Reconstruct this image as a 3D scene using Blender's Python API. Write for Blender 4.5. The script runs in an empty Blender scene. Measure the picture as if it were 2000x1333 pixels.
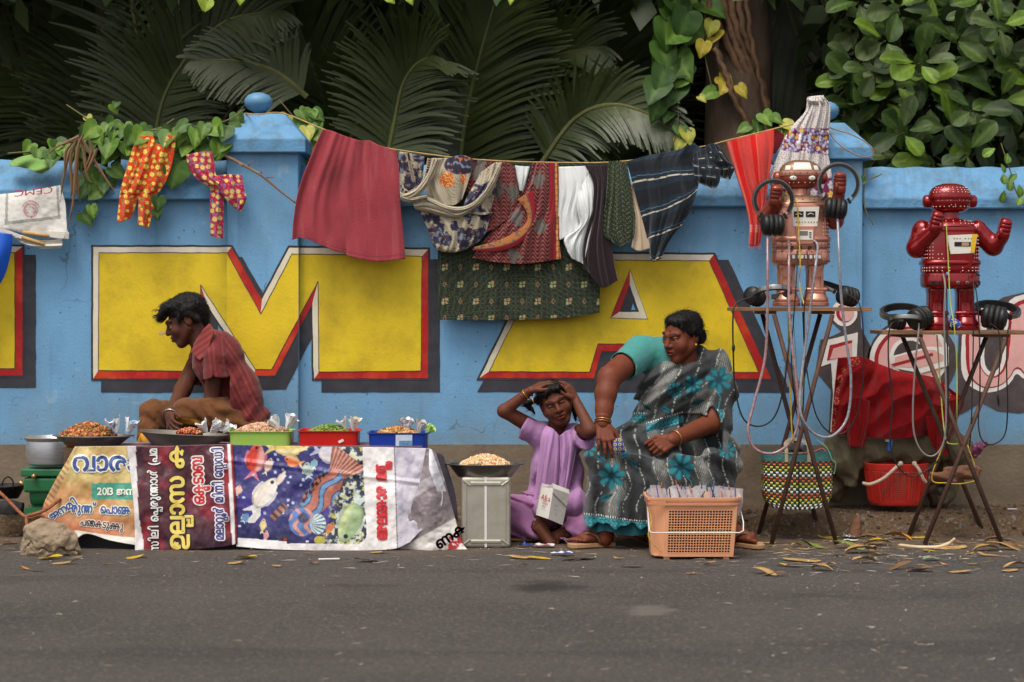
import bpy,bmesh,math,random
import numpy as np
from mathutils import Vector,Matrix,Euler

SC = bpy.context.scene
COL = SC.collection
rnd = random.Random(7)
F,CZ,HY = 3936.0,1.15,590.0          # focal length in photo pixels, eye height, horizon row


def P(px,py,d):
  """point at distance d in front of the eye, seen at photo pixel px, py"""
  return Vector(((px - 1000) / F * d,d,CZ + (HY - py) / F * d))


def G(px,py,z=0.0):
  return P(px,py,(CZ - z) * F / (py - HY))


# ------------------------------------------------------------------ camera, sky, sun, exposure
cam = bpy.data.cameras.new('camera')
cam.sensor_width = 36
cam.lens = 36 * F / 2000
cam.shift_y = -(666.5 - HY) / 2000
cam.clip_start,cam.clip_end = 0.1,500
cam.dof.use_dof = True
cam.dof.focus_distance = 9.7
cam.dof.aperture_fstop = 2.8
co = bpy.data.objects.new('camera',cam)
co.location = (0,0,CZ)
co.rotation_euler = (math.pi / 2,0,0)
COL.objects.link(co)
SC.camera = co

W = bpy.data.worlds.new('World')
SC.world = W
W.use_nodes = True
nt = W.node_tree
SUN_EL,SUN_AZ = math.radians(64),math.radians(207)     # azimuth clockwise from +Y: behind and left of the camera
sky = nt.nodes.new('ShaderNodeTexSky')
sky.sky_type = 'NISHITA'
sky.sun_disc = False
sky.sun_elevation = SUN_EL
sky.sun_rotation = SUN_AZ
sky.air_density,sky.dust_density,sky.ozone_density = 1.0,4.0,1.0
hs = nt.nodes.new('ShaderNodeHueSaturation')
hs.inputs['Saturation'].default_value = 0.22
nt.links.new(sky.outputs[0],hs.inputs['Color'])
bg = nt.nodes['Background']
nt.links.new(hs.outputs[0],bg.inputs['Color'])
bg.inputs['Strength'].default_value = 0.13
sl = bpy.data.lights.new('sun','SUN')
sl.energy = 1.5
sl.angle = math.radians(30)
sl.color = (1.0,0.93,0.82)
so = bpy.data.objects.new('sun',sl)
dv = Vector((math.sin(SUN_AZ) * math.cos(SUN_EL),math.cos(SUN_AZ) * math.cos(SUN_EL),math.sin(SUN_EL)))
so.rotation_euler = (-dv).to_track_quat('-Z','Y').to_euler()
so.location = (-4,-6,14)
COL.objects.link(so)
SC.view_settings.view_transform = 'Standard'
SC.view_settings.look = 'None'
SC.view_settings.gamma = 1
SC.view_settings.use_curve_mapping = False
SC.view_settings.exposure = 0.45


# ------------------------------------------------------------------ colours and materials
def lin(c):
  c = np.asarray(c,float) / 255.0
  return np.where(c <= 0.04045,c / 12.92,((c + 0.055) / 1.055) ** 2.4)


def L(r,g,b):
  return tuple(float(v) for v in lin((r,g,b)))


def L4(c):
  return (*L(*c),1)


MATS = {}


def mat(name,c=None,rough=0.6,metal=0.0,var=0.0,vs=8.0,bump=0.0,bs=60.0,dirt=None,dirt_amt=0.0,ds=3.0,
    spec=0.5,vcol=False,trans=0.0,alpha=1.0,coat=0.0,sheen=0.0,ior=1.45,stretch=None,aniso=None,sss=0.0):
  """principled material with procedural colour variation, dirt and relief"""
  if name in MATS:
    return MATS[name]
  m = bpy.data.materials.new(name)
  m.use_nodes = True
  n,l = m.node_tree.nodes,m.node_tree.links
  b = n['Principled BSDF']
  b.inputs['Roughness'].default_value = rough
  b.inputs['Metallic'].default_value = metal
  b.inputs['Specular IOR Level'].default_value = spec
  b.inputs['Coat Weight'].default_value = coat
  b.inputs['Sheen Weight'].default_value = sheen
  b.inputs['Transmission Weight'].default_value = trans
  b.inputs['IOR'].default_value = ior
  b.inputs['Alpha'].default_value = alpha
  if sss:
    b.inputs['Subsurface Weight'].default_value = sss
    b.inputs['Subsurface Radius'].default_value = (0.012,0.005,0.003)
  tc = n.new('ShaderNodeTexCoord')
  vec = tc.outputs['Object']
  if stretch:
    mp = n.new('ShaderNodeMapping')
    mp.inputs['Scale'].default_value = stretch
    l.new(vec,mp.inputs['Vector'])
    vec = mp.outputs[0]
  if vcol:
    at = n.new('ShaderNodeAttribute')
    at.attribute_name = 'Col'
    src = at.outputs['Color']
  else:
    rg = n.new('ShaderNodeRGB')
    rg.outputs[0].default_value = (*L(*c),1)
    src = rg.outputs[0]
  if var:
    nz = n.new('ShaderNodeTexNoise')
    nz.inputs['Scale'].default_value = vs
    nz.inputs['Detail'].default_value = 5
    l.new(vec,nz.inputs['Vector'])
    mr = n.new('ShaderNodeMapRange')
    mr.inputs[1].default_value,mr.inputs[2].default_value = 0.3,0.7
    mr.inputs[3].default_value,mr.inputs[4].default_value = 1 - var,1 + var
    l.new(nz.outputs[0],mr.inputs[0])
    mx = n.new('ShaderNodeVectorMath')
    mx.operation = 'MULTIPLY'
    l.new(src,mx.inputs[0])
    l.new(mr.outputs[0],mx.inputs[1])
    src = mx.outputs[0]
  if dirt:
    nz = n.new('ShaderNodeTexNoise')
    nz.inputs['Scale'].default_value = ds
    nz.inputs['Detail'].default_value = 8
    nz.inputs['Roughness'].default_value = 0.65
    l.new(vec,nz.inputs['Vector'])
    mr = n.new('ShaderNodeMapRange')
    mr.inputs[1].default_value,mr.inputs[2].default_value = 0.45,0.8
    mr.inputs[3].default_value,mr.inputs[4].default_value = 0,dirt_amt
    l.new(nz.outputs[0],mr.inputs[0])
    mx = n.new('ShaderNodeMixRGB')
    mx.inputs[2].default_value = (*L(*dirt),1)
    l.new(mr.outputs[0],mx.inputs[0])
    l.new(src,mx.inputs[1])
    src = mx.outputs[0]
  l.new(src,b.inputs['Base Color'])
  if bump:
    nz = n.new('ShaderNodeTexNoise')
    nz.inputs['Scale'].default_value = bs
    nz.inputs['Detail'].default_value = 4
    l.new(vec,nz.inputs['Vector'])
    bp = n.new('ShaderNodeBump')
    bp.inputs['Strength'].default_value = bump
    bp.inputs['Distance'].default_value = 0.01
    l.new(nz.outputs[0],bp.inputs['Height'])
    l.new(bp.outputs[0],b.inputs['Normal'])
  MATS[name] = m
  return m


# ------------------------------------------------------------------ objects
def tag(o,label=None,cat=None,group=None,kind=None):
  if label: o['label'] = label
  if cat: o['category'] = cat
  if group: o['group'] = group
  if kind: o['kind'] = kind
  return o


def thing(name,loc,label=None,cat=None,group=None,rot=None):
  o = bpy.data.objects.new(name,None)
  o.empty_display_size = 0.05
  COL.objects.link(o)
  o.location = loc
  if rot: o.rotation_euler = rot
  return tag(o,label,cat,group)


def link(name,me,parent=None):
  o = bpy.data.objects.new(name,me)
  COL.objects.link(o)
  if parent: o.parent = parent
  return o


def copy_tree(o,parent=None):
  c = o.copy()
  COL.objects.link(c)
  c.parent = parent
  for ch in list(o.children):
    copy_tree(ch,c)
  return c


def mk(name,V,Fs,m,parent=None,smooth=False,cols=None,local=False,mi=None):
  """one mesh object; V in world space unless local"""
  V = np.asarray(V,np.float32).reshape(-1,3)
  if not local:
    if parent is not None:
      o0 = np.array(parent.location if parent.parent is None else parent.matrix_world.translation,np.float32)
      if parent.parent is not None:
        o0 = np.array(parent.location,np.float32) + np.array(parent.parent.location,np.float32)
    else:
      o0 = np.array([(V[:,0].min() + V[:,0].max()) / 2,(V[:,1].min() + V[:,1].max()) / 2,V[:,2].min()],np.float32)
    V = V - o0
  me = bpy.data.meshes.new(name)
  if isinstance(Fs,np.ndarray):
    nf,k = Fs.shape
    me.vertices.add(len(V))
    me.vertices.foreach_set('co',V.ravel())
    me.loops.add(nf * k)
    me.loops.foreach_set('vertex_index',Fs.ravel().astype(np.int32))
    me.polygons.add(nf)
    me.polygons.foreach_set('loop_start',np.arange(0,nf * k,k,dtype=np.int32))
    me.update(calc_edges=True)
  else:
    me.from_pydata([tuple(map(float,v)) for v in V],[],Fs)
    me.update()
  if isinstance(m,(list,tuple)):
    for q in m: me.materials.append(q)
    if mi is not None:
      me.polygons.foreach_set('material_index',np.asarray(mi,np.int32))
  elif m is not None:
    me.materials.append(m)
  if smooth:
    me.polygons.foreach_set('use_smooth',np.ones(len(me.polygons),bool))
  if cols is not None:
    ca = me.color_attributes.new('Col','FLOAT_COLOR','POINT')
    c4 = np.ones((len(V),4),np.float32)
    c4[:,:3] = cols
    ca.data.foreach_set('color',c4.ravel())
  o = link(name,me,parent)
  if parent is None and not local:
    o.location = [float(v) for v in o0]
  return o


class MB:
  """collects shapes for one mesh"""

  def __init__(s):
    s.v,s.f,s.m = [],[],[]

  def add(s,V,Fs,mi=0):
    b = len(s.v)
    s.v += [tuple(map(float,v)) for v in V]
    s.f += [[b + int(i) for i in f] for f in Fs]
    s.m += [mi] * len(Fs)
    return s

  def box(s,c,h,M=None,mi=0,taper=1.0):
    V = []
    for z in (-1,1):
      t = taper if z > 0 else 1
      for x,y in ((-1,-1),(1,-1),(1,1),(-1,1)):
        q = Vector((x * h[0] * t,y * h[1] * t,z * h[2]))
        if M: q = M @ q
        V.append(q + Vector(c))
    return s.add(V,[(3,2,1,0),(4,5,6,7),(0,1,5,4),(1,2,6,5),(2,3,7,6),(3,0,4,7)],mi)

  def tube(s,pts,r,n=8,mi=0,cap=True):
    pts = [Vector(p) for p in pts]
    if not hasattr(r,'__len__'): r = [r] * len(pts)
    V,Fs = [],[]
    up = None
    for i,p in enumerate(pts):
      t = (pts[min(i + 1,len(pts) - 1)] - pts[max(i - 1,0)])
      t = t.normalized() if t.length > 1e-9 else Vector((0,0,1))
      if up is None:
        up = t.orthogonal().normalized()
      else:
        up = (up - t * up.dot(t))
        up = up.normalized() if up.length > 1e-6 else t.orthogonal().normalized()
      bi = t.cross(up)
      for k in range(n):
        a = 2 * math.pi * k / n
        V.append(p + (up * math.cos(a) + bi * math.sin(a)) * r[i])
    for i in range(len(pts) - 1):
      for k in range(n):
        k2 = (k + 1) % n
        Fs.append((i * n + k,i * n + k2,(i + 1) * n + k2,(i + 1) * n + k))
    if cap:
      Fs.append(tuple(range(n - 1,-1,-1)))
      Fs.append(tuple((len(pts) - 1) * n + k for k in range(n)))
    return s.add(V,Fs,mi)

  def lathe(s,prof,c=(0,0,0),M=None,n=24,mi=0,sx=1.0,sy=1.0,ex=2.0,cap=True):
    """prof: (radius, height) pairs; ex: superellipse exponent of the cross-section"""
    V,Fs = [],[]
    for r,h in prof:
      for k in range(n):
        a = 2 * math.pi * k / n
        ca,sa = math.cos(a),math.sin(a)
        x = math.copysign(abs(ca) ** (2 / ex),ca) * r * sx
        y = math.copysign(abs(sa) ** (2 / ex),sa) * r * sy
        q = Vector((x,y,h))
        if M: q = M @ q
        V.append(q + Vector(c))
    for i in range(len(prof) - 1):
      for k in range(n):
        k2 = (k + 1) % n
        Fs.append((i * n + k,i * n + k2,(i + 1) * n + k2,(i + 1) * n + k))
    if cap:
      Fs.append(tuple(range(n - 1,-1,-1)))
      Fs.append(tuple((len(prof) - 1) * n + k for k in range(n)))
    return s.add(V,Fs,mi)

  def ball(s,c,r,n=12,k=8,mi=0,M=None):
    if not hasattr(r,'__len__'): r = (r,r,r)
    V,Fs = [],[]
    for i in range(k + 1):
      t = math.pi * i / k
      for j in range(n):
        a = 2 * math.pi * j / n
        q = Vector((r[0] * math.sin(t) * math.cos(a),r[1] * math.sin(t) * math.sin(a),-r[2] * math.cos(t)))
        if M: q = M @ q
        V.append(q + Vector(c))
    for i in range(k):
      for j in range(n):
        j2 = (j + 1) % n
        Fs.append((i * n + j,i * n + j2,(i + 1) * n + j2,(i + 1) * n + j))
    return s.add(V,Fs,mi)

  def prism(s,poly,y0,y1,mi=0):
    """poly of (x, z) extruded along y"""
    n = len(poly)
    V = [(x,y0,z) for x,z in poly] + [(x,y1,z) for x,z in poly]
    Fs = [tuple(range(n)),tuple(range(2 * n - 1,n - 1,-1))]
    Fs += [(i,i + n,(i + 1) % n + n,(i + 1) % n) for i in range(n)]
    return s.add(V,Fs,mi)

  def build(s,name,m,parent=None,smooth=False,local=False):
    return mk(name,s.v,s.f,m,parent,smooth,None,local,s.m if isinstance(m,(list,tuple)) else None)


def bevel(o,w=0.003,seg=2):
  b = o.modifiers.new('bevel','BEVEL')
  b.width,b.segments,b.limit_method = w,seg,'ANGLE'
  return o


def autosmooth(o,deg=40):
  me = o.data
  me.polygons.foreach_set('use_smooth',np.ones(len(me.polygons),bool))
  me.set_sharp_from_angle(angle=math.radians(deg))
  return o


def cat(pts,n=8):
  """Catmull-Rom through the points"""
  pts = [np.asarray(p,float) for p in pts]
  if len(pts) < 3:
    return [pts[0] + (pts[-1] - pts[0]) * t for t in np.linspace(0,1,n + 1)]
  q = [2 * pts[0] - pts[1]] + pts + [2 * pts[-1] - pts[-2]]
  out = []
  for i in range(1,len(q) - 2):
    a,b,c,d = q[i - 1:i + 3]
    for k in range(n):
      t = k / n
      out.append(0.5 * ((2 * b) + (c - a) * t + (2 * a - 5 * b + 4 * c - d) * t * t + (3 * b - a - 3 * c + d) * t ** 3))
  out.append(pts[-1])
  return out


def resample(poly,n,closed=False):
  p = np.asarray(poly,float)
  d = np.r_[0,np.cumsum(np.linalg.norm(np.diff(p,axis=0),axis=1))]
  t = np.linspace(0,d[-1],n)
  return np.stack([np.interp(t,d,p[:,i]) for i in range(p.shape[1])],1)


# ------------------------------------------------------------------ numpy noise
def hsh(*a):
  h = np.zeros(np.broadcast(*a).shape)
  for i,q in enumerate(a):
    h = h + np.asarray(q) * (127.1,311.7,74.7,269.5)[i]
  s = np.sin(h) * 43758.5453
  return s - np.floor(s)


def vn(x,y,z=0.0,seed=0):
  """value noise in 0..1"""
  x,y,z = np.broadcast_arrays(np.asarray(x,float),np.asarray(y,float),np.asarray(z,float))
  xi,yi,zi = np.floor(x),np.floor(y),np.floor(z)
  fx,fy,fz = x - xi,y - yi,z - zi
  fx,fy,fz = (t * t * (3 - 2 * t) for t in (fx,fy,fz))
  r = 0
  for a in (0,1):
    for b in (0,1):
      for c in (0,1):
        w = (fx if a else 1 - fx) * (fy if b else 1 - fy) * (fz if c else 1 - fz)
        r = r + w * hsh(xi + a,yi + b,zi + c,seed * 1.7 + 0.3)
  return r


def fbm(x,y,z=0.0,seed=0,o=3):
  r,a = 0,0.5
  for i in range(o):
    r = r + a * vn(np.asarray(x) * 2 ** i,np.asarray(y) * 2 ** i,np.asarray(z) * 2 ** i,seed + i)
    a /= 2
  return r


def sstep(a,b,x):
  t = np.clip((np.asarray(x,float) - a) / (b - a),0,1)
  return t * t * (3 - 2 * t)


def mixc(c,m,col):
  """blend colour array c towards photo colour col by mask m"""
  return c * (1 - m[...,None]) + lin(col) * m[...,None]


# ------------------------------------------------------------------ signed-distance bodies -> one continuous mesh
class Field:
  def __init__(s,lo,hi,h):
    s.lo = np.array(lo,float)
    s.h = h
    s.n = np.ceil((np.array(hi,float) - s.lo) / h).astype(int) + 1
    s.a = np.full(s.n,9.0,np.float32)

  def _win(s,lo,hi):
    i0 = np.clip(np.floor((np.array(lo) - s.lo) / s.h).astype(int),0,s.n - 1)
    i1 = np.clip(np.ceil((np.array(hi) - s.lo) / s.h).astype(int) + 1,1,s.n)
    if (i1 <= i0).any(): return None
    X,Y,Z = np.meshgrid(*[s.lo[k] + s.h * np.arange(i0[k],i1[k]) for k in range(3)],indexing='ij')
    return tuple(slice(i0[k],i1[k]) for k in range(3)),X,Y,Z

  def _mix(s,sl,d,k,sub):
    a = s.a[sl]
    if sub:
      a2,d2 = -a,d
      hh = np.clip(0.5 + 0.5 * (d2 - a2) / k,0,1)
      r = -(d2 * (1 - hh) + a2 * hh - k * hh * (1 - hh))
    else:
      hh = np.clip(0.5 + 0.5 * (d - a) / k,0,1)
      r = d * (1 - hh) + a * hh - k * hh * (1 - hh)
    s.a[sl] = r

  def cap(s,a,b,ra,rb,k=0.02,sub=False,fl=None):
    """round cone; fl=(dir, f) flattens it along dir by f"""
    a,b = np.array(a,float),np.array(b,float)
    m = max(ra,rb) + k * 2 + s.h * 2
    w = s._win(np.minimum(a,b) - m,np.maximum(a,b) + m)
    if w is None: return s
    sl,X,Y,Z = w
    ab = b - a
    L2 = max(float(ab @ ab),1e-12)
    PX,PY,PZ = X - a[0],Y - a[1],Z - a[2]
    t = np.clip((PX * ab[0] + PY * ab[1] + PZ * ab[2]) / L2,0,1)
    qx,qy,qz = PX - ab[0] * t,PY - ab[1] * t,PZ - ab[2] * t
    if fl is not None:
      d = np.array(fl[0],float)
      d /= np.linalg.norm(d)
      e = (qx * d[0] + qy * d[1] + qz * d[2]) * (1 / fl[1] - 1)
      qx,qy,qz = qx + d[0] * e,qy + d[1] * e,qz + d[2] * e
    dd = np.sqrt(qx * qx + qy * qy + qz * qz) - (ra + (rb - ra) * t)
    if fl is not None: dd *= min(1,fl[1] + 0.2)
    s._mix(sl,dd,k,sub)
    return s

  def chain(s,pts,rs,k=0.02,fl=None):
    for i in range(len(pts) - 1):
      s.cap(pts[i],pts[i + 1],rs[i],rs[i + 1],k,False,fl)
    return s

  def ell(s,c,r,M=None,k=0.02,sub=False):
    c,r = np.array(c,float),np.array(r,float)
    m = r.max() + k * 2 + s.h * 2
    w = s._win(c - m,c + m)
    if w is None: return s
    sl,X,Y,Z = w
    q = np.stack([X - c[0],Y - c[1],Z - c[2]],-1)
    if M is not None: q = q @ np.array(M.to_3x3())          # world -> local
    k0 = np.linalg.norm(q / r,axis=-1)
    k1 = np.linalg.norm(q / (r * r),axis=-1)
    s._mix(sl,k0 * (k0 - 1) / np.maximum(k1,1e-9),k,sub)
    return s

  def fn(s,lo,hi,f,k=0.01,sub=False):
    w = s._win(lo,hi)
    if w is None: return s
    sl,X,Y,Z = w
    s._mix(sl,f(X,Y,Z),k,sub)
    return s

  def disp(s,f):
    X,Y,Z = np.meshgrid(*[s.lo[k] + s.h * np.arange(s.n[k]) for k in range(3)],indexing='ij')
    near = np.abs(s.a) < 0.06
    s.a[near] += f(X[near],Y[near],Z[near])
    return s

  def mesh(s,relax=2):
    a = s.a
    a[0],a[-1],a[:,0],a[:,-1],a[:,:,0],a[:,:,-1] = 1,1,1,1,1,1
    ins = a < 0
    c = [ins[i:ins.shape[0] - 1 + i,j:ins.shape[1] - 1 + j,k:ins.shape[2] - 1 + k] for i in (0,1) for j in (0,1) for k in (0,1)]
    cnt = sum(q.astype(np.int8) for q in c)
    act = np.argwhere((cnt > 0) & (cnt < 8))
    idx = np.full(cnt.shape,-1,np.int64)
    idx[tuple(act.T)] = np.arange(len(act))
    acc = np.zeros((len(act),3))
    num = np.zeros(len(act))
    cor = np.array([(i,j,k) for i in (0,1) for j in (0,1) for k in (0,1)])
    val = np.stack([a[tuple((act + o).T)] for o in cor],1)
    for p in range(8):
      for q in range(p + 1,8):
        if np.abs(cor[p] - cor[q]).sum() != 1: continue
        vp,vq = val[:,p],val[:,q]
        x = (vp < 0) != (vq < 0)
        t = vp / np.where(x,vp - vq,1)
        pt = cor[p] + (cor[q] - cor[p]) * t[:,None]
        acc[x] += pt[x]
        num += x
    V = s.lo + (act + acc / np.maximum(num,1)[:,None]) * s.h
    Q = []
    for ax in range(3):
      o1,o2 = [(1,2),(2,0),(0,1)][ax]
      sh = [slice(None)] * 3
      sh2 = [slice(None)] * 3
      sh[ax],sh2[ax] = slice(0,-1),slice(1,None)
      A,B = ins[tuple(sh)],ins[tuple(sh2)]
      e = np.argwhere(A != B)
      e = e[(e[:,o1] > 0) & (e[:,o2] > 0) & (e[:,o1] < cnt.shape[o1]) & (e[:,o2] < cnt.shape[o2])]
      flip = ~A[tuple(e.T)]
      d1,d2 = np.zeros(3,int),np.zeros(3,int)
      d1[o1],d2[o2] = 1,1
      q = np.stack([idx[tuple((e - d1 - d2).T)],idx[tuple((e - d2).T)],idx[tuple(e.T)],idx[tuple((e - d1).T)]],1)
      q[flip] = q[flip][:,::-1]
      Q.append(q)
    Q = np.concatenate(Q)
    Q = Q[(Q >= 0).all(1)]
    for _ in range(relax):
      S = np.zeros_like(V)
      N = np.zeros(len(V))
      for i in range(4):
        np.add.at(S,Q[:,i],V[Q[:,(i + 1) % 4]] + V[Q[:,i - 1]])
        np.add.at(N,Q[:,i],2)
      V = V * 0.5 + 0.5 * S / np.maximum(N,1)[:,None]
    return V,Q.astype(np.int32)


def PXY(V):
  """photo pixel of each world point (for prints laid out over a garment seen from the front)"""
  V = np.asarray(V)
  return 1000 + V[:,0] / V[:,1] * F,HY - (V[:,2] - CZ) / V[:,1] * F


# ------------------------------------------------------------------ hanging cloth
def drape(name,rows,d0,m,col=None,fold=None,step=3.0,parent=None,thick=0.003,nv=None,smooth=True,cl=False):
  """rows: polylines of (px, py[, dd]) from top to bottom; a grid is spun through them"""
  w = max(np.linalg.norm(np.diff(np.array([q[:2] for q in r],float)[:,:2],axis=0),axis=1).sum() for r in rows)
  nu = max(8,int(w / step))
  rows = [[tuple(q) + (0,) * (3 - len(q)) for q in r] for r in rows]
  R = []
  for r in rows:
    r = np.array([tuple(q) + (0,) * (3 - len(q)) for q in r],float)
    R.append(resample(np.array(cat(r,8)),nu))
  R = np.array(R)
  hgt = np.linalg.norm(np.diff(R[:,:,:2],axis=0),axis=2).sum(0).max()
  nv = nv or max(8,int(hgt / step))
  d = np.linalg.norm(np.diff(R[:,:,:2],axis=0),axis=2).mean(1)
  t = np.r_[0,np.cumsum(d)] / d.sum()
  dense = np.array(cat(list(R),10)) if not cl else R
  td = np.array([t[i] + (t[i + 1] - t[i]) * k / 10 for i in range(len(t) - 1) for k in range(10)] + [1.0]) if not cl else t
  vv = np.linspace(0,1,nv)
  Gd = np.empty((nv,nu,3))
  for c in range(3):
    for j in range(nu):
      Gd[:,j,c] = np.interp(vv,td,dense[:,j,c])
  U,Vv = np.meshgrid(np.linspace(0,1,nu),vv)
  dd = d0 + Gd[...,2]
  if fold is not None: dd = dd + fold(U,Vv,Gd[...,0],Gd[...,1])
  X = (Gd[...,0] - 1000) / F * dd
  Z = CZ + (HY - Gd[...,1]) / F * dd
  pts = np.stack([X,dd,Z],-1).reshape(-1,3)
  i = np.arange(nv * nu).reshape(nv,nu)
  Q = np.stack([i[:-1,:-1],i[1:,:-1],i[1:,1:],i[:-1,1:]],-1).reshape(-1,4).astype(np.int32)
  cols = None
  if col is not None:
    cols = col(U,Vv,Gd[...,0],Gd[...,1]).reshape(-1,3)
  o = mk(name,pts,Q,m,parent,smooth,cols)
  if thick:
    s = o.modifiers.new('thickness','SOLIDIFY')
    s.thickness,s.offset = thick,0
  return o


def folds(n,amp,seed=0,grow=0.3,sk=0.0,hang=1.0):
  """soft vertical folds: n across, depth amp in metres, growing downwards, leaning by sk"""
  r = np.random.RandomState(seed)
  ph = r.rand(6) * 6.28

  def f(u,v,px,py):
    x = u + sk * v
    w = x + 0.06 * np.sin(2 * np.pi * (0.8 * x + 0.5 * v) + ph[3])
    s = np.sin(2 * np.pi * n * w + ph[0]) + 0.5 * np.sin(2 * np.pi * n * 1.7 * w + ph[1] + v * 1.5) + 0.3 * np.sin(2 * np.pi * n * 2.9 * w + ph[2] - v)
    s = s + 1.2 * (fbm(w * n * 1.5,v * 2.5,seed * 3.1,seed) - 0.45)
    return amp * (grow + (1 - grow) * v ** 0.8) * s
  return f


# ------------------------------------------------------------------ print motifs (masks over cloth coordinates)
def flower(x,y,cx,cy,r,n=6,a0=0.0,inner=0.25):
  dx,dy = x - cx,y - cy
  rr = np.hypot(dx,dy)
  a = np.arctan2(dy,dx) + a0
  pet = r * (0.45 + 0.55 * np.abs(np.cos(a * n / 2)) ** 0.6)
  return sstep(1.05,0.9,rr / pet),sstep(1.1,0.85,rr / (r * inner))


def scatter(x,y,cell,r,seed,n=6,jit=0.3,keep=1.0):
  """flowers jittered on a grid: petals mask, centre mask, random id"""
  gx,gy = np.floor(x / cell),np.floor(y / cell)
  pm,cm,idd = np.zeros_like(x),np.zeros_like(x),np.zeros_like(x)
  for ox in (-1,0,1):
    for oy in (-1,0,1):
      ix,iy = gx + ox,gy + oy
      h1,h2,h3 = hsh(ix,iy,seed),hsh(ix,iy,seed + 5.3),hsh(ix,iy,seed + 9.1)
      cx = (ix + 0.5 + (h1 - 0.5) * 2 * jit) * cell
      cy = (iy + 0.5 + (h2 - 0.5) * 2 * jit) * cell
      p,c = flower(x,y,cx,cy,r * (0.75 + 0.5 * h3),n,h1 * 6)
      on = h3 < keep
      p,c = p * on,c * on
      idd = np.where(p > pm,h2,idd)
      pm,cm = np.maximum(pm,p),np.maximum(cm,c)
  return pm,cm,idd
# ================================================================== SETTING: road, earth strip, garden ground, hillside backdrop
def ground_mat(name,c1,c2,c3,fine,bump,wet=None):
  m = bpy.data.materials.new(name)
  m.use_nodes = True
  n,l = m.node_tree.nodes,m.node_tree.links
  b = n['Principled BSDF']
  b.inputs['Roughness'].default_value = 0.85
  b.inputs['Specular IOR Level'].default_value = 0.3
  tc = n.new('ShaderNodeTexCoord')

  def noise(s,det=6,ro=0.6):
    q = n.new('ShaderNodeTexNoise')
    q.inputs['Scale'].default_value,q.inputs['Detail'].default_value,q.inputs['Roughness'].default_value = s,det,ro
    l.new(tc.outputs['Object'],q.inputs['Vector'])
    return q.outputs[0]

  def ramp(src,a,bb):
    q = n.new('ShaderNodeMapRange')
    q.inputs[1].default_value,q.inputs[2].default_value = a,bb
    l.new(src,q.inputs[0])
    return q.outputs[0]

  def mix(f,a,bb):
    q = n.new('ShaderNodeMixRGB')
    for i,s in ((0,f),(1,a),(2,bb)):
      if hasattr(s,'node'): l.new(s,q.inputs[i])
      else: q.inputs[i].default_value = s if i == 0 else L4(s)
    return q.outputs[0]
  big = ramp(noise(1.1),0.35,0.65)
  base = mix(big,c1,c2)
  fi = ramp(noise(fine,8,0.75),0.35,0.7)
  base = mix(fi,base,c3)
  base = mix(ramp(noise(fine * 0.45,3,0.8),0.56,0.66),base,(156,148,140))
  vo = n.new('ShaderNodeTexVoronoi')
  vo.inputs['Scale'].default_value = 62
  l.new(tc.outputs['Object'],vo.inputs['Vector'])
  peb = ramp(vo.outputs['Distance'],0.22,0.12)
  sel = ramp(noise(30,2),0.50,0.58)
  mu = n.new('ShaderNodeMath')
  mu.operation = 'MULTIPLY'
  l.new(peb,mu.inputs[0])
  l.new(sel,mu.inputs[1])
  base = mix(mu.outputs[0],base,(150,140,128))
  if wet:
    at = n.new('ShaderNodeAttribute')
    at.attribute_name = 'Col'
    sp = n.new('ShaderNodeSeparateColor')
    l.new(at.outputs['Color'],sp.inputs[0])
    base = mix(sp.outputs[0],base,wet[0])
    base = mix(sp.outputs[1],base,wet[1])
    base = mix(sp.outputs[2],base,wet[2])
  l.new(base,b.inputs['Base Color'])
  add = n.new('ShaderNodeMath')
  add.operation = 'ADD'
  l.new(fi,add.inputs[0])
  l.new(mu.outputs[0],add.inputs[1])
  bp = n.new('ShaderNodeBump')
  bp.inputs['Strength'].default_value = bump
  bp.inputs['Distance'].default_value = 0.012
  l.new(add.outputs[0],bp.inputs['Height'])
  l.new(bp.outputs[0],b.inputs['Normal'])
  return m


def edges(*segs):
  return np.unique(np.concatenate([np.linspace(a,b,n) for a,b,n in segs]))


def sheet(name,xs,ys,zf,m,cf=None):
  X,Y = np.meshgrid(xs,ys)
  V = np.stack([X,Y,zf(X,Y)],-1).reshape(-1,3)
  i = np.arange(len(xs) * len(ys)).reshape(len(ys),len(xs))
  Q = np.stack([i[:-1,:-1],i[:-1,1:],i[1:,1:],i[1:,:-1]],-1).reshape(-1,4).astype(np.int32)
  o = mk(name,V,Q,m,smooth=True,cols=cf(X,Y).reshape(-1,3) if cf else None)
  return tag(o,kind='structure')


def road_col(X,Y):
  dirt = sstep(9.0,9.75,Y + 0.5 * (fbm(X * 2.2,Y * 2.2,0,3) - 0.45) + 0.25 * (fbm(X * 9,Y * 9,0,4) - 0.45)) * 0.85
  p = G(1070,1147)
  oil = sstep(0.20,0.05,np.hypot((X - p.x),(Y - p.y) * 0.8) + 0.12 * (fbm(X * 14,Y * 14,0,8) - 0.4))
  oil = np.maximum(oil,0.45 * sstep(0.60,0.75,fbm(X * 1.7 + 9,Y * 3.3,0,12)))
  oil = np.maximum(oil,0.30 * sstep(0.48,0.70,fbm(X * 0.45 + 3,Y * 5.0,0,14)) * sstep(9.2,8.9,Y))
  q = G(1270,1191)
  pale = sstep(0.11,0.075,np.hypot((X - q.x),(Y - q.y) * 0.7) + 0.13 * (fbm(X * 17,Y * 17,0,5) - 0.42)) * 0.7
  return np.stack([dirt,oil * 0.8,pale],-1)


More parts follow.
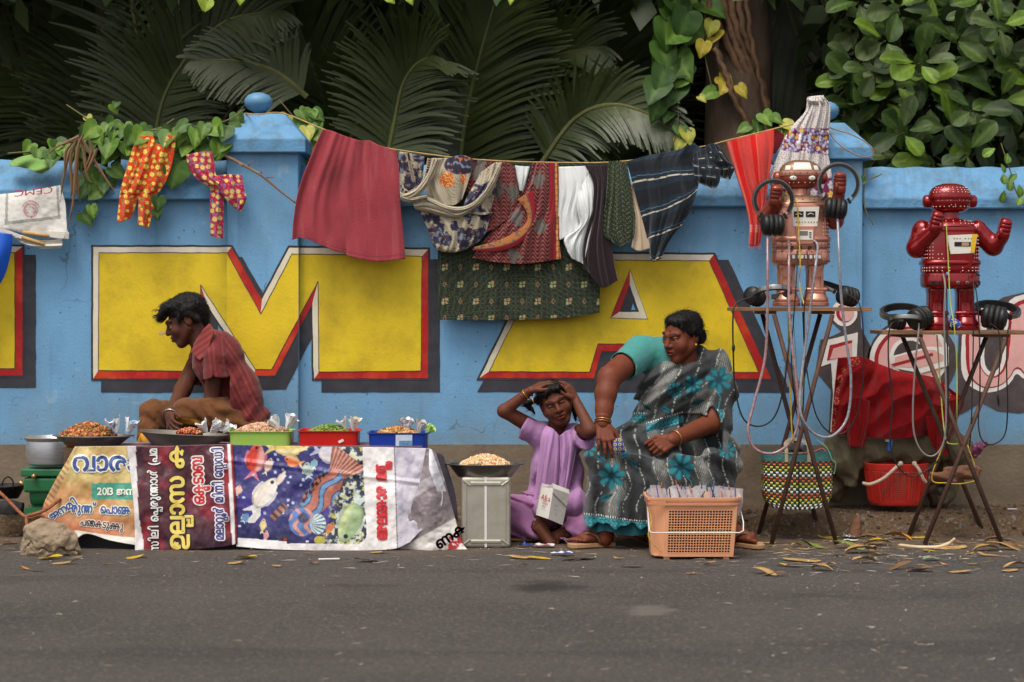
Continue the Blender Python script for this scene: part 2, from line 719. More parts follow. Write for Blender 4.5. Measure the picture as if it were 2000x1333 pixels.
M_road = ground_mat('asphalt',(134,126,119),(116,109,104),(76,70,66),120,1.0,((142,119,94),(60,53,50),(158,148,136)))
sheet('road',edges((-60,-4,20),(-4,4,260),(4,60,20)),edges((-40,4,20),(4,9.98,240)),
   lambda X,Y: 0.008 * (fbm(X * 1.3,Y * 1.3,0,1) - 0.45) + 0.004 * (fbm(X * 11,Y * 11,0,2) - 0.45),M_road,road_col)


def terrace_z(X,Y):
  ye = 9.93 + 0.05 * (fbm(X * 1.5,0 * X,0,21) - 0.45) + 0.03 * (fbm(X * 7,Y * 5,0,22) - 0.45)
  left = sstep(-1.7,-2.3,X)                                     # a firmer concrete kerb at the left end
  w = 0.085 * (1 - left) + 0.025 * left
  h = 0.10 + 0.012 * (fbm(X * 6,Y * 6,0,23) - 0.45) + 0.008 * (fbm(X * 25,Y * 25,0,24) - 0.45)
  return -0.025 + (h + 0.025) * sstep(ye - w,ye + 0.025,Y)


M_dirt = ground_mat('packed_earth',(160,130,98),(138,111,84),(94,74,56),60,1.0)
sheet('earth_strip',edges((-12,-3,40),(-3,3,460),(3,12,40)),edges((9.78,10.02,44),(10.02,10.8,40)),terrace_z,M_dirt)
M_soil = mat('garden_soil',(58,48,34),0.95,var=0.4,vs=2,bump=0.6,bs=9)
sheet('garden_ground',edges((-60,60,60)),edges((10.8,60,60)),lambda X,Y: 0.08 + 0.3 * fbm(X * 0.4,Y * 0.4,0,31),M_soil)
M_hill = mat('backdrop_growth',(38,44,24),0.95,var=0.6,vs=1.2,bump=1.0,bs=3)
sheet('hill_backdrop',edges((-70,70,120)),edges((24,60,50)),lambda X,Y: -0.3 + 13 * sstep(23.5,40,Y) + 1.6 * fbm(X * 0.5,Y * 0.5,0,33),M_hill)  # dark hillside added as a backdrop to block the sky behind the trees

# ================================================================== THE WALL
DW,DP = 10.46,10.41                       # distance of wall face and pillar face
PIL = ((443,583),(1545,1685))


def blue_mat():
  m = mat('blue_paint',(112,164,204),0.62,var=0.09,vs=3.0,dirt=(88,122,142),dirt_amt=0.5,ds=3.4,bump=0.2,bs=90,stretch=(1,1,0.8))
  n,l = m.node_tree.nodes,m.node_tree.links
  b = n['Principled BSDF']
  src = b.inputs['Base Color'].links[0].from_socket
  tc = [q for q in n if q.type == 'TEX_COORD'][0]
  # rain streaks, dark specks, and grime climbing from the foot of the wall
  geo = n.new('ShaderNodeNewGeometry')

  def noise(scale,st,lo,hi,amt,det=4):
    mp = n.new('ShaderNodeMapping')
    mp.inputs['Scale'].default_value = st
    l.new(geo.outputs['Position'],mp.inputs['Vector'])
    q = n.new('ShaderNodeTexNoise')
    q.inputs['Scale'].default_value,q.inputs['Detail'].default_value = scale,det
    l.new(mp.outputs[0],q.inputs['Vector'])
    r = n.new('ShaderNodeMapRange')
    r.inputs[1].default_value,r.inputs[2].default_value,r.inputs[3].default_value,r.inputs[4].default_value = lo,hi,0,amt
    l.new(q.outputs[0],r.inputs[0])
    return r.outputs[0]

  def over(f,c):
    nonlocal src
    q = n.new('ShaderNodeMixRGB')
    l.new(f,q.inputs[0])
    l.new(src,q.inputs[1])
    q.inputs[2].default_value = L4(c)
    src = q.outputs[0]
  over(noise(3.0,(4,1,0.35),0.52,0.75,0.35),(128,172,205))
  over(noise(2.0,(9,1,0.5),0.58,0.8,0.4),(78,104,122))
  over(noise(42,(1,1,1),0.70,0.73,0.7,3),(58,66,70))
  sp = n.new('ShaderNodeSeparateXYZ')
  l.new(geo.outputs['Position'],sp.inputs[0])
  z = n.new('ShaderNodeMapRange')
  z.inputs[1].default_value,z.inputs[2].default_value = 0.85,0.38
  l.new(sp.outputs[2],z.inputs[0])
  mu = n.new('ShaderNodeMath')
  mu.operation = 'MULTIPLY'
  l.new(z.outputs[0],mu.inputs[0])
  l.new(noise(6,(1,1,0.7),0.3,0.75,0.75,8),mu.inputs[1])
  over(mu.outputs[0],(118,126,124))
  vo = n.new('ShaderNodeTexVoronoi')                               # hairline cracks, only here and there
  vo.feature = 'DISTANCE_TO_EDGE'
  vo.inputs['Scale'].default_value = 2.3
  wq = n.new('ShaderNodeTexNoise')
  wq.inputs['Scale'].default_value = 7
  l.new(geo.outputs['Position'],wq.inputs['Vector'])
  va = n.new('ShaderNodeVectorMath')
  va.operation = 'MULTIPLY_ADD'
  l.new(wq.outputs['Color'],va.inputs[0])
  va.inputs[1].default_value = (0.22,0.22,0.22)
  l.new(geo.outputs['Position'],va.inputs[2])
  l.new(va.outputs[0],vo.inputs['Vector'])
  cr = n.new('ShaderNodeMapRange')
  cr.inputs[1].default_value,cr.inputs[2].default_value = 0.007,0.002
  l.new(vo.outputs['Distance'],cr.inputs[0])
  m2 = n.new('ShaderNodeMath')
  m2.operation = 'MULTIPLY'
  l.new(cr.outputs[0],m2.inputs[0])
  l.new(noise(1.6,(1,1,1),0.5,0.62,0.55,3),m2.inputs[1])
  over(m2.outputs[0],(62,84,98))
  over(noise(9,(1,1,1),0.66,0.70,0.5,6),(150,178,196))
  l.new(src,b.inputs['Base Color'])
  return m


M_blue = blue_mat()
M_cope = mat('coping_paint',(92,143,182),0.65,var=0.1,vs=5,dirt=(78,84,66),dirt_amt=0.8,ds=11,bump=0.3,bs=70)
M_plinth = mat('plinth_render',(124,109,91),0.85,var=0.18,vs=4,dirt=(78,66,50),dirt_amt=0.8,ds=2.5,bump=0.35,bs=45)
wall = thing('boundary_wall',(0,DW,0.1),'long blue painted boundary wall with two capped pillars and giant yellow lettering','wall')


def zpx(py,d):
  return CZ + (HY - py) / F * d


def xpx(px,d):
  return (px - 1000) / F * d


PANELS = []
for x0,x1,top,crease,fas in ((-520,443,312,371,390),(583,1545,320,383,404),(1685,2560,326,387,408)):
  X0,X1 = xpx(x0,DW),xpx(x1,DW)
  pan = MB().box(((X0 + X1) / 2,DW + 0.10,(zpx(fas,DW) + 0.40) / 2),((X1 - X0) / 2,0.10,(zpx(fas,DW) - 0.40) / 2 + 0.001)).build('wall_panel',M_blue,wall)
  PANELS.append(pan)
  MB().box(((X0 + X1) / 2,DW + 0.10,0.21),((X1 - X0) / 2,0.104,0.20)).build('plinth',M_plinth,wall)
  f = DW - 0.06
  zb,zc,zt = zpx(fas,f),zpx(crease,f),zpx(top,DW + 0.1)
  prof = [(f,zb),(f,zc),(DW + 0.1,zt),(DW + 0.26,zc),(DW + 0.26,zb)]
  n = 60
  V,Fs = [],[]
  for i in range(n + 1):
    X = X0 + (X1 - X0) * i / n
    for j,(y,z) in enumerate(prof):
      V.append((X,y + 0.003 * math.sin(i * 2.1 + j),z + 0.004 * math.sin(i * 1.3 + j * 2) * (j in (1,2))))
  for i in range(n):
    for j in range(5):
      j2 = (j + 1) % 5
      Fs.append((i * 5 + j,(i + 1) * 5 + j,(i + 1) * 5 + j2,i * 5 + j2))
  Fs += [tuple(range(5)),tuple(n * 5 + j for j in range(4,-1,-1))]
  bevel(mk('coping',V,Fs,M_cope,wall),0.008)
PILLARS = []
for (x0,x1),c0,c1,ft,fb,tx0,tx1,ty,bx,by in ((PIL[0],428,597,271,298,468,556,222,505,200),(PIL[1],1530,1705,288,311,1572,1650,240,1611,217)):
  X0,X1 = xpx(x0,DP),xpx(x1,DP)
  sh = bevel(MB().box(((X0 + X1) / 2,DP + 0.17,(zpx(fb,DP) + 0.02) / 2 + 0.02),((X1 - X0) / 2,0.17,(zpx(fb,DP) - 0.02) / 2)).build('pillar',M_blue,wall),0.006)
  PILLARS.append(sh)
  MB().box(((X0 + X1) / 2,DP + 0.17,0.21),((X1 - X0) / 2 + 0.004,0.174,0.20)).build('plinth',M_plinth,sh)
  dc = DP - 0.05
  A0,A1 = xpx(c0,dc),xpx(c1,dc)
  y0,y1 = dc,DP + 0.39
  z0,z1,z2 = zpx(fb,dc),zpx(ft,dc),zpx(ty,dc + 0.13)
  B0,B1 = xpx(tx0,dc + 0.13),xpx(tx1,dc + 0.13)
  V = [(A0,y0,z0),(A1,y0,z0),(A1,y1,z0),(A0,y1,z0),(A0,y0,z1),(A1,y0,z1),(A1,y1,z1),(A0,y1,z1),
    (B0,y0 + 0.13,z2),(B1,y0 + 0.13,z2),(B1,y1 - 0.13,z2),(B0,y1 - 0.13,z2)]
  Fs = [(3,2,1,0),(8,9,10,11)] + [(i,(i + 1) % 4,(i + 1) % 4 + 4,i + 4) for i in range(4)] + [(i + 4,(i + 1) % 4 + 4,(i + 1) % 4 + 8,i + 8) for i in range(4)]
  bevel(mk('pillar_cap',V,Fs,M_cope,sh),0.006)
  MB().lathe([(0.02,-0.062),(0.03,-0.05),(0.055,-0.038),(0.071,-0.018),(0.075,0.0),(0.071,0.018),(0.055,0.036),(0.03,0.047),(0.004,0.051)],
       P(bx,by,DP + 0.17),n=28).build('ball_finial',mat('finial_paint',(96,146,180),0.5,var=0.12,vs=14,dirt=(70,70,60),dirt_amt=0.7,ds=14),sh,True)

# ------------------------------------------------------------------ painted letters
M_yel = mat('paint_yellow',(226,194,30),0.6,var=0.08,vs=4,dirt=(150,124,30),dirt_amt=0.75,ds=4.5,bump=0.15,bs=80)
M_whi = mat('paint_cream',(228,217,192),0.6,var=0.06,vs=6,dirt=(160,150,125),dirt_amt=0.5,ds=9)
M_red = mat('paint_red',(176,22,20),0.55,var=0.12,vs=6,dirt=(222,84,28),dirt_amt=1.0,ds=6)
M_drk = mat('paint_slate',(50,50,58),0.65,var=0.15,vs=8,dirt=(86,84,88),dirt_amt=0.45,ds=12)
M_brn = mat('paint_umber',(74,64,64),0.65,var=0.15,vs=8,dirt=(110,100,98),dirt_amt=0.5,ds=16)
M_pnk = mat('paint_pink',(228,172,166),0.6,var=0.06,vs=6,dirt=(196,140,132),dirt_amt=0.5,ds=10)
M_crm = mat('paint_crimson',(166,30,38),0.55,var=0.1,vs=6)
M_wht = mat('paint_white',(236,230,222),0.6,var=0.05,vs=6,dirt=(176,168,156),dirt_amt=0.4,ds=9)
M_inn = mat('paint_sky',(104,160,206),0.6)
PAINTS = [M_yel,M_whi,M_red,M_drk,M_brn,M_pnk,M_crm,M_inn,M_wht]
YEL,WHI,RED,DRK,BRN,PNK,CRM,INN,WH2 = range(9)
from mathutils.geometry import tessellate_polygon


def offset_poly(pts,w):
  """push a clockwise-on-screen outline outwards by w pixels"""
  p = [Vector(q) for q in pts]
  n = len(p)
  area = sum(p[i].x * p[(i + 1) % n].y - p[(i + 1) % n].x * p[i].y for i in range(n))
  sg = 1 if area > 0 else -1
  out = []
  for i in range(n):
    a,b,c = p[i - 1],p[i],p[(i + 1) % n]
    e1,e2 = (b - a).normalized(),(c - b).normalized()
    n1,n2 = Vector((e1.y,-e1.x)) * sg,Vector((e2.y,-e2.x)) * sg
    mm = n1 + n2
    if mm.length < 1e-4: mm = n1
    mm.normalize()
    out.append(b + mm * min(w / max(mm.dot(n1),0.3),w * 2.4))
  return [tuple(q) for q in out]


def paint(name,shapes,label=None):
  """shapes: (outline in photo pixels, paint, layer); the sheets step forward where the pillars stand proud"""
  bm = bmesh.new()
  lay = bm.faces.layers.int.new('lay')
  for pts,m,ly in shapes:
    v3 = [Vector((x,y,0)) for x,y in pts]
    vs = [bm.verts.new(v) for v in v3]
    for t in tessellate_polygon([v3]):
      try:
        f = bm.faces.new([vs[k] for k in t])
        f.material_index,f[lay] = m,ly
      except ValueError:
        pass
  for _ in range(5):                                               # hand-painted edges waver a little
    long = [e for e in bm.edges if e.calc_length() > 13]
    if not long: break
    bmesh.ops.subdivide_edges(bm,edges=long,cuts=1)
  for v in bm.verts:
    x,y = v.co.x,v.co.y
    v.co.x += 2.2 * (float(fbm(x / 17.0,y / 17.0,0,71)) - 0.44)
    v.co.y += 2.2 * (float(fbm(x / 17.0,y / 17.0,5,72)) - 0.44)
  for x in (443,583,1545,1685):
    bmesh.ops.bisect_plane(bm,geom=bm.verts[:] + bm.edges[:] + bm.faces[:],plane_co=(x,0,0),plane_no=(1,0,0))
  groups = {}
  for f in bm.faces:
    cx = f.calc_center_median().x
    g = 0 if cx < 443 else 3 if cx < 583 else 1 if cx < 1545 else 4 if cx < 1685 else 2
    groups.setdefault(g,[]).append(f)
  for g,fs in groups.items():
    V,Fs,mi = [],[],[]
    d = DW if g < 3 else DP
    for f in fs:
      b = len(V)
      q = [P(v.co.x,v.co.y,d - 0.0025 - 0.0012 * f[lay]) for v in f.verts]
      nn = (q[1] - q[0]).cross(q[2] - q[0])
      if nn.y > 0: q.reverse()
      V += q
      Fs.append(tuple(range(b,b + len(q))))
      mi.append(f.material_index)
    o = mk(name,V,Fs,PAINTS,PANELS[g] if g < 3 else PILLARS[g - 3],mi=mi)
    if label: o['label'] = label
  bm.free()


def block(outer,inner,cols,shift,extra=None):
  n = len(outer)
  out4 = offset_poly(outer,4)
  sh = [(extra or [(x + shift[0],y + shift[1]) for x,y in out4],DRK,0),(out4,DRK,1),(inner,YEL,2)]
  for i in range(n):
    j = (i + 1) % n
    sh.append(([outer[i],outer[j],inner[j],inner[i]],cols[i],2))
    e = Vector(inner[j]) - Vector(inner[i])                     # thin dark line along the bevel
    if e.length > 1:
      w = Vector((-e.y,e.x)).normalized() * 0.7
      a,b = Vector(inner[i]),Vector(inner[j])
      sh.append(([tuple(a + w),tuple(b + w),tuple(b - w),tuple(a - w)],DRK,3))
  return sh


paint('painted_letter',block([(-190,482),(44,482),(44,734),(-190,734)],[(-178,494),(29,494),(29,720),(-178,720)],[WHI,RED,RED,WHI],(22,20)))
Mo = [(182,483),(451.6,483),(511,586),(565,484),(836,488),(836,739),(613,740),(610,593.5),(537,734),(494.8,734),(404,594.5),(404,740),(182,740)]
Mi = [(193,494),(443,494),(509.6,614),(570,496),(824,501),(822,725),(623,727),(621,550),(530.5,722),(499,722),(392,556.5),(392,725),(192,724)]
paint('painted_letter',block(Mo,Mi,[WHI,RED,WHI,WHI,RED,RED,WHI,RED,RED,WHI,RED,RED,WHI],(19,23)))
Ao = [(1057,495),(1394,498),(1506,740),(1290,740),(1268,686),(1175,686),(1159.5,739),(937,739)]
Ai = [(1063,507.5),(1385,510),(1482,728),(1298,728),(1277,672),(1168,672),(1151,727),(955,726)]
A_sh = block(Ao,Ai,[WHI,RED,RED,WHI,RED,RED,RED,WHI],(18,24),[(1080,508),(1423,508),(1545,767),(932,766)])
A_sh += [([(1230.4,526),(1265.8,624),(1192,622)],DRK,3),([(1230.4,528),(1230,556),(1210,610),(1193.5,621)],RED,4),
    ([(1230.4,528),(1264.5,623),(1248,610),(1230,556)],WHI,4),([(1193.5,621),(1210,610),(1248,610),(1264.5,623)],WHI,4),
    ([(1236.4,593.5),(1241,606),(1232.7,606)],INN,4)]
paint('painted_letter',A_sh)


def zc(pts):                                                         # from the enlarged crop of the script letters
  return [(1580 + x / 4.762,560 + y / 4.762) for x,y in pts]


def soften(pts,k=2):
  for _ in range(k):
    o = []
    for i in range(len(pts)):
      a,b = pts[i],pts[(i + 1) % len(pts)]
      f = 0.25 if math.dist(a,b) < 90 else 8.0 / math.dist(a,b)
      o += [(a[0] + (b[0] - a[0]) * f,a[1] + (b[1] - a[1]) * f),(b[0] - (b[0] - a[0]) * f,b[1] - (b[1] - a[1]) * f)]
    pts = o
  return pts


def arc(cx,cy,rx,ry,a0,a1,n=24,rot=0):
  r = []
  for i in range(n + 1):
    a = math.radians(a0 + (a1 - a0) * i / n)
    x,y = rx * math.cos(a),ry * math.sin(a)
    c,s = math.cos(math.radians(rot)),math.sin(math.radians(rot))
    r.append((cx + x * c - y * s,cy + x * s + y * c))
  return r


js = []
js.append((zc([(190,210),(480,205),(480,370),(610,640),(540,1380),(180,1400),(205,960),(60,790),(105,495),(215,460),(300,420),(210,330)]),BRN,0))
js += [(zc(arc(330,250,120,122,0,360)),WH2,2),(zc(arc(335,245,82,88,0,360)),CRM,3),(zc(arc(352,240,66,84,0,360)),PNK,4)]
body = [(145,503),(455,425),(440,740),(270,1400),(195,1400),(225,1000),(205,715),(90,755)]
js += [(zc(body),WH2,2),(zc([(195,545),(400,497),(400,760),(300,1100),(262,1100),(275,665),(165,690)]),CRM,3),
   (zc([(228,575),(400,525),(400,760),(300,1100),(262,1100),(275,665),(192,680)]),PNK,4)]
paint('painted_letter',js)
es = [(zc(arc(960,690,420,400,0,360,36,-12) ),BRN,0),(zc(arc(930,660,372,330,0,360,40,-18)),WH2,1),(zc(arc(930,660,325,285,0,360,40,-18)),CRM,2),
   (zc(arc(955,668,312,272,0,360,40,-18)),PNK,3),(zc(arc(935,660,185,190,0,360,30,-18)),WH2,4),(zc(arc(940,662,152,160,0,360,30,-18)),BRN,5),
   (zc([(770,650),(1100,560),(1300,560),(1300,735),(1050,805),(800,760)]),WH2,6),
   (zc([(800,660),(1060,590),(1165,590),(1250,640),(1250,690),(1020,760),(790,745)]),PNK,7),
   (zc([(757,725),(1150,618),(1155,645),(790,742)]),CRM,8)]
paint('painted_letter',es)
us = [(zc([(1560,170),(1665,130),(1700,170),(1810,100),(2100,30),(2700,0),(2700,1150),(2100,1150),(1960,1180),(1760,1160),(1600,1080),(1430,1180),(1370,1200),(1390,430)]),BRN,0)]
us += [(zc([(1425,430),(1450,240),(1655,160),(1652,440),(1628,560),(1632,720),(1680,800),(1745,790),(1800,700),(1812,430),(1822,125),(2070,50),(2260,40),(2260,880),(2010,880),(1925,790),(1880,900),(1780,970),(1650,990),(1530,960),(1440,870),(1408,720)]),WH2,1),
   (zc([(1456,430),(1480,270),(1605,215),(1600,440),(1585,600),(1595,740),(1660,835),(1755,835),(1835,720),(1850,430),(1866,160),(2090,95),(2220,80),(2220,850),(2030,850),(1930,735),(1860,870),(1760,935),(1650,950),(1560,920),(1490,840),(1456,720)]),CRM,2),
   (zc([(1490,430),(1510,290),(1605,245),(1600,440),(1578,600),(1588,750),(1660,850),(1765,850),(1850,740),(1880,430),(1890,190),(2120,125),(2200,120),(2200,840),(2040,840),(1930,715),(1850,870),(1760,925),(1650,940),(1570,910),(1510,840),(1488,720)]),PNK,3)]
us = [us[0]] + [(soften(q),m_,l_) for q,m_,l_ in us[1:]]
paint('painted_letter',us)
# a flake of lost plaster beside the seated man's face
fl = [(309,651),(314,647),(321,647),(324,650),(318,653),(312,654)]
mk('plaster_chip',[P(x,y,DW - 0.0065) for x,y in fl],[tuple(range(5,-1,-1))],mat('bare_plaster',(205,172,128),0.9),PANELS[0])
# ================================================================== FOLIAGE
M_palm = mat('palm_leaflets',(60,70,31),0.42,var=0.35,vs=3.0,spec=0.5)
M_palmd = mat('palm_leaflets_old',(70,76,44),0.45,var=0.4,vs=3.0)
M_rach = mat('palm_rib',(104,104,58),0.6,var=0.2,vs=8)
M_pbark = mat('palm_bark',(98,84,66),0.9,var=0.3,vs=7,bump=0.6,bs=25)
M_dry = mat('dry_palm_leaf',(122,92,66),0.8,var=0.25,vs=12)


def frond(parent,pts,LL,side=(0,-1,0.25),n=62,droop=0.5,both=(1,1),seed=0,w=0.0115,m=None,fwd=0.55,s0=0.06):
  r = random.Random(seed)
  c = [Vector(p) for p in cat(pts,10)]
  mb = MB()
  n = int(n * 1.45)
  k = len(c)
  mb.tube(c,[0.016 * (1 - 0.85 * i / k) + 0.002 for i in range(k)],6,1)
  nrm = Vector(side).normalized()
  for i in range(n):
    s = s0 + (1 - s0) * i / n
    f = s * (k - 1)
    a = int(min(f,k - 2))
    p = c[a].lerp(c[a + 1],f - a)
    t = (c[min(a + 2,k - 1)] - c[max(a - 1,0)]).normalized()
    sv = t.cross(nrm).normalized()
    ll = LL * (0.35 + 0.65 * math.sin(math.pi * min(1,0.12 + s * 0.95)) ** 0.7)
    for sg in (-1,1):
      if not both[(sg + 1) // 2]: continue
      d = (sv * sg * (1.0 - 0.5 * s) + t * (fwd + 0.5 * s) + nrm * (0.25 + r.uniform(-0.15,0.15)) + Vector((r.uniform(-.06,.06),) * 3)).normalized()
      l2 = ll * r.uniform(0.85,1.1)
      q,V = p.copy(),[]
      seg = 5
      for j in range(seg + 1):
        u = j / seg
        ww = w * (0.5 + 0.9 * min(1,u * 4) - 1.15 * u ** 2) * 0.9 + 0.0012
        e = d.cross(nrm)
        e = e.normalized() if e.length > 1e-3 else sv
        V += [q - e * ww,q + e * ww]
        d = (d + Vector((0,0,-droop * 0.22 * (0.4 + u)))).normalized()
        q = q + d * (l2 / seg)
      mb.add(V,[(2 * j,2 * j + 1,2 * j + 3,2 * j + 2) for j in range(seg)],0)
  return mb.build('frond',[m or M_palm,M_rach],parent)


def palm(base,label,fr,trunk_h=0.5,extra=0,seed=0,spread=1.0):
  t = thing('coconut_palm',base,label,'palm tree','coconut palms behind the wall')
  b = Vector(base)
  MB().tube([b,b + Vector((0.03,0,trunk_h * 0.5)),b + Vector((0.05,0,trunk_h))],[0.17,0.14,0.12],10).build('trunk',M_pbark,t,True)
  r = random.Random(seed)
  for i,a in enumerate(fr):
    frond(t,[P(*q) for q in a[0]],a[1],seed=seed * 50 + i,**(a[2] if len(a) > 2 else {}))
  top = b + Vector((0.05,0,trunk_h))
  for i in range(extra + (3 if fr else 0)):
    an = r.uniform(0,2 * math.pi)
    lean = r.uniform(0.5,1.5)
    d = Vector((math.cos(an),math.sin(an) * 0.6 + 0.45,0)) * spread
    ln = r.uniform(1.9,2.7)
    pts = [top,top + d * ln * 0.28 * lean + Vector((0,0,ln * 0.52)),top + d * ln * 0.62 * lean + Vector((0,0,ln * 0.85)),top + d * ln * lean + Vector((0,0,ln * (0.95 - 0.25 * lean)))]
    frond(t,pts,r.uniform(0.5,0.7),n=46,seed=seed * 50 + 20 + i,side=(r.uniform(-.5,.5),-1,r.uniform(0,.6)),droop=r.uniform(0.3,0.9))
  return t


palm(P(215,560,12.9),'coconut palm at the far left with one upright frond whose rib stands vertical',[
  ([(203,420,12.9),(200,235,12.85),(193,110,12.8),(186,-60,12.7)],0.62,dict(n=80,droop=0.35)),
  ([(203,430,13.1),(120,250,13.0),(40,150,12.9),(-90,80,12.8)],0.6,dict(droop=0.7)),
  ([(200,430,13.3),(90,330,13.1),(20,250,13.0),(-80,215,12.9)],0.55,dict(droop=0.4)),
  ([(215,420,13.4),(260,200,13.4),(330,60,13.3),(420,-40,13.3)],0.6,dict(droop=0.7)),
  ([(190,440,13.2),(100,300,13.5),(60,120,13.6),(70,-60,13.6)],0.6,{})],0.55,6,1)
palm(P(300,560,12.2),'coconut palm behind the orange trousers with a long frond arching right over the pillar',[
  ([(296,380,12.2),(312,220,12.1),(360,120,12.0),(440,42,11.95),(545,20,11.9)],0.58,dict(n=76,droop=0.7)),
  ([(600,190,11.8),(540,142,11.8),(470,120,11.8),(380,118,11.8)],0.34,dict(n=44,droop=0.9,m=M_palmd,w=0.010))],0.5,3,2)
palm(P(650,560,12.6),'coconut palm just right of the left pillar with a frond leaning up to the left',[
  ([(660,390,12.3),(640,230,12.25),(620,160,12.2),(575,30,12.15),(540,-60,12.1)],0.6,dict(n=80,droop=0.6)),
  ([(750,340,11.9),(770,240,11.85),(785,170,11.8),(808,130,11.75),(835,112,11.7)],0.5,dict(n=60,droop=0.75)),
  ([(680,420,13),(720,200,13),(790,60,13),(800,-80,13)],0.6,dict(n=70)),
  ([(640,420,12.5),(690,260,12.2),(740,190,12.1),(850,160,12.0)],0.5,dict(droop=1.0))],0.5,5,3)
palm(P(890,560,12.4),'coconut palm in the middle whose tall frond curves up and right above the scarves',[
  ([(893,420,12.2),(902,280,12.15),(922,170,12.1),(948,70,12.0),(985,-60,11.9)],0.66,dict(n=84,droop=0.55)),
  ([(880,420,12.9),(850,250,12.9),(797,90,12.8),(780,-60,12.8)],0.62,dict(n=70)),
  ([(905,430,12.5),(985,230,12.4),(1070,120,12.2),(1170,90,12.1)],0.55,dict(droop=0.8)),
  ([(905,430,12.6),(1010,300,12.3),(1110,245,12.1),(1200,240,12.0)],0.5,dict(droop=0.6))],0.5,5,4)
palm(P(1180,560,12.9),'coconut palm left of the big trunk with a broad upright frond',[
  ([(1172,400,12.9),(1175,190,12.8),(1184,90,12.8),(1192,-50,12.8)],0.55,dict(n=76,droop=0.3)),
  ([(1050,330,12.0),(1120,235,11.9),(1190,205,11.8),(1262,222,11.7),(1325,268,11.65)],0.36,dict(n=56,droop=0.9)),
  ([(1185,400,13.2),(1230,200,13.1),(1290,80,13),(1360,20,13)],0.5,{})],0.5,5,5)
palm(P(1600,560,13.2),'coconut palm behind the white dress with pale drooping fronds',[
  ([(1505,-120,12.8),(1535,0,12.7),(1562,90,12.65),(1585,185,12.6),(1592,260,12.6)],0.62,dict(n=70,droop=1.6,m=M_palmd,fwd=0.9)),
  ([(1650,-120,13.2),(1640,20,13.1),(1650,140,13.0),(1660,250,13.0)],0.6,dict(n=60,droop=1.5,m=M_palmd,fwd=0.9)),
  ([(1600,420,13.4),(1530,240,13.4),(1480,130,13.3),(1420,60,13.3)],0.55,{}),
  ([(1620,420,13.6),(1700,200,13.6),(1800,80,13.6),(1900,60,13.6)],0.55,{})],0.55,5,6)
for i,(px,d) in enumerate(((60,16.5),(420,15.5),(760,16.5),(1080,15.5),(1420,16.0),(1760,15.5),(1990,16.5))):
  palm(P(px,575,d),'dark coconut palm deep in the shade ' + ('at the far left edge','behind the left pillar','behind the maroon skirt','behind the patterned scarves','behind the thick trunk','behind the red robot','at the far right edge')[i],[],0.8,11,20 + i,1.1)
for i,(px,d) in enumerate(((-60,13.4),(140,14.2),(330,13.6),(520,14.0),(720,13.8),(980,14.2),(1090,13.3),(1270,14.0),(1500,14.3),(1690,13.9))):
  palm(P(px,575,d),'mid distance coconut palm ' + ('cut by the left frame edge','left of the orange trousers','behind the magenta garment','rising right behind the left pillar','behind the skirt and shawl','over the maroon sari','behind the white shirt','left of the trunk climber','right of the thick trunk','left of the broadleaf shrub')[i],[],0.6,8,60 + i,0.9)


def leaf_cloud(name,n,lo,hi,size,m,seed,parent=None,shape=None):
  r = np.random.RandomState(seed)
  c = lo + (np.array(hi) - lo) * r.rand(n,3)
  if shape is not None:
    k = shape(c)
    c = c[k]
  n = len(c)
  d = r.randn(n,3)
  d[:,2] -= 0.5
  d /= np.linalg.norm(d,axis=1)[:,None]
  e = np.cross(d,r.randn(n,3))
  e /= np.linalg.norm(e,axis=1)[:,None]
  s = size * (0.6 + 0.8 * r.rand(n))[:,None]
  nn = np.cross(d,e)
  V = np.stack([c,c + d * s * 0.5 + e * s * 0.27 + nn * s * 0.06,c + d * s,c + d * s * 0.5 - e * s * 0.27 + nn * s * 0.06],1).reshape(-1,3)
  return mk(name,V,np.arange(4 * n).reshape(n,4).astype(np.int32),m,parent)


M_far = mat('thicket_leaves',(84,96,52),0.5,var=0.5,vs=0.9)
M_mid = mat('shrub_leaves',(56,76,34),0.42,var=0.4,vs=1.6)
tag(leaf_cloud('thicket',30000,(-14,17.5,0),(14,24,8.0),0.34,M_far,5),kind='stuff')
tag(leaf_cloud('undergrowth',9000,(-5.5,11.6,0.1),(5.5,14.5,1.75),0.16,M_mid,6,shape=lambda c: c[:,2] < 0.9 + 0.9 * fbm(c[:,0] * 1.3,c[:,1] * 1.3,0,9)),kind='stuff')
# the tall shade trees: trunks reach above the frame, their crowns close the sky over the garden
M_bark = mat('dark_bark',(88,71,56),0.9,var=0.35,vs=9,bump=0.9,bs=30,stretch=(1,1,0.35))
M_crown = mat('crown_leaves',(52,70,30),0.45,var=0.4,vs=1.2)


def shade_tree(px,d,r0,label,lo,hi,n,seed,lean=0.0):
  b = P(px,590 + CZ / d * F,d)
  t = thing('shade_tree',b,label,'tree')
  pts = [b + Vector((lean * z + 0.04 * math.sin(z * 2 + seed),0,z)) for z in (0,0.7,1.4,2.0,2.6,3.3,4.2)]
  MB().tube(pts,[r0 * q for q in (1.25,1.08,1,0.97,0.95,0.9,0.75)],14).build('trunk',M_bark,t,True)
  rr = random.Random(seed)
  for i in range(6):
    a = rr.uniform(0,6.28)
    e = pts[-1] + Vector((math.cos(a) * 1.8,math.sin(a) * 1.2 + 0.6,rr.uniform(0.5,1.6)))
    MB().tube([pts[-2],pts[-1] + (e - pts[-1]) * 0.3,e],[r0 * 0.5,r0 * 0.35,r0 * 0.12],7).build('limb',M_bark,t,True)
  tag(leaf_cloud('crown',n,lo,hi,0.26,M_crown,seed,t,lambda c: fbm(c[:,0] * 0.9,c[:,1] * 0.9,c[:,2] * 0.9,seed) > 0.38),kind='stuff')
  return t


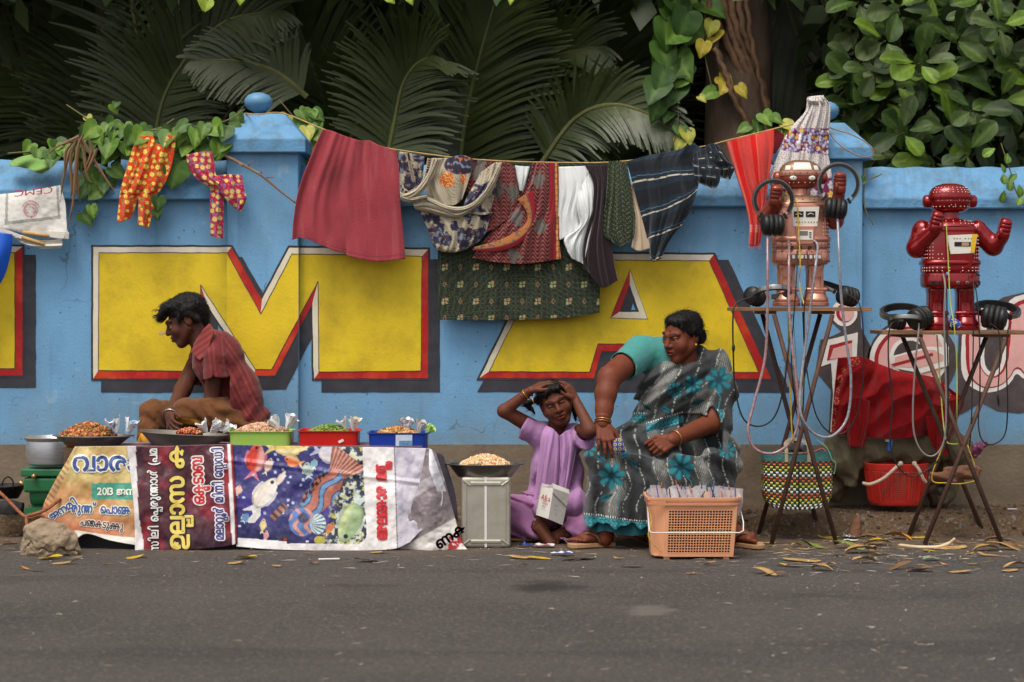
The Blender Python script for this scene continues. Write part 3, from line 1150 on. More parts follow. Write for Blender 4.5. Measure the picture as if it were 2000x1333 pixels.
TT = shade_tree(1432,11.9,0.205,'thick brown tree trunk wrapped in ropy climbing stems above the red cloth',(-1.5,11.2,3.0),(7.0,16,4.8),11000,3)
shade_tree(46,15.0,0.055,'slim pale trunk standing among the fronds at the far left',(-8,11.2,3.0),(-0.5,16,4.8),11000,4)
shade_tree(1092,14.2,0.05,'slender reddish trunk half hidden behind the middle fronds',(-4,14,3.6),(5,21,6.0),12000,8)

# ------------------------------------------------------------------ leaves that are objects of their own
LEAFM = {}


def leaf_mesh(kind,c1,c2,seed):
  key = (kind,c1,seed)
  if key in LEAFM: return LEAFM[key]
  r = random.Random(seed)
  nt_,ns = 12,7
  V,cols = [],[]
  out = {'heart': [(0,0),(-.10,.08),(-.15,.21),(-.10,.35),(.07,.44),(.28,.44),(.52,.35),(.76,.18),(.92,.06),(1,0)],
     'oval': [(0,0),(.06,.045),(.18,.13),(.38,.24),(.58,.30),(.76,.30),(.90,.22),(.98,.10),(1,0)]}[kind]
  edge = resample(np.array(cat(out,6)),nt_)
  wide = r.uniform(0.86,1.12)
  fo,dr,tw = r.uniform(0.08,0.3),r.uniform(0.05,0.35),r.uniform(-0.25,0.25)
  for i in range(nt_):
    t = i / (nt_ - 1)
    ox,oy = edge[i]
    for j in range(ns):
      s = 2 * j / (ns - 1) - 1
      x = t + (ox - t) * abs(s)
      y = s * oy * wide + 0.012 * math.sin(23 * t + seed) * s
      z = fo * abs(y) - dr * t * t + tw * y * t + 0.02 * math.sin(9 * t + 3 * abs(s)) * abs(s)
      V.append((x,y,z))
      vein = 1.0 if j == ns // 2 else 0.0
      side = 0.5 + 0.5 * math.sin(2 * math.pi * (t * 4.5 - abs(s) * 1.1))
      k = min(1,vein * 0.42 + 0.16 * side ** 3)
      a,b = lin(c1),lin(c2)
      sh = 0.85 + 0.3 * r.random()
      sp = 0.55 if r.random() < 0.04 else 1.0
      cols.append((a * (1 - k) + b * k) * sh * sp)
  Fs = [(i * ns + j,i * ns + j + 1,(i + 1) * ns + j + 1,(i + 1) * ns + j) for i in range(nt_ - 1) for j in range(ns - 1)]
  o = mk('leaf',V,Fs,MATS['leaf_skin'],None,True,np.array(cols),True)
  me = o.data
  bpy.data.objects.remove(o)
  LEAFM[key] = me
  return me


mat('leaf_skin',vcol=True,rough=0.48,spec=0.32,bump=0.15,bs=90)


def put_leaf(parent,me,p,d,nrm,s,name='leaf'):
  d = Vector(d).normalized()
  nrm = Vector(nrm)
  y = nrm.cross(d)
  y = y.normalized() if y.length > 1e-4 else d.orthogonal().normalized()
  z = d.cross(y)
  M = Matrix((d,y,z)).transposed().to_4x4()
  o = link(name,me,parent)
  base = parent.location if parent is not None else Vector((0,0,0))
  o.matrix_local = Matrix.Translation(Vector(p) - base) @ M @ Matrix.Scale(s,4)
  return o


GREENS = [((70,102,30),(128,152,66)),((56,88,26),(110,136,58)),((84,118,32),(144,164,70)),((46,74,26),(92,118,52))]
YELLOWS = [((150,150,58),(190,186,100)),((176,156,52),(206,190,96))]


def creeper(name,label,stems,spots,seed,d,group=None,size=(0.075,0.115),pal=GREENS,kind='heart',category='creeper'):
  r = random.Random(seed)
  t = thing(name,P(*stems[0][0],d),label,category,group)
  mb = MB()
  for st in stems:
    pts = [P(q[0],q[1],q[2] if len(q) > 2 else d) for q in st]
    MB().tube([Vector(p) for p in cat(pts,6)],0.0035,5).build('stem',mat('creeper_stem',(104,98,54),0.7,var=0.2),t)
  for sp in spots:
    x,y = sp[0],sp[1]
    dd = sp[2] if len(sp) > 2 and sp[2] else d - r.uniform(-0.05,0.06)
    s = sp[3] if len(sp) > 3 else r.uniform(*size)
    c = r.choice(sp[4] if len(sp) > 4 else pal)
    me = leaf_mesh(kind,c[0],c[1],r.randrange(4))
    put_leaf(t,me,P(x,y,dd),(r.uniform(-0.6,0.6),r.uniform(-0.5,-0.05),r.uniform(-1.1,-0.25)),(r.uniform(-.4,.4),-1,r.uniform(0.1,0.9)),s)
  return t


def inside(cx,cy,rx,ry,n,seed):
  r = random.Random(seed)
  o = []
  while len(o) < n:
    x,y = r.uniform(-1,1),r.uniform(-1,1)
    if x * x + y * y < 1: o.append((cx + x * rx,cy + y * ry))
  return o


creeper('creeper_vine','heart leaved creeper sprawling over the left wall top around the orange trousers',[
  [(15,300),(110,290),(230,262),(330,252),(430,240),(478,214)],[(170,290),(160,340),(192,376),(168,430)],[(130,205,10.6),(160,225,10.5),(215,262,10.4)],
  [(330,260),(345,330),(300,415)],[(300,262),(340,232)]],
  inside(225,262,66,30,34,1) + inside(390,262,66,28,30,2) + inside(92,288,62,14,12,3) + inside(188,320,36,50,14,4) + inside(285,268,60,22,14,5) +
  [(150,345),(186,340),(196,372),(178,402),(160,418),(170,365),(350,318,10.36,0.15),(355,300,10.4,0.12),(310,385,10.3,0.08),(306,410,10.3,0.06),(170,228,10.5,0.05,YELLOWS),(220,205,10.5,0.06),(228,200,10.5,0.05),(447,245,10.42,0.1),(462,222,10.45,0.1)],11,10.42)
creeper('creeper_vine','creeper leaves crowding behind the left pillar beside the maroon skirt',[[(545,195),(575,230),(605,255),(632,300)]],
    inside(585,225,38,22,12,6) + inside(612,265,18,30,8,7),12,10.75,pal=GREENS + YELLOWS[:1])
creeper('creeper_vine','few yellowing creeper leaves between the trunk and the red cloth',[[(1455,262),(1480,240),(1520,235),(1560,262)]],
    [(1490,222,10.6,0.09),(1478,238,10.6,0.08),(1462,246,10.6,0.08),(1508,228,10.6,0.07),(1530,240,10.6,0.1,YELLOWS),(1545,250,10.6,0.1,YELLOWS),(1520,250,10.6,0.07),(1470,255,10.6,0.07)],13,10.6)
creeper('creeper_vine','large leaved climber hanging down the left side of the thick trunk',[[(1330,-20),(1318,120),(1325,230),(1310,300)],[(1380,-20),(1375,90),(1390,170)]],
    [(1315,8,0,.2),(1345,25,0,.19),(1300,40,0,.2),(1360,45,0,.16),(1330,60,0,.17),(1290,85,0,.2),(1322,105,0,.2),(1300,130,0,.19),(1345,125,0,.15),(1290,160,0,.18),(1325,165,0,.17),
    (1340,150,0,.1),(1290,195,0,.15),(1310,212,0,.12),(1325,245,0,.1),(1300,70,0,.19),(1338,0,0,.2),(1370,5,0,.18),(1310,-15,0,.2),(1392,42,0,.1,YELLOWS),(1400,60,0,.115,YELLOWS),(1376,82,0,.1,YELLOWS),
    (1405,150,0,.11,YELLOWS + GREENS),(1418,162,0,.09,YELLOWS),(1398,178,0,.12,YELLOWS + GREENS),(1442,168,0,.09,YELLOWS),(1366,188,0,.06,YELLOWS),(1335,268,0,.1,YELLOWS),(1340,255,0,.1,YELLOWS)],14,11.62,size=(0.1,0.18))
creeper('creeper_vine','thin creeper with small round leaves trailing over the wall at the far right',[[(1955,280),(1975,340),(1985,375),(2010,420)],[(1690,330),(1688,400),(1706,440)],[(1690,352),(1712,345),(1722,340)]],
    [(1955,320),(1972,352),(1962,372),(1990,360),(1986,340),(1968,300),(1996,385),(1960,340),(1944,290),(1694,352,10.36,0.04),(1684,340,10.36,0.04)],15,10.37,size=(0.05,0.085),kind='oval')
creeper('creeper_vine','few bright leaf tips dangling at the top edge of the picture',[[(402,-30),(406,5)],[(757,-30),(760,0)],[(797,-30),(800,0)]],
    [(402,-6,0,.09),(407,2,0,.07),(757,-8,0,.06),(797,-8,0,.06),(468,-8,0,.06),(1000,-6,0,0.05)],16,10.9,pal=[((130,150,40),(160,176,80))])

# climbing stems round the trunk
mb_list = []
for i,st in enumerate(([(1385,-30),(1400,40),(1432,110),(1462,180),(1495,262)],[(1400,-30),(1425,50),(1450,120),(1482,190),(1500,280)],[(1420,-30),(1440,60),(1470,140),(1492,220),(1502,300)],
            [(1378,-30),(1392,60),(1410,130),(1450,220),(1478,300)],[(1440,-30),(1452,60),(1478,130),(1497,200),(1504,300)],[(1395,95),(1420,150),(1432,190),(1470,260)],[(1455,-30),(1468,80),(1488,170),(1503,250)])):
  pts = [P(x,y,11.72 - 0.02 * i + (0.12 * max(0,(x - 1445) / 60)) ** 1) for x,y in st]
  MB().tube([Vector(p) + Vector((0.006 * math.sin(j * 1.7 + i),0,0)) for j,p in enumerate(cat(pts,8))],0.026 - 0.002 * i,7).build('climbing_stem',mat('liana_bark',(112,84,60),0.85,var=0.3,vs=10,bump=0.7,bs=40),TT,True)

# broad-leaved shrub over the right part of the wall
sh = thing('broadleaf_shrub',P(1850,590,11.6) + Vector((0,0,-CZ)),'dense shrub with big glossy oval leaves over the right end of the wall','shrub')
r = random.Random(21)
tw = MB()
OV = [((58,82,22),(110,132,54)),((44,66,20),(84,106,44)),((84,112,26),(136,154,58)),((36,54,18),(70,88,38)),((66,82,40),(112,124,80)),((50,72,22),(96,116,48))]
spots = []
while len(spots) < 56:
  x,y = r.uniform(1655,2080),r.uniform(-70,320)
  if x < 1700 and 150 < y < 300 and r.random() < 0.6: continue
  if y > 255 and x < 1720: continue
  if x < 1690 and r.random() < 0.35: continue
  if all(math.hypot(x - a,y - b) > 34 for a,b,_ in spots): spots.append((x,y,r.uniform(10.75,11.5)))
nleaf = 0
for x,y,d in spots:
  p = P(x,y,d)
  o = Vector((r.uniform(-0.2,0.2),0.55,r.uniform(-0.5,-0.1)))
  tw.tube([p + o,p + o * 0.4 + Vector((0,0,0.03)),p],[0.010,0.006,0.004],5)
  a0 = r.uniform(0,6.28)
  for k in range(r.choice((4,5,5,6))):
    if nleaf >= 298: break
    a = a0 + k * 1.2566 + r.uniform(-.3,.3)
    c = r.choice(OV)
    me = leaf_mesh('oval',c[0],c[1],r.randrange(5))
    d3 = Vector((math.cos(a),-0.35 + r.uniform(-.3,.3),math.sin(a) * 0.8 + 0.15))
    put_leaf(sh,me,p + d3 * 0.03,d3,(r.uniform(-.3,.3),-1,r.uniform(0.3,1.0)),r.uniform(0.13,0.2))
    nleaf += 1
for i in range(16):
  x = r.uniform(1680,2050)
  b = P(x,500,11.9)
  tw.tube([b,b + Vector((r.uniform(-.2,.2),0,0.6)),b + Vector((r.uniform(-.4,.4),r.uniform(-.5,.1),1.6))],[0.02,0.014,0.007],6)
tw.build('twig',mat('twig_bark',(84,74,56),0.85,var=0.25),sh)
tag(leaf_cloud('inner_foliage',2600,(1.85,11.5,0.9),(3.9,12.6,3.1),0.17,M_mid,31,sh),kind='stuff')
tag(leaf_cloud('inner_foliage',900,(1.95,11.2,1.4),(3.9,11.6,2.9),0.16,M_mid,32,sh),kind='stuff')
# ================================================================== LAUNDRY ON THE WALL AND THE LINE
M_cloth = mat('printed_cloth',vcol=True,rough=0.88,spec=0.25,sheen=0.25,bump=0.25,bs=160)
M_dull = mat('plain_cloth',vcol=True,rough=0.9,spec=0.2,sheen=0.2,bump=0.35,bs=120,var=0.08,vs=6)


def K(x0,y0,s):
  return lambda *q: [(x0 + p[0] / s,y0 + p[1] / s) + tuple(p[2:]) for p in q]


def flat(c,dirt=None,amt=0.3):
  def f(u,v,px,py):
    col = np.ones(u.shape + (3,)) * lin(c)
    col = col * (0.9 + 0.2 * fbm(px / 30,py / 30,0,3))[...,None]
    if dirt: col = mixc(col,amt * sstep(0.45,0.7,fbm(px / 45,py / 45,0,7)),dirt)
    return col
  return f


WG = 'washing hung along the wall'


def hang(name,label,catg,loc):
  return thing(name,loc,label,catg,WG)


rope = MB().tube([Vector(p) for p in cat([P(x,y,d) for x,y,d in ((478,222,10.5),(505,224,10.34),(553,222,10.42),(630,252,10.36),(700,276,10.34),(776,293,10.335),(930,312,10.33),(1100,318,10.33),(1230,314,10.33),(1375,286,10.33),(1420,275,10.33),(1512,252,10.34),(1560,240,10.36),(1598,226,10.42),(1611,222,10.5))],8)],0.0035,6).build('clothesline',mat('line_rope',(186,150,96),0.85,var=0.2,vs=30),None,True)
tag(rope,'thin clothesline rope slung between the two pillar balls','rope')
lo = MB().tube([Vector(p) for p in cat([P(x,y,d) for x,y,d in ((1612,232,10.42),(1622,250,10.37),(1660,262,10.33),(1690,278,10.32),(1706,296,10.315),(1700,306,10.31),(1680,306,10.31),(1655,294,10.315),(1632,276,10.34),(1620,258,10.38),(1612,236,10.42))],8)],0.003,6).build('cord_loop',mat('brown_cord',(146,106,74),0.8),None,True)
tag(lo,'brown cord looped loosely over the cap of the right pillar','cord')

# green cap on the coping
k = K(0,240,3.571)
o = drape('folded_cap',[k((80,265),(160,235),(250,222),(330,245)),k((62,285),(160,262,-.03),(260,262,-.03),(368,282)),k((75,300),(180,300,-.025),(270,318,-.02),(350,318)),k((110,300),(190,322),(270,350),(300,354))],10.42,M_dull,flat((122,160,84),(90,126,60)),lambda u,v,x,y: 0.012 * np.sin(9 * u + 5 * v) - 0.06 * v,2)
tag(o,'light green cloth cap lying on the sloping wall top at the far left','cap',WG)

# white printed bag with wooden rods
bag = hang('cloth_bag','white cloth bag with red print and grey border hung at the left edge','bag',P(65,487,10.34))


def bagcol(u,v,px,py):
  c = np.ones(u.shape + (3,)) * lin((226,222,214))
  c = c * (0.92 + 0.16 * fbm(px / 40,py / 40,0,2))[...,None]
  sk = py + 0.11 * (px - 60)                                       # the print leans with the bag
  b = ((np.abs(px - (14 - 0.03 * (py - 380))) < 2.6) | (np.abs(px - (113 + 0.05 * (py - 380))) < 2.6)) & (sk < 434)
  b |= (np.abs(sk - 431) < 3.2) & (px > 11) & (px < 119)
  c = mixc(c,b * (0.45 + 0.4 * ((np.floor(px / 1.7) + np.floor(py / 1.7)) % 2)),(112,116,112))
  r = np.hypot(px - 60,(py - 411) * 0.95)
  ring = (np.abs(r - 13) < 1.0) | (np.abs(r - 10.5) < 0.6) | ((r < 9) & (fbm(px / 2.2,py / 2.2,0,4) > 0.55)) | ((np.abs(r - 17) < 1) & (py < 405))
  return mixc(c,ring * 0.75,(178,70,78))


drape('bag_body',[k((-160,520),(0,500),(200,478),(420,437)),k((-160,620),(0,610),(200,600),(455,560)),k((-160,720),(10,715),(250,735),(465,700)),k((-160,790),(20,745),(250,790),(478,808))],10.355,M_cloth,bagcol,
   lambda u,v,x,y: 0.010 * np.sin(7 * u + 3 * v) - 0.03 * v * (1 - v) - 0.015 * fbm(x / 22,y / 22,0,1),1.6,bag)
drape('handle_sleeve',[k((-60,760),(20,742),(160,790)),k((-60,800),(0,765),(150,812))],10.31,M_cloth,flat((214,208,196)),None,2,bag)
drape('handle_sleeve',[k((340,752),(470,760),(480,790)),k((340,800),(420,812),(478,812))],10.315,M_cloth,flat((222,216,206)),None,2,bag)
drape('handle_sleeve',[k((100,800),(300,822),(432,815)),k((160,842),(320,850),(436,845)),k((300,880),(360,878),(428,876))],10.33,M_cloth,flat((218,212,200)),lambda u,v,x,y: 0.01 * np.sin(8 * v),2,bag)
M_rod = mat('bamboo_rod',(196,156,96),0.6,var=0.2,vs=14)
for a,b in (((160,765),(345,792)),((148,795),(310,850))):
  MB().tube([P(*k(a)[0],10.318),P(*k(b)[0],10.318)],0.0095,8).build('wooden_rod',M_rod,bag,True)


def glyphs(text):
  """letters of the built-in font as flat meshes with their bounds"""
  out = []
  for ch in text:
    if ch not in GLY:
      cu = bpy.data.curves.new('glyph','FONT')
      cu.body = ch
      cu.resolution_u = 3
      ob = bpy.data.objects.new('glyph',cu)
      COL.objects.link(ob)
      dg = bpy.context.evaluated_depsgraph_get()
      me = bpy.data.meshes.new_from_object(ob.evaluated_get(dg))
      bpy.data.objects.remove(ob)
      V = np.array([v.co[:] for v in me.vertices]).reshape(-1,3)
      Fs = [tuple(p.vertices) for p in me.polygons]
      bpy.data.meshes.remove(me)
      GLY[ch] = (V,Fs)
    out.append(GLY[ch])
  return out


GLY = {}


def word(text,size,bold=0.0,gap=0.06,ov=0.62,squash=1.0):
  """flat letters set in a row; '+' joins the next letter under the previous (a stacked pair), '*' overlaps it"""
  V,Fs,x,prev = [],[],0.0,None
  mode = None
  for ch in text:
    if ch in '+*':
      mode = ch
      continue
    if ch == ' ':
      x += 0.32 * size
      continue
    g,f = glyphs(ch)[0]
    if not len(g): continue
    w = (g[:,0].max() - g[:,0].min()) * size * squash
    q = g[:,:2] * size
    q[:,0] = (q[:,0] - q[:,0].min()) * squash
    if mode == '+':
      q = q * 0.62
      q[:,0] += prev[0] + prev[1] * 0.42
      q[:,1] -= 0.36 * size
      x = max(x,prev[0] + prev[1] * 0.42 + w * 0.62 + gap * size)
    else:
      if mode == '*': x -= prev[1] * (1 - ov) + gap * size
      q[:,0] += x
      prev = (x,w)
      x += w + gap * size
    mode = None
    b = sum(len(a) for a in V)
    V.append(q)
    Fs += [tuple(b + i for i in t) for t in f]
  return np.concatenate(V),Fs,x


def fatten(V,Fs,w):
  """outline copies shifted round a circle: a bold or bordered version of flat letters"""
  vs,fs = [],[]
  for i in range(8):
    a = i * math.pi / 4
    b = len(V) * i
    vs.append(V + np.array([math.cos(a),math.sin(a)]) * w)
    fs += [tuple(b + j for j in t) for t in Fs]
  return np.concatenate(vs),fs


# upside-down red lettering on the bag
V,Fs,w_ = word('CEMC',1.0,gap=0.1)
V = np.concatenate([V * (1,1.1)])
pts = []
for a,b in V:
  px = 103 - a * 78 / w_
  py = 366 + b * 17 - 0.10 * (px - 60) + 3
  pts.append(P(px,py,10.306))
mk('red_lettering',pts,Fs,mat('red_print',(170,70,78),0.8),bag)

# blue tarpaulin
o = drape('tarpaulin',[[(-60,440),(-20,450),(24,458)],[(-70,500),(-25,505,-.02),(22,490)],[(-80,560),(-40,560,-.02),(6,545)],[(-90,640),(-60,620),(-30,590)]],10.28,mat('blue_plastic',(20,92,206),0.35,var=0.1,spec=0.6),None,lambda u,v,x,y: 0.02 * np.sin(6 * u + 2 * v),3)
tag(o,'corner of shiny blue plastic sheet hanging at the left edge','tarpaulin',WG)


# orange flowered trousers
def daisies(base,cA,cB,cC,cell,cx):
  def f(u,v,px,py):
    x,y = px + 3 * np.sin(py / 40),py
    c = np.ones(u.shape + (3,)) * lin(base)
    a,b,i = scatter(x,y,cell * 0.62,cell * 0.16,5.0,7,0.35)
    c = mixc(c,a * 0.9,cC)
    a,b,i = scatter(x + 7,y + 4,cell * 0.95,cell * 0.25,2.0,7,0.3)
    c = mixc(c,a,cB)
    c = mixc(c,b,(90,70,40))
    a,b,i = scatter(x,y,cell,cell * 0.31,1.0,8,0.3)
    c = mixc(c,a,cA)
    c = mixc(c,b,cx)
    return c
  return f


tro = hang('floral_trousers','orange baby trousers with yellow flowers hung over the left wall top','trousers',P(285,447,10.33))
dz = daisies((206,62,18),(240,214,92),(140,120,62),(222,96,56),14,(226,160,40))
drape('trouser_seat',[k((945,130),(960,100),(1060,92),(1090,145),(1150,140),(1170,85),(1225,95)),k((915,210),(1000,190,-.01),(1080,200,-.015),(1160,200,-.01),(1222,165)),k((880,330),(960,330,-.02),(1050,330,-.015),(1195,310)),k((850,430),(950,440,-.02),(980,445,-.01),(1060,440,-.02),(1150,420)),k((838,490),(940,500,-.01),(970,490,0.008),(1010,490,-.01),(1100,498))],
   10.335,M_cloth,dz,folds(3,0.005,3,1.0),1.5,tro)
drape('trouser_leg',[k((840,478),(900,478,-.02),(972,484)),k((826,580),(880,585,-.025),(942,590)),k((815,692),(850,690,-.02),(915,664))],10.342,M_cloth,dz,folds(1.5,0.004,4,1.0),1.5,tro)
drape('trouser_leg',[k((962,484),(1030,484,-.02),(1103,488)),k((965,590),(1010,590,-.025),(1078,590)),k((962,712),(1000,722,-.02),(1035,740))],10.342,M_cloth,dz,folds(1.5,0.004,5,1.0),1.5,tro)

pk = hang('floral_garment','small magenta flowered garment twisted over the wall beside the left pillar','baby clothes',P(430,466,10.33))
dp = daisies((168,22,62),(226,204,110),(122,110,160),(206,86,110),14,(206,150,60))
drape('garment_top',[k((1300,225),(1390,205,-.01),(1475,200)),k((1310,290),(1400,280,-.02),(1500,300)),k((1370,390),(1430,380,-.03),(1510,370)),k((1470,450),(1520,430,-.03),(1570,420))],10.34,M_cloth,dp,folds(3,0.006,6,1),1.5,pk)
drape('garment_sleeve',[k((1490,372),(1580,362),(1690,365)),k((1480,440,-.01),(1580,450,-.02),(1705,470)),k((1540,490),(1600,540,-.015),(1718,530)),k((1600,560),(1640,600),(1680,620))],10.333,M_cloth,dp,folds(2.5,0.006,7,1,0.3),1.5,pk)
drape('garment_leg',[k((1465,440),(1520,445,-.015),(1565,450)),k((1466,600),(1510,600,-.025),(1560,600)),k((1470,790),(1515,800,-.015),(1555,810))],10.345,M_cloth,dp,folds(1.6,0.005,8,1),1.5,pk)

# dry palm leaf and stick
dl = thing('dry_palm_leaf',P(158,268,10.4),'brown dried palm leaf hanging in strips over the wall beside the creeper','dead leaf')
for i,st in enumerate(([(155,272),(135,300),(122,360),(118,395)],[(150,272),(138,310),(140,370),(137,392)],[(155,270),(150,320),(152,370),(156,395)],[(158,268),(165,310),(172,350),(190,360)],[(150,275),(115,285),(90,305)],[(160,272),(176,300),(210,355),(231,383)],
            [(162,262),(150,300),(142,400),(124,470)],[(140,280),(128,300),(126,345)],[(175,275),(178,300),(160,345)],[(190,290),(178,318),(165,345)])):
  pts = [Vector(p) for p in cat([P(x,y,10.33 - 0.004 * i) for x,y in st],6)]
  n = len(pts)
  V,Fs = [],[]
  for j,p in enumerate(pts):
    w = 0.0085 * (1 - abs(2 * j / (n - 1) - 0.7) ** 2 * 0.75)
    V += [p + Vector((-w,0.0,0)),p + Vector((0,-0.004,0)),p + Vector((w,0.002,0))]
    if j: Fs += [(3 * j - 3,3 * j - 2,3 * j + 1,3 * j),(3 * j - 2,3 * j - 1,3 * j + 2,3 * j + 1)]
  mk('leaflet',V,Fs,M_dry,dl)
MB().tube([P(155,268,10.42),P(110,288,10.4),P(85,300,10.45)],[0.012,0.009,0.004],6).build('midrib',M_dry,dl)
stick = MB()
sp = [Vector(p) for p in cat([P(x,y,d) for x,y,d in ((412,297,10.44),(430,300,10.38),(470,320,10.34),(510,343,10.335),(545,372,10.335),(577,397,10.34))],6)]
stick.tube(sp,[0.010 - 0.006 * i / len(sp) for i in range(len(sp))],7)
for a,b in (((468,320),(474,327)),((483,325),(494,315)),((509,342),(512,331)),((520,347),(535,347))):
  stick.tube([P(*a,10.335),P(*b,10.325)],[0.004,0.002],5)
tag(stick.build('dry_branch',mat('stick_bark',(134,104,74),0.85,var=0.3,vs=20,bump=0.4,bs=60),None,True),'bare brown branch leaning across the left pillar below its cap','branch')

# maroon skirt
k2 = K(560,230,4.444)


def skirtcol(u,v,px,py):
  c = np.ones(u.shape + (3,)) * lin((158,62,70)) * (0.88 + 0.26 * fbm(px / 50,py / 60,0,3))[...,None]
  c = mixc(c,0.35 * sstep(0.5,0.75,fbm(px / 8,py / 60,0,5)),(176,92,96))
  st = sstep(52,8,np.hypot((px - 655),(py - 345) * 0.7) + 18 * fbm(px / 14,py / 14,0,9))
  c = mixc(c,0.55 * st,(92,40,46))
  return mixc(c,0.5 * (np.abs(v - 0.965) < 0.004),(110,40,48))


sk = drape('maroon_skirt',[k2((310,102),(380,112),(520,165),(640,200),(720,200),(800,238),(950,285)),k2((240,260),(360,290),(540,330),(720,380),(860,400),(972,440)),k2((110,600),(280,640),(500,680),(700,720),(860,720),(985,720)),k2((60,880),(240,930),(460,970),(680,1000),(860,1000),(1010,990)),k2((48,1060),(130,1045),(230,1075),(400,1150),(520,1180,.01),(540,1205,-.01),(780,1250),(1030,1228))],
     10.31,M_dull,skirtcol,folds(3.2,0.011,11,0.55,-0.10),2)
tag(sk,'faded maroon gathered skirt hanging right of the left pillar','skirt',WG)

# beige shawl with dark flowers and copper sequins
k3 = K(770,280,5.126)
shw = hang('knitted_shawl','beige knitted shawl with dark blue flowers and copper sequins knotted on the line','shawl',P(880,492,10.3))


def shawl(zone):
  def f(u,v,px,py):
    X,Y = (px - 770) * 5.126,(py - 280) * 5.126
    w = 22 * (fbm(X / 60,Y / 60,0,8) - 0.45)
    c = np.ones(u.shape + (3,)) * lin((184,172,148))
    c = mixc(c,0.5 * ((np.sin((X * 0.35 + Y * 0.95) * 0.72) > 0.55)),(120,106,88))
    if zone == 'edge':
      b = np.abs(v - 0.5) < 0.3
      c = mixc(c,b,(52,30,28))
      c = mixc(c,b * (np.sin(u * 120) > 0.6),(176,150,120))
      return c
    if zone in ('bloom','tail'):
      n1,n2 = fbm(X / 75,Y / 75,0,13,4),fbm(X / 38 + 9,Y / 38,0,17,3)
      m = sstep(0.42,0.46,n1)
      if zone == 'tail': m = m * (v > 0.30) * (v < 0.95)
      c = mixc(c,m,(44,42,66))
      c = mixc(c,m * sstep(0.52,0.55,n2),(122,122,140))
      c = mixc(c,m * sstep(0.60,0.62,fbm(X / 30,Y / 30,0,23,2)),(190,104,40))
      c = mixc(c,m * sstep(0.64,0.66,fbm(X / 34 + 5,Y / 34,0,29,2)),(150,30,26))
      c = mixc(c,(np.abs(n1 - 0.425) < 0.012),(28,26,34))
    if zone == 'seq':
      for cx,cy,rx,ry in ((535,370,80,75),(690,350,32,70)):
        r = np.hypot((X - cx) / rx,(Y - cy) / ry) + w / 40
        m = sstep(1.0,0.85,r)
        c = mixc(c,m,(196,98,44))
        c = mixc(c,m * (hsh(np.floor(X / 9),np.floor(Y / 9),3.0) > 0.7),(250,196,120))
      m = sstep(165,150,np.hypot(X - 660,(Y - 215) * 1.6) + w * 1.6)
      c = mixc(c,m,(40,38,56))
      c = mixc(c,m * sstep(0.52,0.56,fbm(X / 30,Y / 30,0,23,2)),(186,96,44))
      c = mixc(c,m * sstep(0.55,0.58,fbm(X / 34 + 5,Y / 34,0,29,2)),(120,122,140))
    return c
  return f


drape('shawl_panel',[k3((40,85),(120,92),(200,110),(300,135)),k3((50,300),(130,280),(210,290),(290,300)),k3((70,500),(150,480),(200,470),(280,420))],10.325,M_cloth,shawl('bloom'),folds(3,0.006,21,1),1.6,shw)
drape('shawl_panel',[k3((380,150),(520,150),(680,120),(790,160)),k3((300,300),(480,290,-.03),(640,290,-.03),(770,290)),k3((320,470),(440,480,-.04),(590,480,-.035),(730,420)),k3((380,640),(480,620,-.03),(600,620,-.03),(680,560))],10.315,M_cloth,shawl('seq'),folds(3,0.008,22,1,-.2),1.5,shw)
drape('shawl_panel',[k3((230,650),(420,700),(700,680),(960,560),(1010,480)),k3((300,780),(500,800,-.03),(740,780,-.03),(970,660)),k3((360,930),(520,930,-.04),(760,900,-.03),(945,800)),k3((380,1000),(460,1050,-.03),(660,1060,-.03),(900,930)),k3((400,1040),(490,1085),(650,1085),(800,1020))],10.315,M_cloth,shawl('bloom'),folds(4,0.008,23,1),1.5,shw)
drape('shawl_panel',[k3((860,300),(1000,200),(1080,190)),k3((810,400),(900,400,-.02),(1050,300)),k3((740,520),(850,520,-.03),(1020,420)),k3((700,620),(820,620,-.02),(960,640)),k3((720,700),(880,720,-.02),(985,700))],10.30,M_cloth,shawl('tail'),folds(3,0.007,24,1,.2),1.5,shw)
# long twisted folds of the knot, laid over the panels
for i,(up,dn) in enumerate(([[(180,590),(300,530),(480,600),(600,690),(760,640),(900,480),(1040,220)],[(210,660),(330,690),(480,730),(640,745),(800,660),(960,520),(1075,250)]],
               [[(310,530),(400,570),(520,620),(640,640),(760,610),(880,500),(990,330)],[(330,580),(420,640),(520,690),(640,700),(790,650),(930,520),(1010,400)]],
               [[(370,155),(340,280),(250,420),(130,490),(60,510)],[(470,160),(400,330),(290,480),(160,570),(75,560)]],
               [[(60,480),(100,520),(160,540),(320,520)],[(65,560),(110,590),(190,590),(330,550)]])):
  mid = [((a[0] + b[0]) / 2,(a[1] + b[1]) / 2,-0.03) for a,b in zip(up,dn)]
  q1 = [((a[0] * 3 + b[0]) / 4,(a[1] * 3 + b[1]) / 4,-0.022) for a,b in zip(up,dn)]
  q3 = [((a[0] + b[0] * 3) / 4,(a[1] + b[1] * 3) / 4,-0.022) for a,b in zip(up,dn)]
  drape('twisted_fold',[k3(*up),k3(*q1),k3(*mid),k3(*q3),k3(*dn)],10.285 - 0.006 * i,M_cloth,shawl(''),lambda u,v,x,y: 0.006 * np.sin(v * 19 + 2 * np.sin(5 * u)) + 0.004 * np.sin(v * 37 + u * 6),1.6,shw,nv=22)
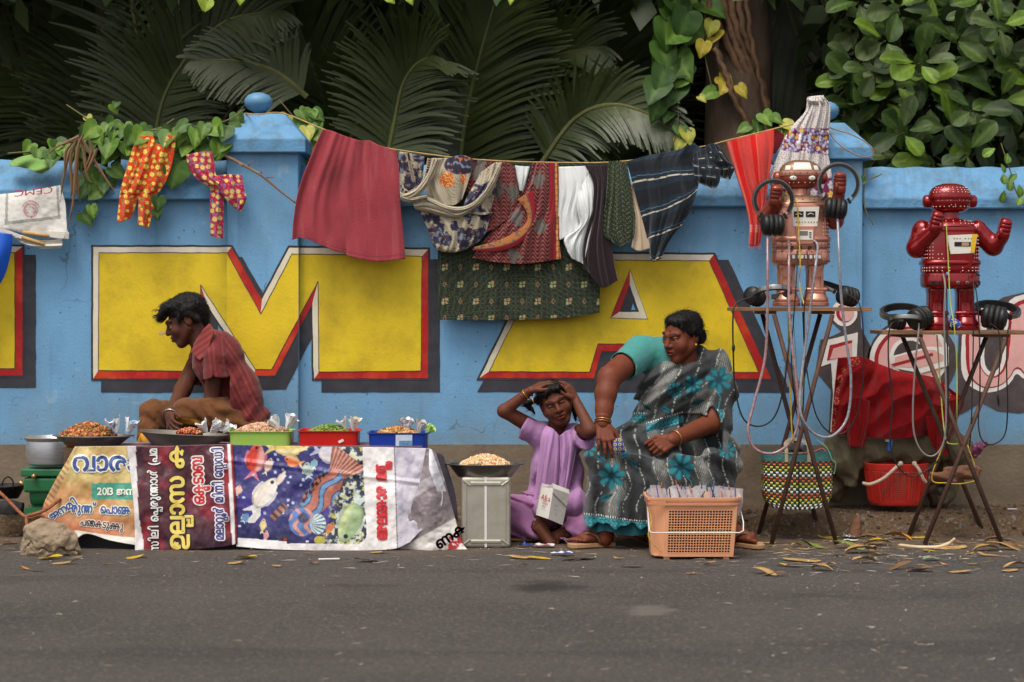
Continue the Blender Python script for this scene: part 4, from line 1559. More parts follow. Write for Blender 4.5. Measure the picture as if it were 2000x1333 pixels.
for up,dn in (([(335,150),(300,330),(210,500),(170,590)],[(372,155),(335,340),(250,500),(205,595)]),([(125,95),(150,250),(190,400)],[(155,100),(185,260),(212,390)]),([(60,380),(90,440),(140,480)],[(55,430),(80,490),(120,510)])):
  drape('woven_edge',[k3(*up),k3(*[((a[0] + b[0]) / 2,(a[1] + b[1]) / 2,-.006) for a,b in zip(up,dn)]),k3(*dn)],10.268,M_cloth,shawl('edge'),None,1.5,shw,nv=9)

# maroon patterned sari cloth
sar = hang('patterned_sari','maroon sari with wavy red lines, grey flowers and orange border hanging in the middle','sari',P(1000,515,10.3))


def saricol(mode):
  def f(u,v,px,py):
    X,Y = (px - 770) * 5.126,(py - 280) * 5.126
    c = np.ones(u.shape + (3,)) * lin((78,24,30))
    wv = np.abs(np.sin((Y + 26 * np.sin(X / 15.5)) / 13.0))
    c = mixc(c,sstep(0.62,0.85,wv),(118,46,46))
    c = mixc(c,sstep(0.9,0.97,wv),(160,96,86))
    for cx,cy in ((1440,370),(1230,740),(1460,830),(870,200),(1040,470),(1190,480),(1200,1130),(830,290)):
      r = np.hypot((X - cx) / 62,(Y - cy) / 88) + 1.5 * (fbm(X / 26,Y / 26,0,4) - 0.42)
      m = sstep(1.0,0.85,r)
      c = mixc(c,m,(104,98,92))
      c = mixc(c,m * 0.5 * sstep(0.53,0.6,fbm(X / 7,Y / 16,0,6)),(76,66,66))
    if mode == 'body':
      e = 1545 + 0.02 * (Y - 200)
      m = (X > e) & (X < e + 55)
      c = mixc(c,m,(140,20,34))
      m = X > e + 55
      c = mixc(c,m,(206,136,74))
      c = mixc(c,m & (np.sin(Y / 9) > 0.6),(170,98,50))
      c = mixc(c,(np.abs(X - e - 57) < 4) | (np.abs(X - e - 88) < 4),(74,44,44))
    if mode == 'border':
      c = mixc(c,v < 0.62,(172,106,58))
      c = mixc(c,(v < 0.62) * sstep(0.48,0.54,fbm(X / 22,Y / 22,0,9)),(104,84,76))
      c = mixc(c,v >= 0.62,(142,22,36))
      c = mixc(c,np.abs(v - 0.62) < 0.04,(96,70,66))
    return c
  return f


drape('sari_panel',[k3((760,170),(900,160),(1060,180),(1210,230)),k3((700,380),(900,380,-.02),(1060,400,-.02),(1240,440)),k3((800,640),(950,640,-.02),(1100,620,-.02),(1260,560)),k3((880,900),(960,880,-.02),(1080,800,-.02),(1250,700))],10.34,M_cloth,saricol(''),folds(4,0.007,31,1),1.4,sar)
drape('sari_panel',[k3((1390,200),(1480,190),(1560,200),(1640,200)),k3((1330,400),(1440,400,-.02),(1540,420,-.01),(1652,430)),k3((1200,620),(1380,640,-.02),(1540,660,-.01),(1655,660)),k3((900,980),(1250,930,-.02),(1500,920,-.02),(1650,930)),k3((780,1150),(1010,1190,-.01),(1300,1210,-.01),(1670,1158))],10.325,M_cloth,saricol('body'),folds(3.5,0.008,32,0.6),1.4,sar)
drape('sari_border',[k3((800,1040),(1010,985),(1190,905),(1320,800),(1325,690),(1235,560)),k3((790,1060),(1020,1035,-.006),(1220,965,-.006),(1350,840,-.006),(1368,690,-.006),(1310,520)),k3((770,1070),(1030,1085),(1240,1015),(1375,865),(1412,650),(1392,480))],10.298,M_cloth,saricol('border'),None,1.4,sar,nv=14)

# white shirt
wsh = hang('white_shirt','white shirt folded over the line between the maroon sari and the dark cloth','shirt',P(1090,515,10.3))
k4 = K(990,270,4.255)
wc = flat((226,228,226),(200,204,204),0.4)
drape('shirt_front',[k4((68,228),(130,235),(190,238)),k4((85,330),(130,330,-.01),(170,330)),k4((108,440),(120,442),(132,440))],10.335,M_cloth,wc,folds(3,0.004,41,1),2,wsh)
drape('shirt_front',[k4((400,240),(500,238),(655,232)),k4((420,450),(520,440,-.015),(680,330)),k4((425,650),(520,640,-.015),(600,640)),k4((428,850),(500,825),(615,765))],10.33,M_cloth,wc,folds(3,0.005,42,0.8),2,wsh)
drape('shirt_sleeve',[k4((575,480),(640,370),(690,290)),k4((585,600,-.01),(650,520,-.03),(735,420)),k4((600,740),(660,680,-.03),(735,560)),k4((480,835),(590,800,-.02),(720,660)),k4((500,930),(560,900,-.02),(680,860)),k4((540,1000),(600,1030),(640,1050))],10.318,M_cloth,wc,folds(3,0.008,43,1,.3),2,wsh)

# dark cloths
o = drape('dark_cloth',[k4((650,230),(760,228),(850,225)),k4((720,380),(790,380,-.015),(860,400)),k4((700,640),(780,640,-.02),(850,660)),k4((640,860),(740,880,-.02),(870,900)),k4((635,1040),(760,1090,-.01),(900,1080)),k4((680,1120),(790,1245),(925,1180))],10.31,M_dull,flat((44,30,34)),folds(3.5,0.009,51,0.7),2)
tag(o,'blackish brown shawl hanging next to the white shirt','shawl',WG)


def dots(base,dot,cell,r):
  def f(u,v,px,py):
    c = np.ones(u.shape + (3,)) * lin(base) * (0.85 + 0.3 * fbm(px / 30,py / 30,0,3))[...,None]
    x,y = u * 260 / cell,(py + 3 * np.sin(u * 20)) / cell
    x = x + 0.5 * (np.floor(y) % 2)
    m = np.hypot(x - np.floor(x) - 0.5,y - np.floor(y) - 0.5) < r
    return mixc(c,m * 0.8,dot)
  return f


o = drape('dotted_cloth',[k4((845,195),(920,190),(995,200)),k4((830,450),(920,460,-.02),(1035,420)),k4((800,770),(920,780,-.02),(1065,700)),k4((850,850),(950,905,-.01),(1055,830))],10.30,M_dull,dots((44,56,38),(150,158,112),4.6,0.17),folds(4,0.010,52,0.6),1.4)
tag(o,'dark green dotted cloth gathered in pleats beside the striped one','cloth',WG)
o = drape('cream_cloth',[k4((1035,385),(1050,380),(1062,400)),k4((1035,520),(1070,530),(1105,550)),k4((1070,660),(1100,680,-.01),(1135,690)),k4((1035,910),(1100,940),(1198,915))],10.315,M_cloth,lambda u,v,px,py: mixc(np.ones(u.shape + (3,)) * lin((206,184,156)),0.5 * (np.sin(u * 60) > 0.3),(226,214,196)),folds(2,0.006,53,1),2)
tag(o,'narrow cream striped cloth showing between the dotted and striped cloths','cloth',WG)


def stripes(u,v,px,py):
  c = np.ones(u.shape + (3,)) * lin((30,34,40)) * (0.85 + 0.3 * fbm(px / 30,py / 30,0,3))[...,None]
  s = v * 4.0 + 0.02 * np.sin(u * 12)
  fr = s - np.floor(s)
  c = mixc(c,((fr > 0.62) | (fr < 0.2)) * 0.8,(34,48,60))
  c = mixc(c,(np.abs(fr - 0.78) < 0.012) * 0.7,(110,140,160))
  return mixc(c,(np.abs(fr - 0.93) < 0.022),(214,200,178))


stp = hang('striped_cloth','black cloth with thin white stripes tied in a knot left of the red towel','cloth',P(1290,510,10.3))
drape('cloth_panel',[k4((990,195),(1200,140),(1400,105),(1540,52),(1620,85)),k4((1010,250),(1200,215,-.02),(1380,205,-.02),(1560,175)),k4((1060,440),(1220,405,-.02),(1420,360,-.03),(1585,340)),k4((1115,645),(1250,600,-.02),(1450,520,-.03),(1585,420)),k4((1155,790),(1260,745,-.02),(1400,700,-.02),(1500,650)),k4((1185,940),(1230,920,-.01),(1280,900),(1345,860)),k4((1190,995),(1215,1028),(1240,1020),(1285,1000))],10.30,M_dull,stripes,folds(2.5,0.012,61,0.6,.2),1.5,stp)
drape('cloth_knot',[k4((1555,130),(1620,90),(1690,70)),k4((1545,220),(1640,230,-.03),(1760,230)),k4((1560,320),(1660,330,-.03),(1770,345)),k4((1585,370),(1660,400),(1732,430))],10.292,M_dull,stripes,folds(3,0.008,62,1),1.5,stp)
drape('cloth_tail',[k4((1650,60),(1720,45),(1780,80)),k4((1690,170),(1780,160,-.03),(1850,200)),k4((1760,250),(1830,240,-.02),(1900,228)),k4((1775,330),(1830,340),(1855,345))],10.298,M_dull,stripes,folds(3,0.008,63,1),1.5,stp)


# green sarong behind, with a woven dot ground and small square motifs
def sarong(u,v,px,py):
  c = np.ones(u.shape + (3,)) * lin((31,39,29))
  x,y = px / 4.6,py / 4.6
  m = (np.abs((x + y) % 1 - 0.5) > 0.3) & (np.abs((x - y) % 1 - 0.5) > 0.3)
  c = mixc(c,m * 0.42,(120,132,96))
  c = mixc(c,0.6 * ((np.abs((x + y) % 1 - 0.5) < 0.12) & (np.abs((x - y) % 1 - 0.5) < 0.12)),(110,124,92))
  for j,(ox,oy) in enumerate(((869,522),(899,556),(869,589),(899,622))):
    q = (px - ox + 30) % 60.5 - 30
    r = py - oy
    cell = (np.abs(q) < 6) & (np.abs(r) < 6.5)
    pat = cell & ((q * r < 0) | (np.hypot(np.abs(q) - 3,np.abs(r) - 3) < 2.2)) & (np.abs(q) > 0.6) & (np.abs(r) > 0.6)
    c = mixc(c,pat * 0.9,(176,164,118) if j % 2 == 0 else (156,170,112))
    c = mixc(c,(pat & (q > 0) & (r < 0)) * 0.7,(176,110,84))
    dm = (np.abs(np.abs((px - ox) % 60.5 - 30.2) / 3.2 + np.abs(r) / 5 - 1) < 0.3)
    c = mixc(c,dm * 0.7,(160,120,84))
  return c


o = drape('green_sarong',[[(858,318),(980,317),(1100,318),(1190,317)],[(856,420),(980,425),(1100,425),(1180,420)],[(855,520),(960,530),(1080,530),(1173,520)],[(856,625),(960,626),(1060,624),(1120,620),(1171,611)]],10.362,M_cloth,sarong,folds(2.2,0.006,71,0.3),1.35)
tag(o,'wide dark green sarong with small square motifs hanging low over the yellow letters','sarong',WG)


# red towel
def towel(u,v,px,py):
  c = np.ones(u.shape + (3,)) * lin((206,66,58)) * (0.9 + 0.2 * fbm(px / 25,py / 25,0,3))[...,None]
  c = mixc(c,(np.abs(u - 0.16) < 0.05) | (np.abs(u - 0.55) < 0.045),(206,24,22))
  c = mixc(c,((np.abs(u - 0.05) < 0.02) | (np.abs(u - 0.62) < 0.012)) * 0.7,(232,120,104))
  w = (v > 0.80) & (v < 0.88) & (np.sin(v * 420) > 0.3) & (np.sin(u * 17) > 0.2)
  return mixc(c,w * 0.7,(236,214,204))


tw_ = hang('red_towel','red checked towel with fringed end hanging from the line left of the copper robot','towel',P(1475,486,10.28))
drape('towel_cloth',[[(1419,278),(1450,268),(1480,262),(1512,252)],[(1428,312),(1455,305,-.015),(1485,300,-.02),(1511,290)],[(1440,350),(1462,345,-.02),(1485,345,-.02),(1505,330)],[(1455,395),(1470,395,-.025),(1485,393,-.01),(1498,372)],[(1464,440),(1473,440,-.02),(1482,440,-.01),(1491,430)],[(1463,478),(1471,481,-.01),(1479,480),(1486,470)]],10.30,M_dull,towel,folds(3.5,0.009,81,0.5),1.5,tw_)
fr = MB()
for i in range(16):
  x = 1463 + 23 * i / 15
  fr.tube([P(x,477,10.30),P(x + rnd.uniform(-2,2),486 + rnd.uniform(-1,2),10.295)],0.0012,4)
tag(fr.build('fringe',mat('towel_fringe',(214,84,74),0.9),tw_),kind='stuff')
o = drape('dark_red_cloth',[[(1510,253),(1522,256),(1532,264)],[(1510,270),(1520,274),(1528,278)],[(1510,300),(1514,300),(1518,296)]],10.35,M_dull,flat((112,26,36)),None,2)
tag(o,'small dark red cloth end peeping out behind the red towel','cloth',WG)

# white dress with a flowered band
k5 = K(1440,180,6.06)
drs = hang('white_dress','white dotted dress with a flowered band hanging from the right pillar behind the robot','dress',P(1570,395,10.3))


def dresscol(u,v,px,py):
  X,Y = (px - 1440) * 6.06,(py - 180) * 6.06
  c = np.ones(u.shape + (3,)) * lin((214,206,200))
  h = hsh(np.floor(X / 26),np.floor(Y / 26),1.0),hsh(np.floor(X / 26),np.floor(Y / 26),7.0)
  dm = np.hypot(X % 26 - 6 - 14 * h[0],Y % 26 - 6 - 14 * h[1]) < 5
  c = mixc(c,dm * 0.85,(84,66,84))
  y0 = 425 + (1090 - X) * 0.02
  y1 = 690 + (X - 510) * 0.11
  band = (Y > y0) & (Y < y1)
  bc = np.ones(u.shape + (3,)) * lin((120,34,74))
  a,b,i = scatter(X,Y,40,21,1.0,5,0.4)
  bc = mixc(bc,a * (i < 0.5),(176,184,214))
  bc = mixc(bc,a * (i >= 0.5) * (i < 0.75),(206,160,80))
  bc = mixc(bc,a * (i >= 0.75),(232,226,232))
  c = np.where(band[...,None],bc,c)
  bc = np.ones(u.shape + (3,)) * lin((128,30,74))
  a,b,i = scatter(X,Y,105,46,3.0,6,0.25)
  bc = mixc(bc,a * (i < 0.6),(196,200,214))
  bc = mixc(bc,a * (i >= 0.6),(222,186,96))
  bc = mixc(bc,b,(200,150,60))
  hem = Y > 1000 - (X > 900) * 0
  return np.where(hem[...,None],bc,c)


drape('dress_body',[k5((828,105),(900,70),(970,42),(1032,70)),k5((800,240),(880,200,-.03),(980,180,-.03),(1095,165)),k5((655,400),(800,400,-.03),(960,400,-.03),(1092,410)),k5((540,580),(720,570,-.03),(900,580,-.03),(1080,590)),k5((505,690),(700,700,-.03),(900,740,-.03),(1078,745)),k5((400,940),(640,950,-.03),(900,960,-.03),(1110,930)),k5((345,1040),(640,1100,-.03),(900,1200,-.02),(1130,1190)),k5((380,1100),(640,1250),(900,1290),(1100,1290))],10.325,M_cloth,dresscol,folds(4.5,0.010,91,0.7),1.4,drs)
drape('dress_frill',[k5((835,60),(900,50),(1020,40)),k5((822,100),(900,110,-.02),(1035,95)),k5((840,140),(900,150),(1030,140))],10.30,M_cloth,dresscol,folds(6,0.007,92,1),1.5,drs)

# red cardigan thrown over a bundle at the foot of the right wall
k6 = K(1590,680,4.04)
car = thing('red_cardigan',P(1750,890,10.1),'deep red cardigan with flower stitched edging draped over the olive bundle','cardigan')


def carcol(u,v,px,py):
  c = np.ones(u.shape + (3,)) * lin((146,10,16)) * (0.85 + 0.3 * fbm(px / 20,py / 30,0,3))[...,None]
  X,Y = (px - 1590) * 4.04,(py - 680) * 4.04
  for xs,ys in (((300,235,205,190,178,165,150),(118,175,245,335,420,500,590)),((1045,1062,1050,1050,1045),(300,370,460,540,600)),((340,150),(105,660))):
    for i,(cx,cy) in enumerate(zip(xs,ys)):
      rr = np.hypot((X - cx) / 0.62,Y - cy)
      a = np.arctan2(Y - cy,(X - cx) / 0.62)
      m = (np.abs(rr - 24) < 7) & (np.cos(a * 6) > -0.3) if i % 2 == 0 else (np.abs(rr - 17) < 10) & (np.cos(a * 5) > 0.2)
      c = mixc(c,m * 0.9,(214,120,84))
  return c


drape('cardigan_body',[k6((188,78),(290,72),(390,72),(520,130),(690,188),(900,222),(1010,262),(1090,340)),k6((165,280),(300,240,-.03),(430,240,-.02),(560,290,-.06),(720,290,-.05),(880,330,-.05),(1030,380,-.04),(1186,410)),k6((148,480),(300,470,-.05),(460,470,-.02),(560,500,-.09),(720,500,-.08),(880,510,-.05),(1010,530,-.07),(1140,540)),k6((135,690),(270,690,-.05),(430,705,-.02),(560,715,-.1),(720,712,-.09),(880,690,-.04),(960,690,-.07),(1100,690))],
   10.16,M_dull,carcol,lambda u,v,x,y: folds(3.5,0.014,95,0.6,.1)(u,v,x,y) + 0.022 * np.abs(np.sin((x * .6 + y) / 17 + 4 * fbm(x / 50,y / 50,0,5))) * sstep(0.05,.3,v) - 0.02,1.6,car)
drape('cardigan_front',[k6((268,400,-.02),(340,390,-.03),(440,420)),k6((265,600),(340,600,-.02),(425,610)),k6((265,772),(330,780,-.02),(395,786))],10.09,M_dull,carcol,folds(2,0.008,96,0.8),1.6,car)
drape('cardigan_front',[k6((880,540),(960,540,-.02),(1090,560)),k6((900,680),(980,690,-.02),(1080,690)),k6((945,790),(990,830,-.01),(1042,862))],10.075,M_dull,carcol,folds(2,0.008,97,0.8),1.6,car)


def W3(x,y,d,K_=k6):
  return np.array(P(*K_((x,y))[0],d))


fb = Field(W3(60,1250,9.95) - 0.05,W3(1300,40,10.44) + 0.05,0.007)
fb.ell(W3(600,560,10.31),(0.24,0.10,0.22),k=0.05)
fb.ell(W3(640,800,10.24),(0.33,0.14,0.10),k=0.05)
fb.ell(W3(260,850,10.22),(0.10,0.12,0.14),k=0.05)
fb.chain([W3(230,750,10.2),W3(250,950,10.16),W3(320,1080,10.15)],[0.075,0.07,0.045],0.04)
fb.chain([W3(900,780,10.2),W3(1120,800,10.2),W3(1190,900,10.2)],[0.10,0.09,0.06],0.04)
fb.chain([W3(180,780,10.3),W3(170,1120,10.3)],[0.10,0.09],0.04)
fb.chain([W3(1100,800,10.3),W3(1000,1150,10.32)],[0.10,0.10],0.04)
fb.disp(lambda x,y,z: 0.022 * np.abs(np.sin(x * 15 - z * 21 + 4 * fbm(x * 6,y * 6,z * 6,4))) + 0.012 * np.abs(np.sin(x * 38 + z * 17 + 5 * fbm(x * 9,y * 9,z * 9,14))) + 0.04 * (fbm(x * 9,y * 9,z * 12,5,4) - 0.45))
V,Q = fb.mesh()
bun = mk('olive_bundle',V,Q,mat('olive_canvas',(108,98,74),0.9,var=0.15,vs=9,bump=0.3,bs=110,dirt=(62,54,42),dirt_amt=0.5,ds=8),None,True)
tag(bun,'crumpled olive canvas bundle stuffed behind the red shopping basket','bag')
MB().box(W3(598,766,10.075),(0.011,0.004,0.028),Matrix.Rotation(0.12,4,'Y')).build('lighter',mat('lighter_blue',(52,96,176),0.35),None)
tag(bpy.data.objects['lighter'],'blue and white lighter lying on the olive bundle below the cardigan','lighter')
MB().box(W3(580,730,10.0745),(0.0112,0.0042,0.006),Matrix.Rotation(0.12,4,'Y')).build('lighter_top',mat('lighter_white',(214,214,216),0.4),bpy.data.objects['lighter'])
# ================================================================== THE STAND OF TOY ROBOTS
RS = 9.75 / F                                                       # metres per photo pixel at the robots


def skin(name,c,c2,rough,metal,coat):
  m = mat(name,c,rough,metal,var=0.10,vs=9,dirt=c2,dirt_amt=0.55,ds=7,coat=coat,bump=0.05,bs=40)
  return m


M_cop = skin('copper_paint',(204,142,120),(158,96,76),0.30,0.6,0.25)
M_copd = skin('copper_paint_dark',(150,66,48),(112,48,36),0.36,0.4,0.3)
M_olv = skin('bronze_paint',(150,116,92),(112,86,66),0.4,0.5,0.1)
M_met = skin('red_metallic',(140,6,9),(84,2,6),0.22,0.45,0.6)
M_wpl = mat('white_plate',(226,220,208),0.45,var=0.05,vs=20,dirt=(170,156,130),dirt_amt=0.3,ds=20)
M_blk = mat('black_plastic',(26,26,27),0.45,var=0.25,vs=20,spec=0.5)
M_blk2 = mat('worn_leatherette',(34,33,32),0.6,var=0.3,vs=30,bump=0.3,bs=90)
M_chr = mat('headband_metal',(150,148,144),0.3,0.9)
M_wood = mat('thin_board',(140,104,74),0.75,var=0.25,vs=16,stretch=(0.15,1,3),bump=0.2,bs=40,dirt=(80,60,44),dirt_amt=0.6,ds=6)
M_rust = mat('rusty_tube',(84,62,54),0.7,0.3,var=0.3,vs=14,dirt=(110,66,44),dirt_amt=0.7,ds=9,bump=0.2,bs=70)
M_yel2 = mat('yellow_tape',(222,176,20),0.5)
M_lcd = mat('lcd_grey',(112,114,104),0.3)
M_rd = mat('rivet_dark',(44,30,26),0.5)
M_rl = mat('rivet_glint',(232,206,190),0.35,0.3)  # pale colour stands for light seen through the holes


def robot(px,py,label,red):
  base = P(px,py,9.75)
  t = thing('toy_robot',base,label,'robot','toy robots on the folding stands')
  A = M_met if red else M_cop
  B = M_met if red else M_copd
  C = M_met if red else M_olv
  q = lambda x,y,z: (x * RS,y * RS,z * RS)
  S = lambda pr: [(r * RS,z * RS) for r,z in pr]

  def part(mb,name,m,parent=t,sm=True,deg=45):
    o = mb.build(name,m,parent,False,True)
    return autosmooth(o,deg) if sm else o
  EX,SY = 3.2,0.72
  part(MB().lathe(S([(44,80),(52,82),(55,85),(56,90),(56,108),(54.5,109.5),(54.5,111),(56,112.5),(56,122),(55,125),(57,126),(58.5,129),(58.5,132),(57,135),(54.5,136),(54,160),(52.5,186),(51.5,190),(52,193),(52,199),(49,202)]),n=64,sx=1,sy=SY,ex=EX),'torso',A)
  part(MB().lathe(S([(49,202),(47.5,204),(40,212),(28,216),(20,217)]),n=48,sy=0.78,ex=2.6),'collar',C)
  part(MB().lathe(S([(18.5,215),(19.5,217),(18.5,219),(18.5,229),(21,230)]),n=32,sy=0.9),'neck',A)
  hd = part(MB().lathe(S([(20,229),(30,232),(37,238),(41,246),(41.5,252),(40,256)]),n=48,sy=0.82,ex=2.3),'head',B)
  part(MB().lathe(S([(40,253),(44,254),(45,258),(44,263),(40,264)]),n=48,sy=0.82,ex=2.3),'brow_band',A,hd)
  part(MB().lathe(S([(41,263),(40,268),(35,276),(26,282),(14,285.5),(1,286)]),n=48,sy=0.80,ex=2.2),'dome',C,hd)
  for sg in (-1,1):
    M = Matrix.Rotation(math.pi / 2 * sg,3,'Y')
    part(MB().lathe(S([(7,36),(12,38),(13,44),(12,49),(9,52),(5,53)]),q(0,0,251),M,24),'ear',B,hd)
  # small domes at the rivet holes; pale ones have light glints in their colour
  rv = [MB(),MB()]

  def rivet(r,z,deg,sy,ex,size=1.25,k=0):
    a = math.radians(deg)
    ca,sa = math.cos(a),math.sin(a)
    x = math.copysign(abs(ca) ** (2 / ex),ca) * r
    y = math.copysign(abs(sa) ** (2 / ex),sa) * r * sy
    rv[k].ball(q(x,y,z),size * RS,6,4)
  rr = random.Random(3)
  for z,r in ((140,54.4),(147,54.3),(154,54.2),(161,54),(168,53.6),(175,53.2),(182,52.8)):
    for d in (-176,-166,-158,-149,-138,-128,-52,-42,-31,-22,-14,-4):
      rivet(r,z,d,SY,EX,k=1 if (red or (z < 165)) else 0)
  for z,r in ((88,56),(106,56),(115,56),(121,56)):
    for d in range(-170,-5,11):
      rivet(r,z,d,SY,EX,k=1 if red and z > 110 else 0)
  for z,r,n in ((207,45,13),(212,40,11)):
    for i in range(n): rivet(r - 0.3,z,-165 + 150 * i / (n - 1),0.78,2.6,k=1 if red else 0)
  for d in range(-160,-15,13): rivet(45,258.5,d,0.82,2.3,1.2,0)
  for d in range(-155,-20,14): rivet(38.5,240,d,0.82,2.3,1.2,1)
  for i,(d,z) in enumerate([(-98,247),(-90,247),(-82,247),(-94,243),(-86,243),(-90,239)]): rivet(39.5,z,d,0.82,2.3,1.0,1 if red else 0)
  if red:
    for z,r in ((252,42.2),(268,40.3),(272.5,38),(277,34)):
      for d in (range(-150,-29,12) if z > 260 else (-130,-118,-104,-96,-76,-64,-52)): rivet(r,z,d,0.8,2.2,1.2,1)
    for i in range(26):
      rivet(54.6,100 + (i // 6) * 8.5 + 13,-112 + (i % 6) * 9 + rr.uniform(-2,2),SY,EX,1.3,1)
  for k,nm in ((0,M_rd),(1,M_rl)):
    if rv[k].v: tag(rv[k].build('rivets',nm,t,True,True),kind='stuff')
  yf = -SY * 54
  if not red:
    # white visor windows and eyes
    def dome_patch(x0,x1,z0,z1,name,taper=0.8):
      mb,n,k = MB(),10,6
      V = []
      for j in range(k + 1):
        z = z0 + (z1 - z0) * j / k
        r = np.interp(z,[263,268,276,282,285.5],[41,40,35,26,14]) + 0.7
        tp = 1 - (1 - taper) * j / k
        for i in range(n + 1):
          x = (x0 + (x1 - x0) * i / n) * tp
          xx = min(abs(x) / r,0.985)
          V.append(q(x,-r * 0.80 * (1 - xx ** 2.2) ** (1 / 2.2),z))
      mb.add(V,[(j * (n + 1) + i,j * (n + 1) + i + 1,(j + 1) * (n + 1) + i + 1,(j + 1) * (n + 1) + i) for j in range(k) for i in range(n)])
      return part(mb,name,M_wpl,hd)
    dome_patch(-18.5,18.5,265,279.5,'visor_window')
    dome_patch(-33,-23.5,265,274,'visor_window',0.93)
    dome_patch(23.5,33,265,274,'visor_window',0.93)
    for sg in (-1,1):
      part(MB().ball(q(sg * 18,-32.5,249),(7 * RS,2.5 * RS,4.8 * RS),16,10),'eye',M_wpl,hd)
      part(MB().ball(q(sg * 18,-34.8,249.5),1.2 * RS,8,6),'pupil',M_rd,hd)
  # chest plate
  if not red:
    pl = [(-23,192),(31,193),(27,155),(-19,155)]
    cp = part(MB().prism([(a * RS,b * RS) for a,b in pl],(yf - 2.5) * RS,(yf + 6) * RS),'chest_plate',M_wpl,sm=False)
    for x0 in (-18,5):
      part(MB().box(q(x0 + 9,yf - 2.8,178.5),(9.2 * RS,0.6 * RS,5.4 * RS)),'meter',M_blk,cp,False)
      part(MB().tube([q(x0 + 3,yf - 3.8,177.5),q(x0 + 9,yf - 3.8,180.5),q(x0 + 15,yf - 3.8,177.5)],0.7 * RS,5),'meter_dial',M_wpl,cp)
    for i in range(8):
      part(MB().box(q(-13 + i * 5.4 + (i > 3) * 1.5,yf - 2.7,163),(0.9 * RS,0.5 * RS,0.9 * RS)),'lamp_dot',M_rd,cp,False)
    rp = part(MB().prism([(a * RS,b * RS) for a,b in ((-16,156),(23,156),(20,124),(15,120),(-8,120),(-13,124))],(yf - 5) * RS,(yf + 8) * RS),'middle_plate',A,sm=False)
    bevel(rp,0.003)
    dp_ = part(MB().box(q(3.5,yf - 5.4,138.5),(14.5 * RS,0.8 * RS,9.5 * RS)),'display',M_wpl,sm=False)
    part(MB().box(q(-0.5,yf - 6.2,141.5),(8.7 * RS,0.5 * RS,4.2 * RS)),'screen',M_lcd,dp_,False)
    for i in range(3): part(MB().box(q(13,yf - 6.2,142.5 - 4.2 * i),(2 * RS,0.6 * RS,1.1 * RS)),'button',M_blk,dp_,False)
    for i in range(8):
      f = part(MB().box(q(-27.5 + i * 8.4,-SY * 56 - 0.6,96),(3.6 * RS,1.2 * RS,4.6 * RS)),'switch_frame',M_blk,sm=False)
      part(MB().box(q(-27.5 + i * 8.4,-SY * 56 - 1.9,96),(2.6 * RS,0.6 * RS,3.5 * RS)),'switch',M_wpl,f,False)
    for x in (-22,-6,12,27):
      part(MB().lathe(S([(3.4,-1),(3.4,3),(2.6,6)]),q(x,-SY * 56,114),Matrix.Rotation(math.pi / 2,3,'X'),12),'socket',M_blk)
  else:
    pl = [(-14.5,183.5),(45,186),(38.5,149.5),(-7,147.5)]
    cp = part(MB().prism([(a * RS,b * RS) for a,b in pl],(yf - 2.2) * RS,(yf + 6) * RS),'chest_plate',M_wpl,sm=False)
    part(MB().prism([(a * RS,b * RS) for a,b in ((34.5,186),(45,186),(42.5,176),(40.5,173),(41,168),(39,151),(31,151))],(yf - 2.9) * RS,(yf - 2.1) * RS),'tape_strip',M_yel2,cp,False)
    part(MB().box(q(15.8,yf - 2.4,166.6),(15.8 * RS,0.5 * RS,4.3 * RS)),'meter',M_blk,cp,False)
    part(MB().box(q(21,yf - 3,166.6),(7 * RS,0.4 * RS,3.4 * RS)),'meter_dial',mat('meter_glass',(176,140,104),0.3),cp,False)
    for x in (-0.5,5,11,21,27,32):
      part(MB().box(q(x,yf - 2.5,177.5),(0.9 * RS,0.5 * RS,0.9 * RS)),'lamp_dot',M_rd,cp,False)
    bevel(part(MB().prism([(a * RS,b * RS) for a,b in ((-14,150),(36,150),(36,128),(28,119),(-6,119),(-14,128))],(yf - 1.5) * RS,(yf + 8) * RS),'middle_plate',A,sm=False),0.003)
    for x in (7,25):
      j = part(MB().lathe(S([(3.4,-1),(3.4,2.4),(2.8,2.6)]),q(x,-SY * 56,92),Matrix.Rotation(math.pi / 2,3,'X'),14),'socket',M_chr)
      part(MB().lathe(S([(1.8,2.0),(1.8,3.0)]),q(x,-SY * 56,92),Matrix.Rotation(math.pi / 2,3,'X'),10),'socket_hole',M_rd,j)
    for x in (-44,-37,-27,48):
      part(MB().box(q(x,-SY * 54,92),(2.6 * RS,1.6 * RS,3.2 * RS)),'switch',M_blk,sm=False)
    for x,z,m in ((-13,110,mat('plug_blue',(120,130,190),0.5)),(44,111,M_blk),(44,91,M_blk)):
      part(MB().lathe(S([(2.6,-2),(2.8,6),(1.6,9)]),q(x,-SY * 56,z),Matrix.Rotation(math.pi / 2 + 0.5,3,'X'),12),'plug',m)
  # legs and boots
  for sg in (-1,1):
    cx = sg * 28
    lg = part(MB().lathe(S([(19,26),(18,30),(16.5,38),(16.5,70),(18,80),(17,84)]),q(cx,0,0),None,32,sy=1.15,ex=4),'leg',A)
    for dx in (-11.5,11.5):
      part(MB().box(q(cx + dx,-18.5,54),(2.2 * RS,4 * RS,20 * RS)),'shin_rib',A,lg,False)
    part(MB().prism([(a * RS,b * RS) for a,b in ((cx - 11,76),(cx + 11,76),(cx + 8,57),(cx - 8,57))],-22.5 * RS,-14 * RS),'shin_plate',A,lg,False)
    M = Matrix.Rotation(math.pi / 2,3,'Y')
    part(MB().lathe(S([(1,-22),(3.5,-21.5),(4.6,-18),(4.6,-8),(5.4,-7),(5.4,7),(4.6,8),(4.6,18),(3.5,21.5),(1,22)]),q(cx,-19,33),M,16),'ankle_bolt',A,lg)
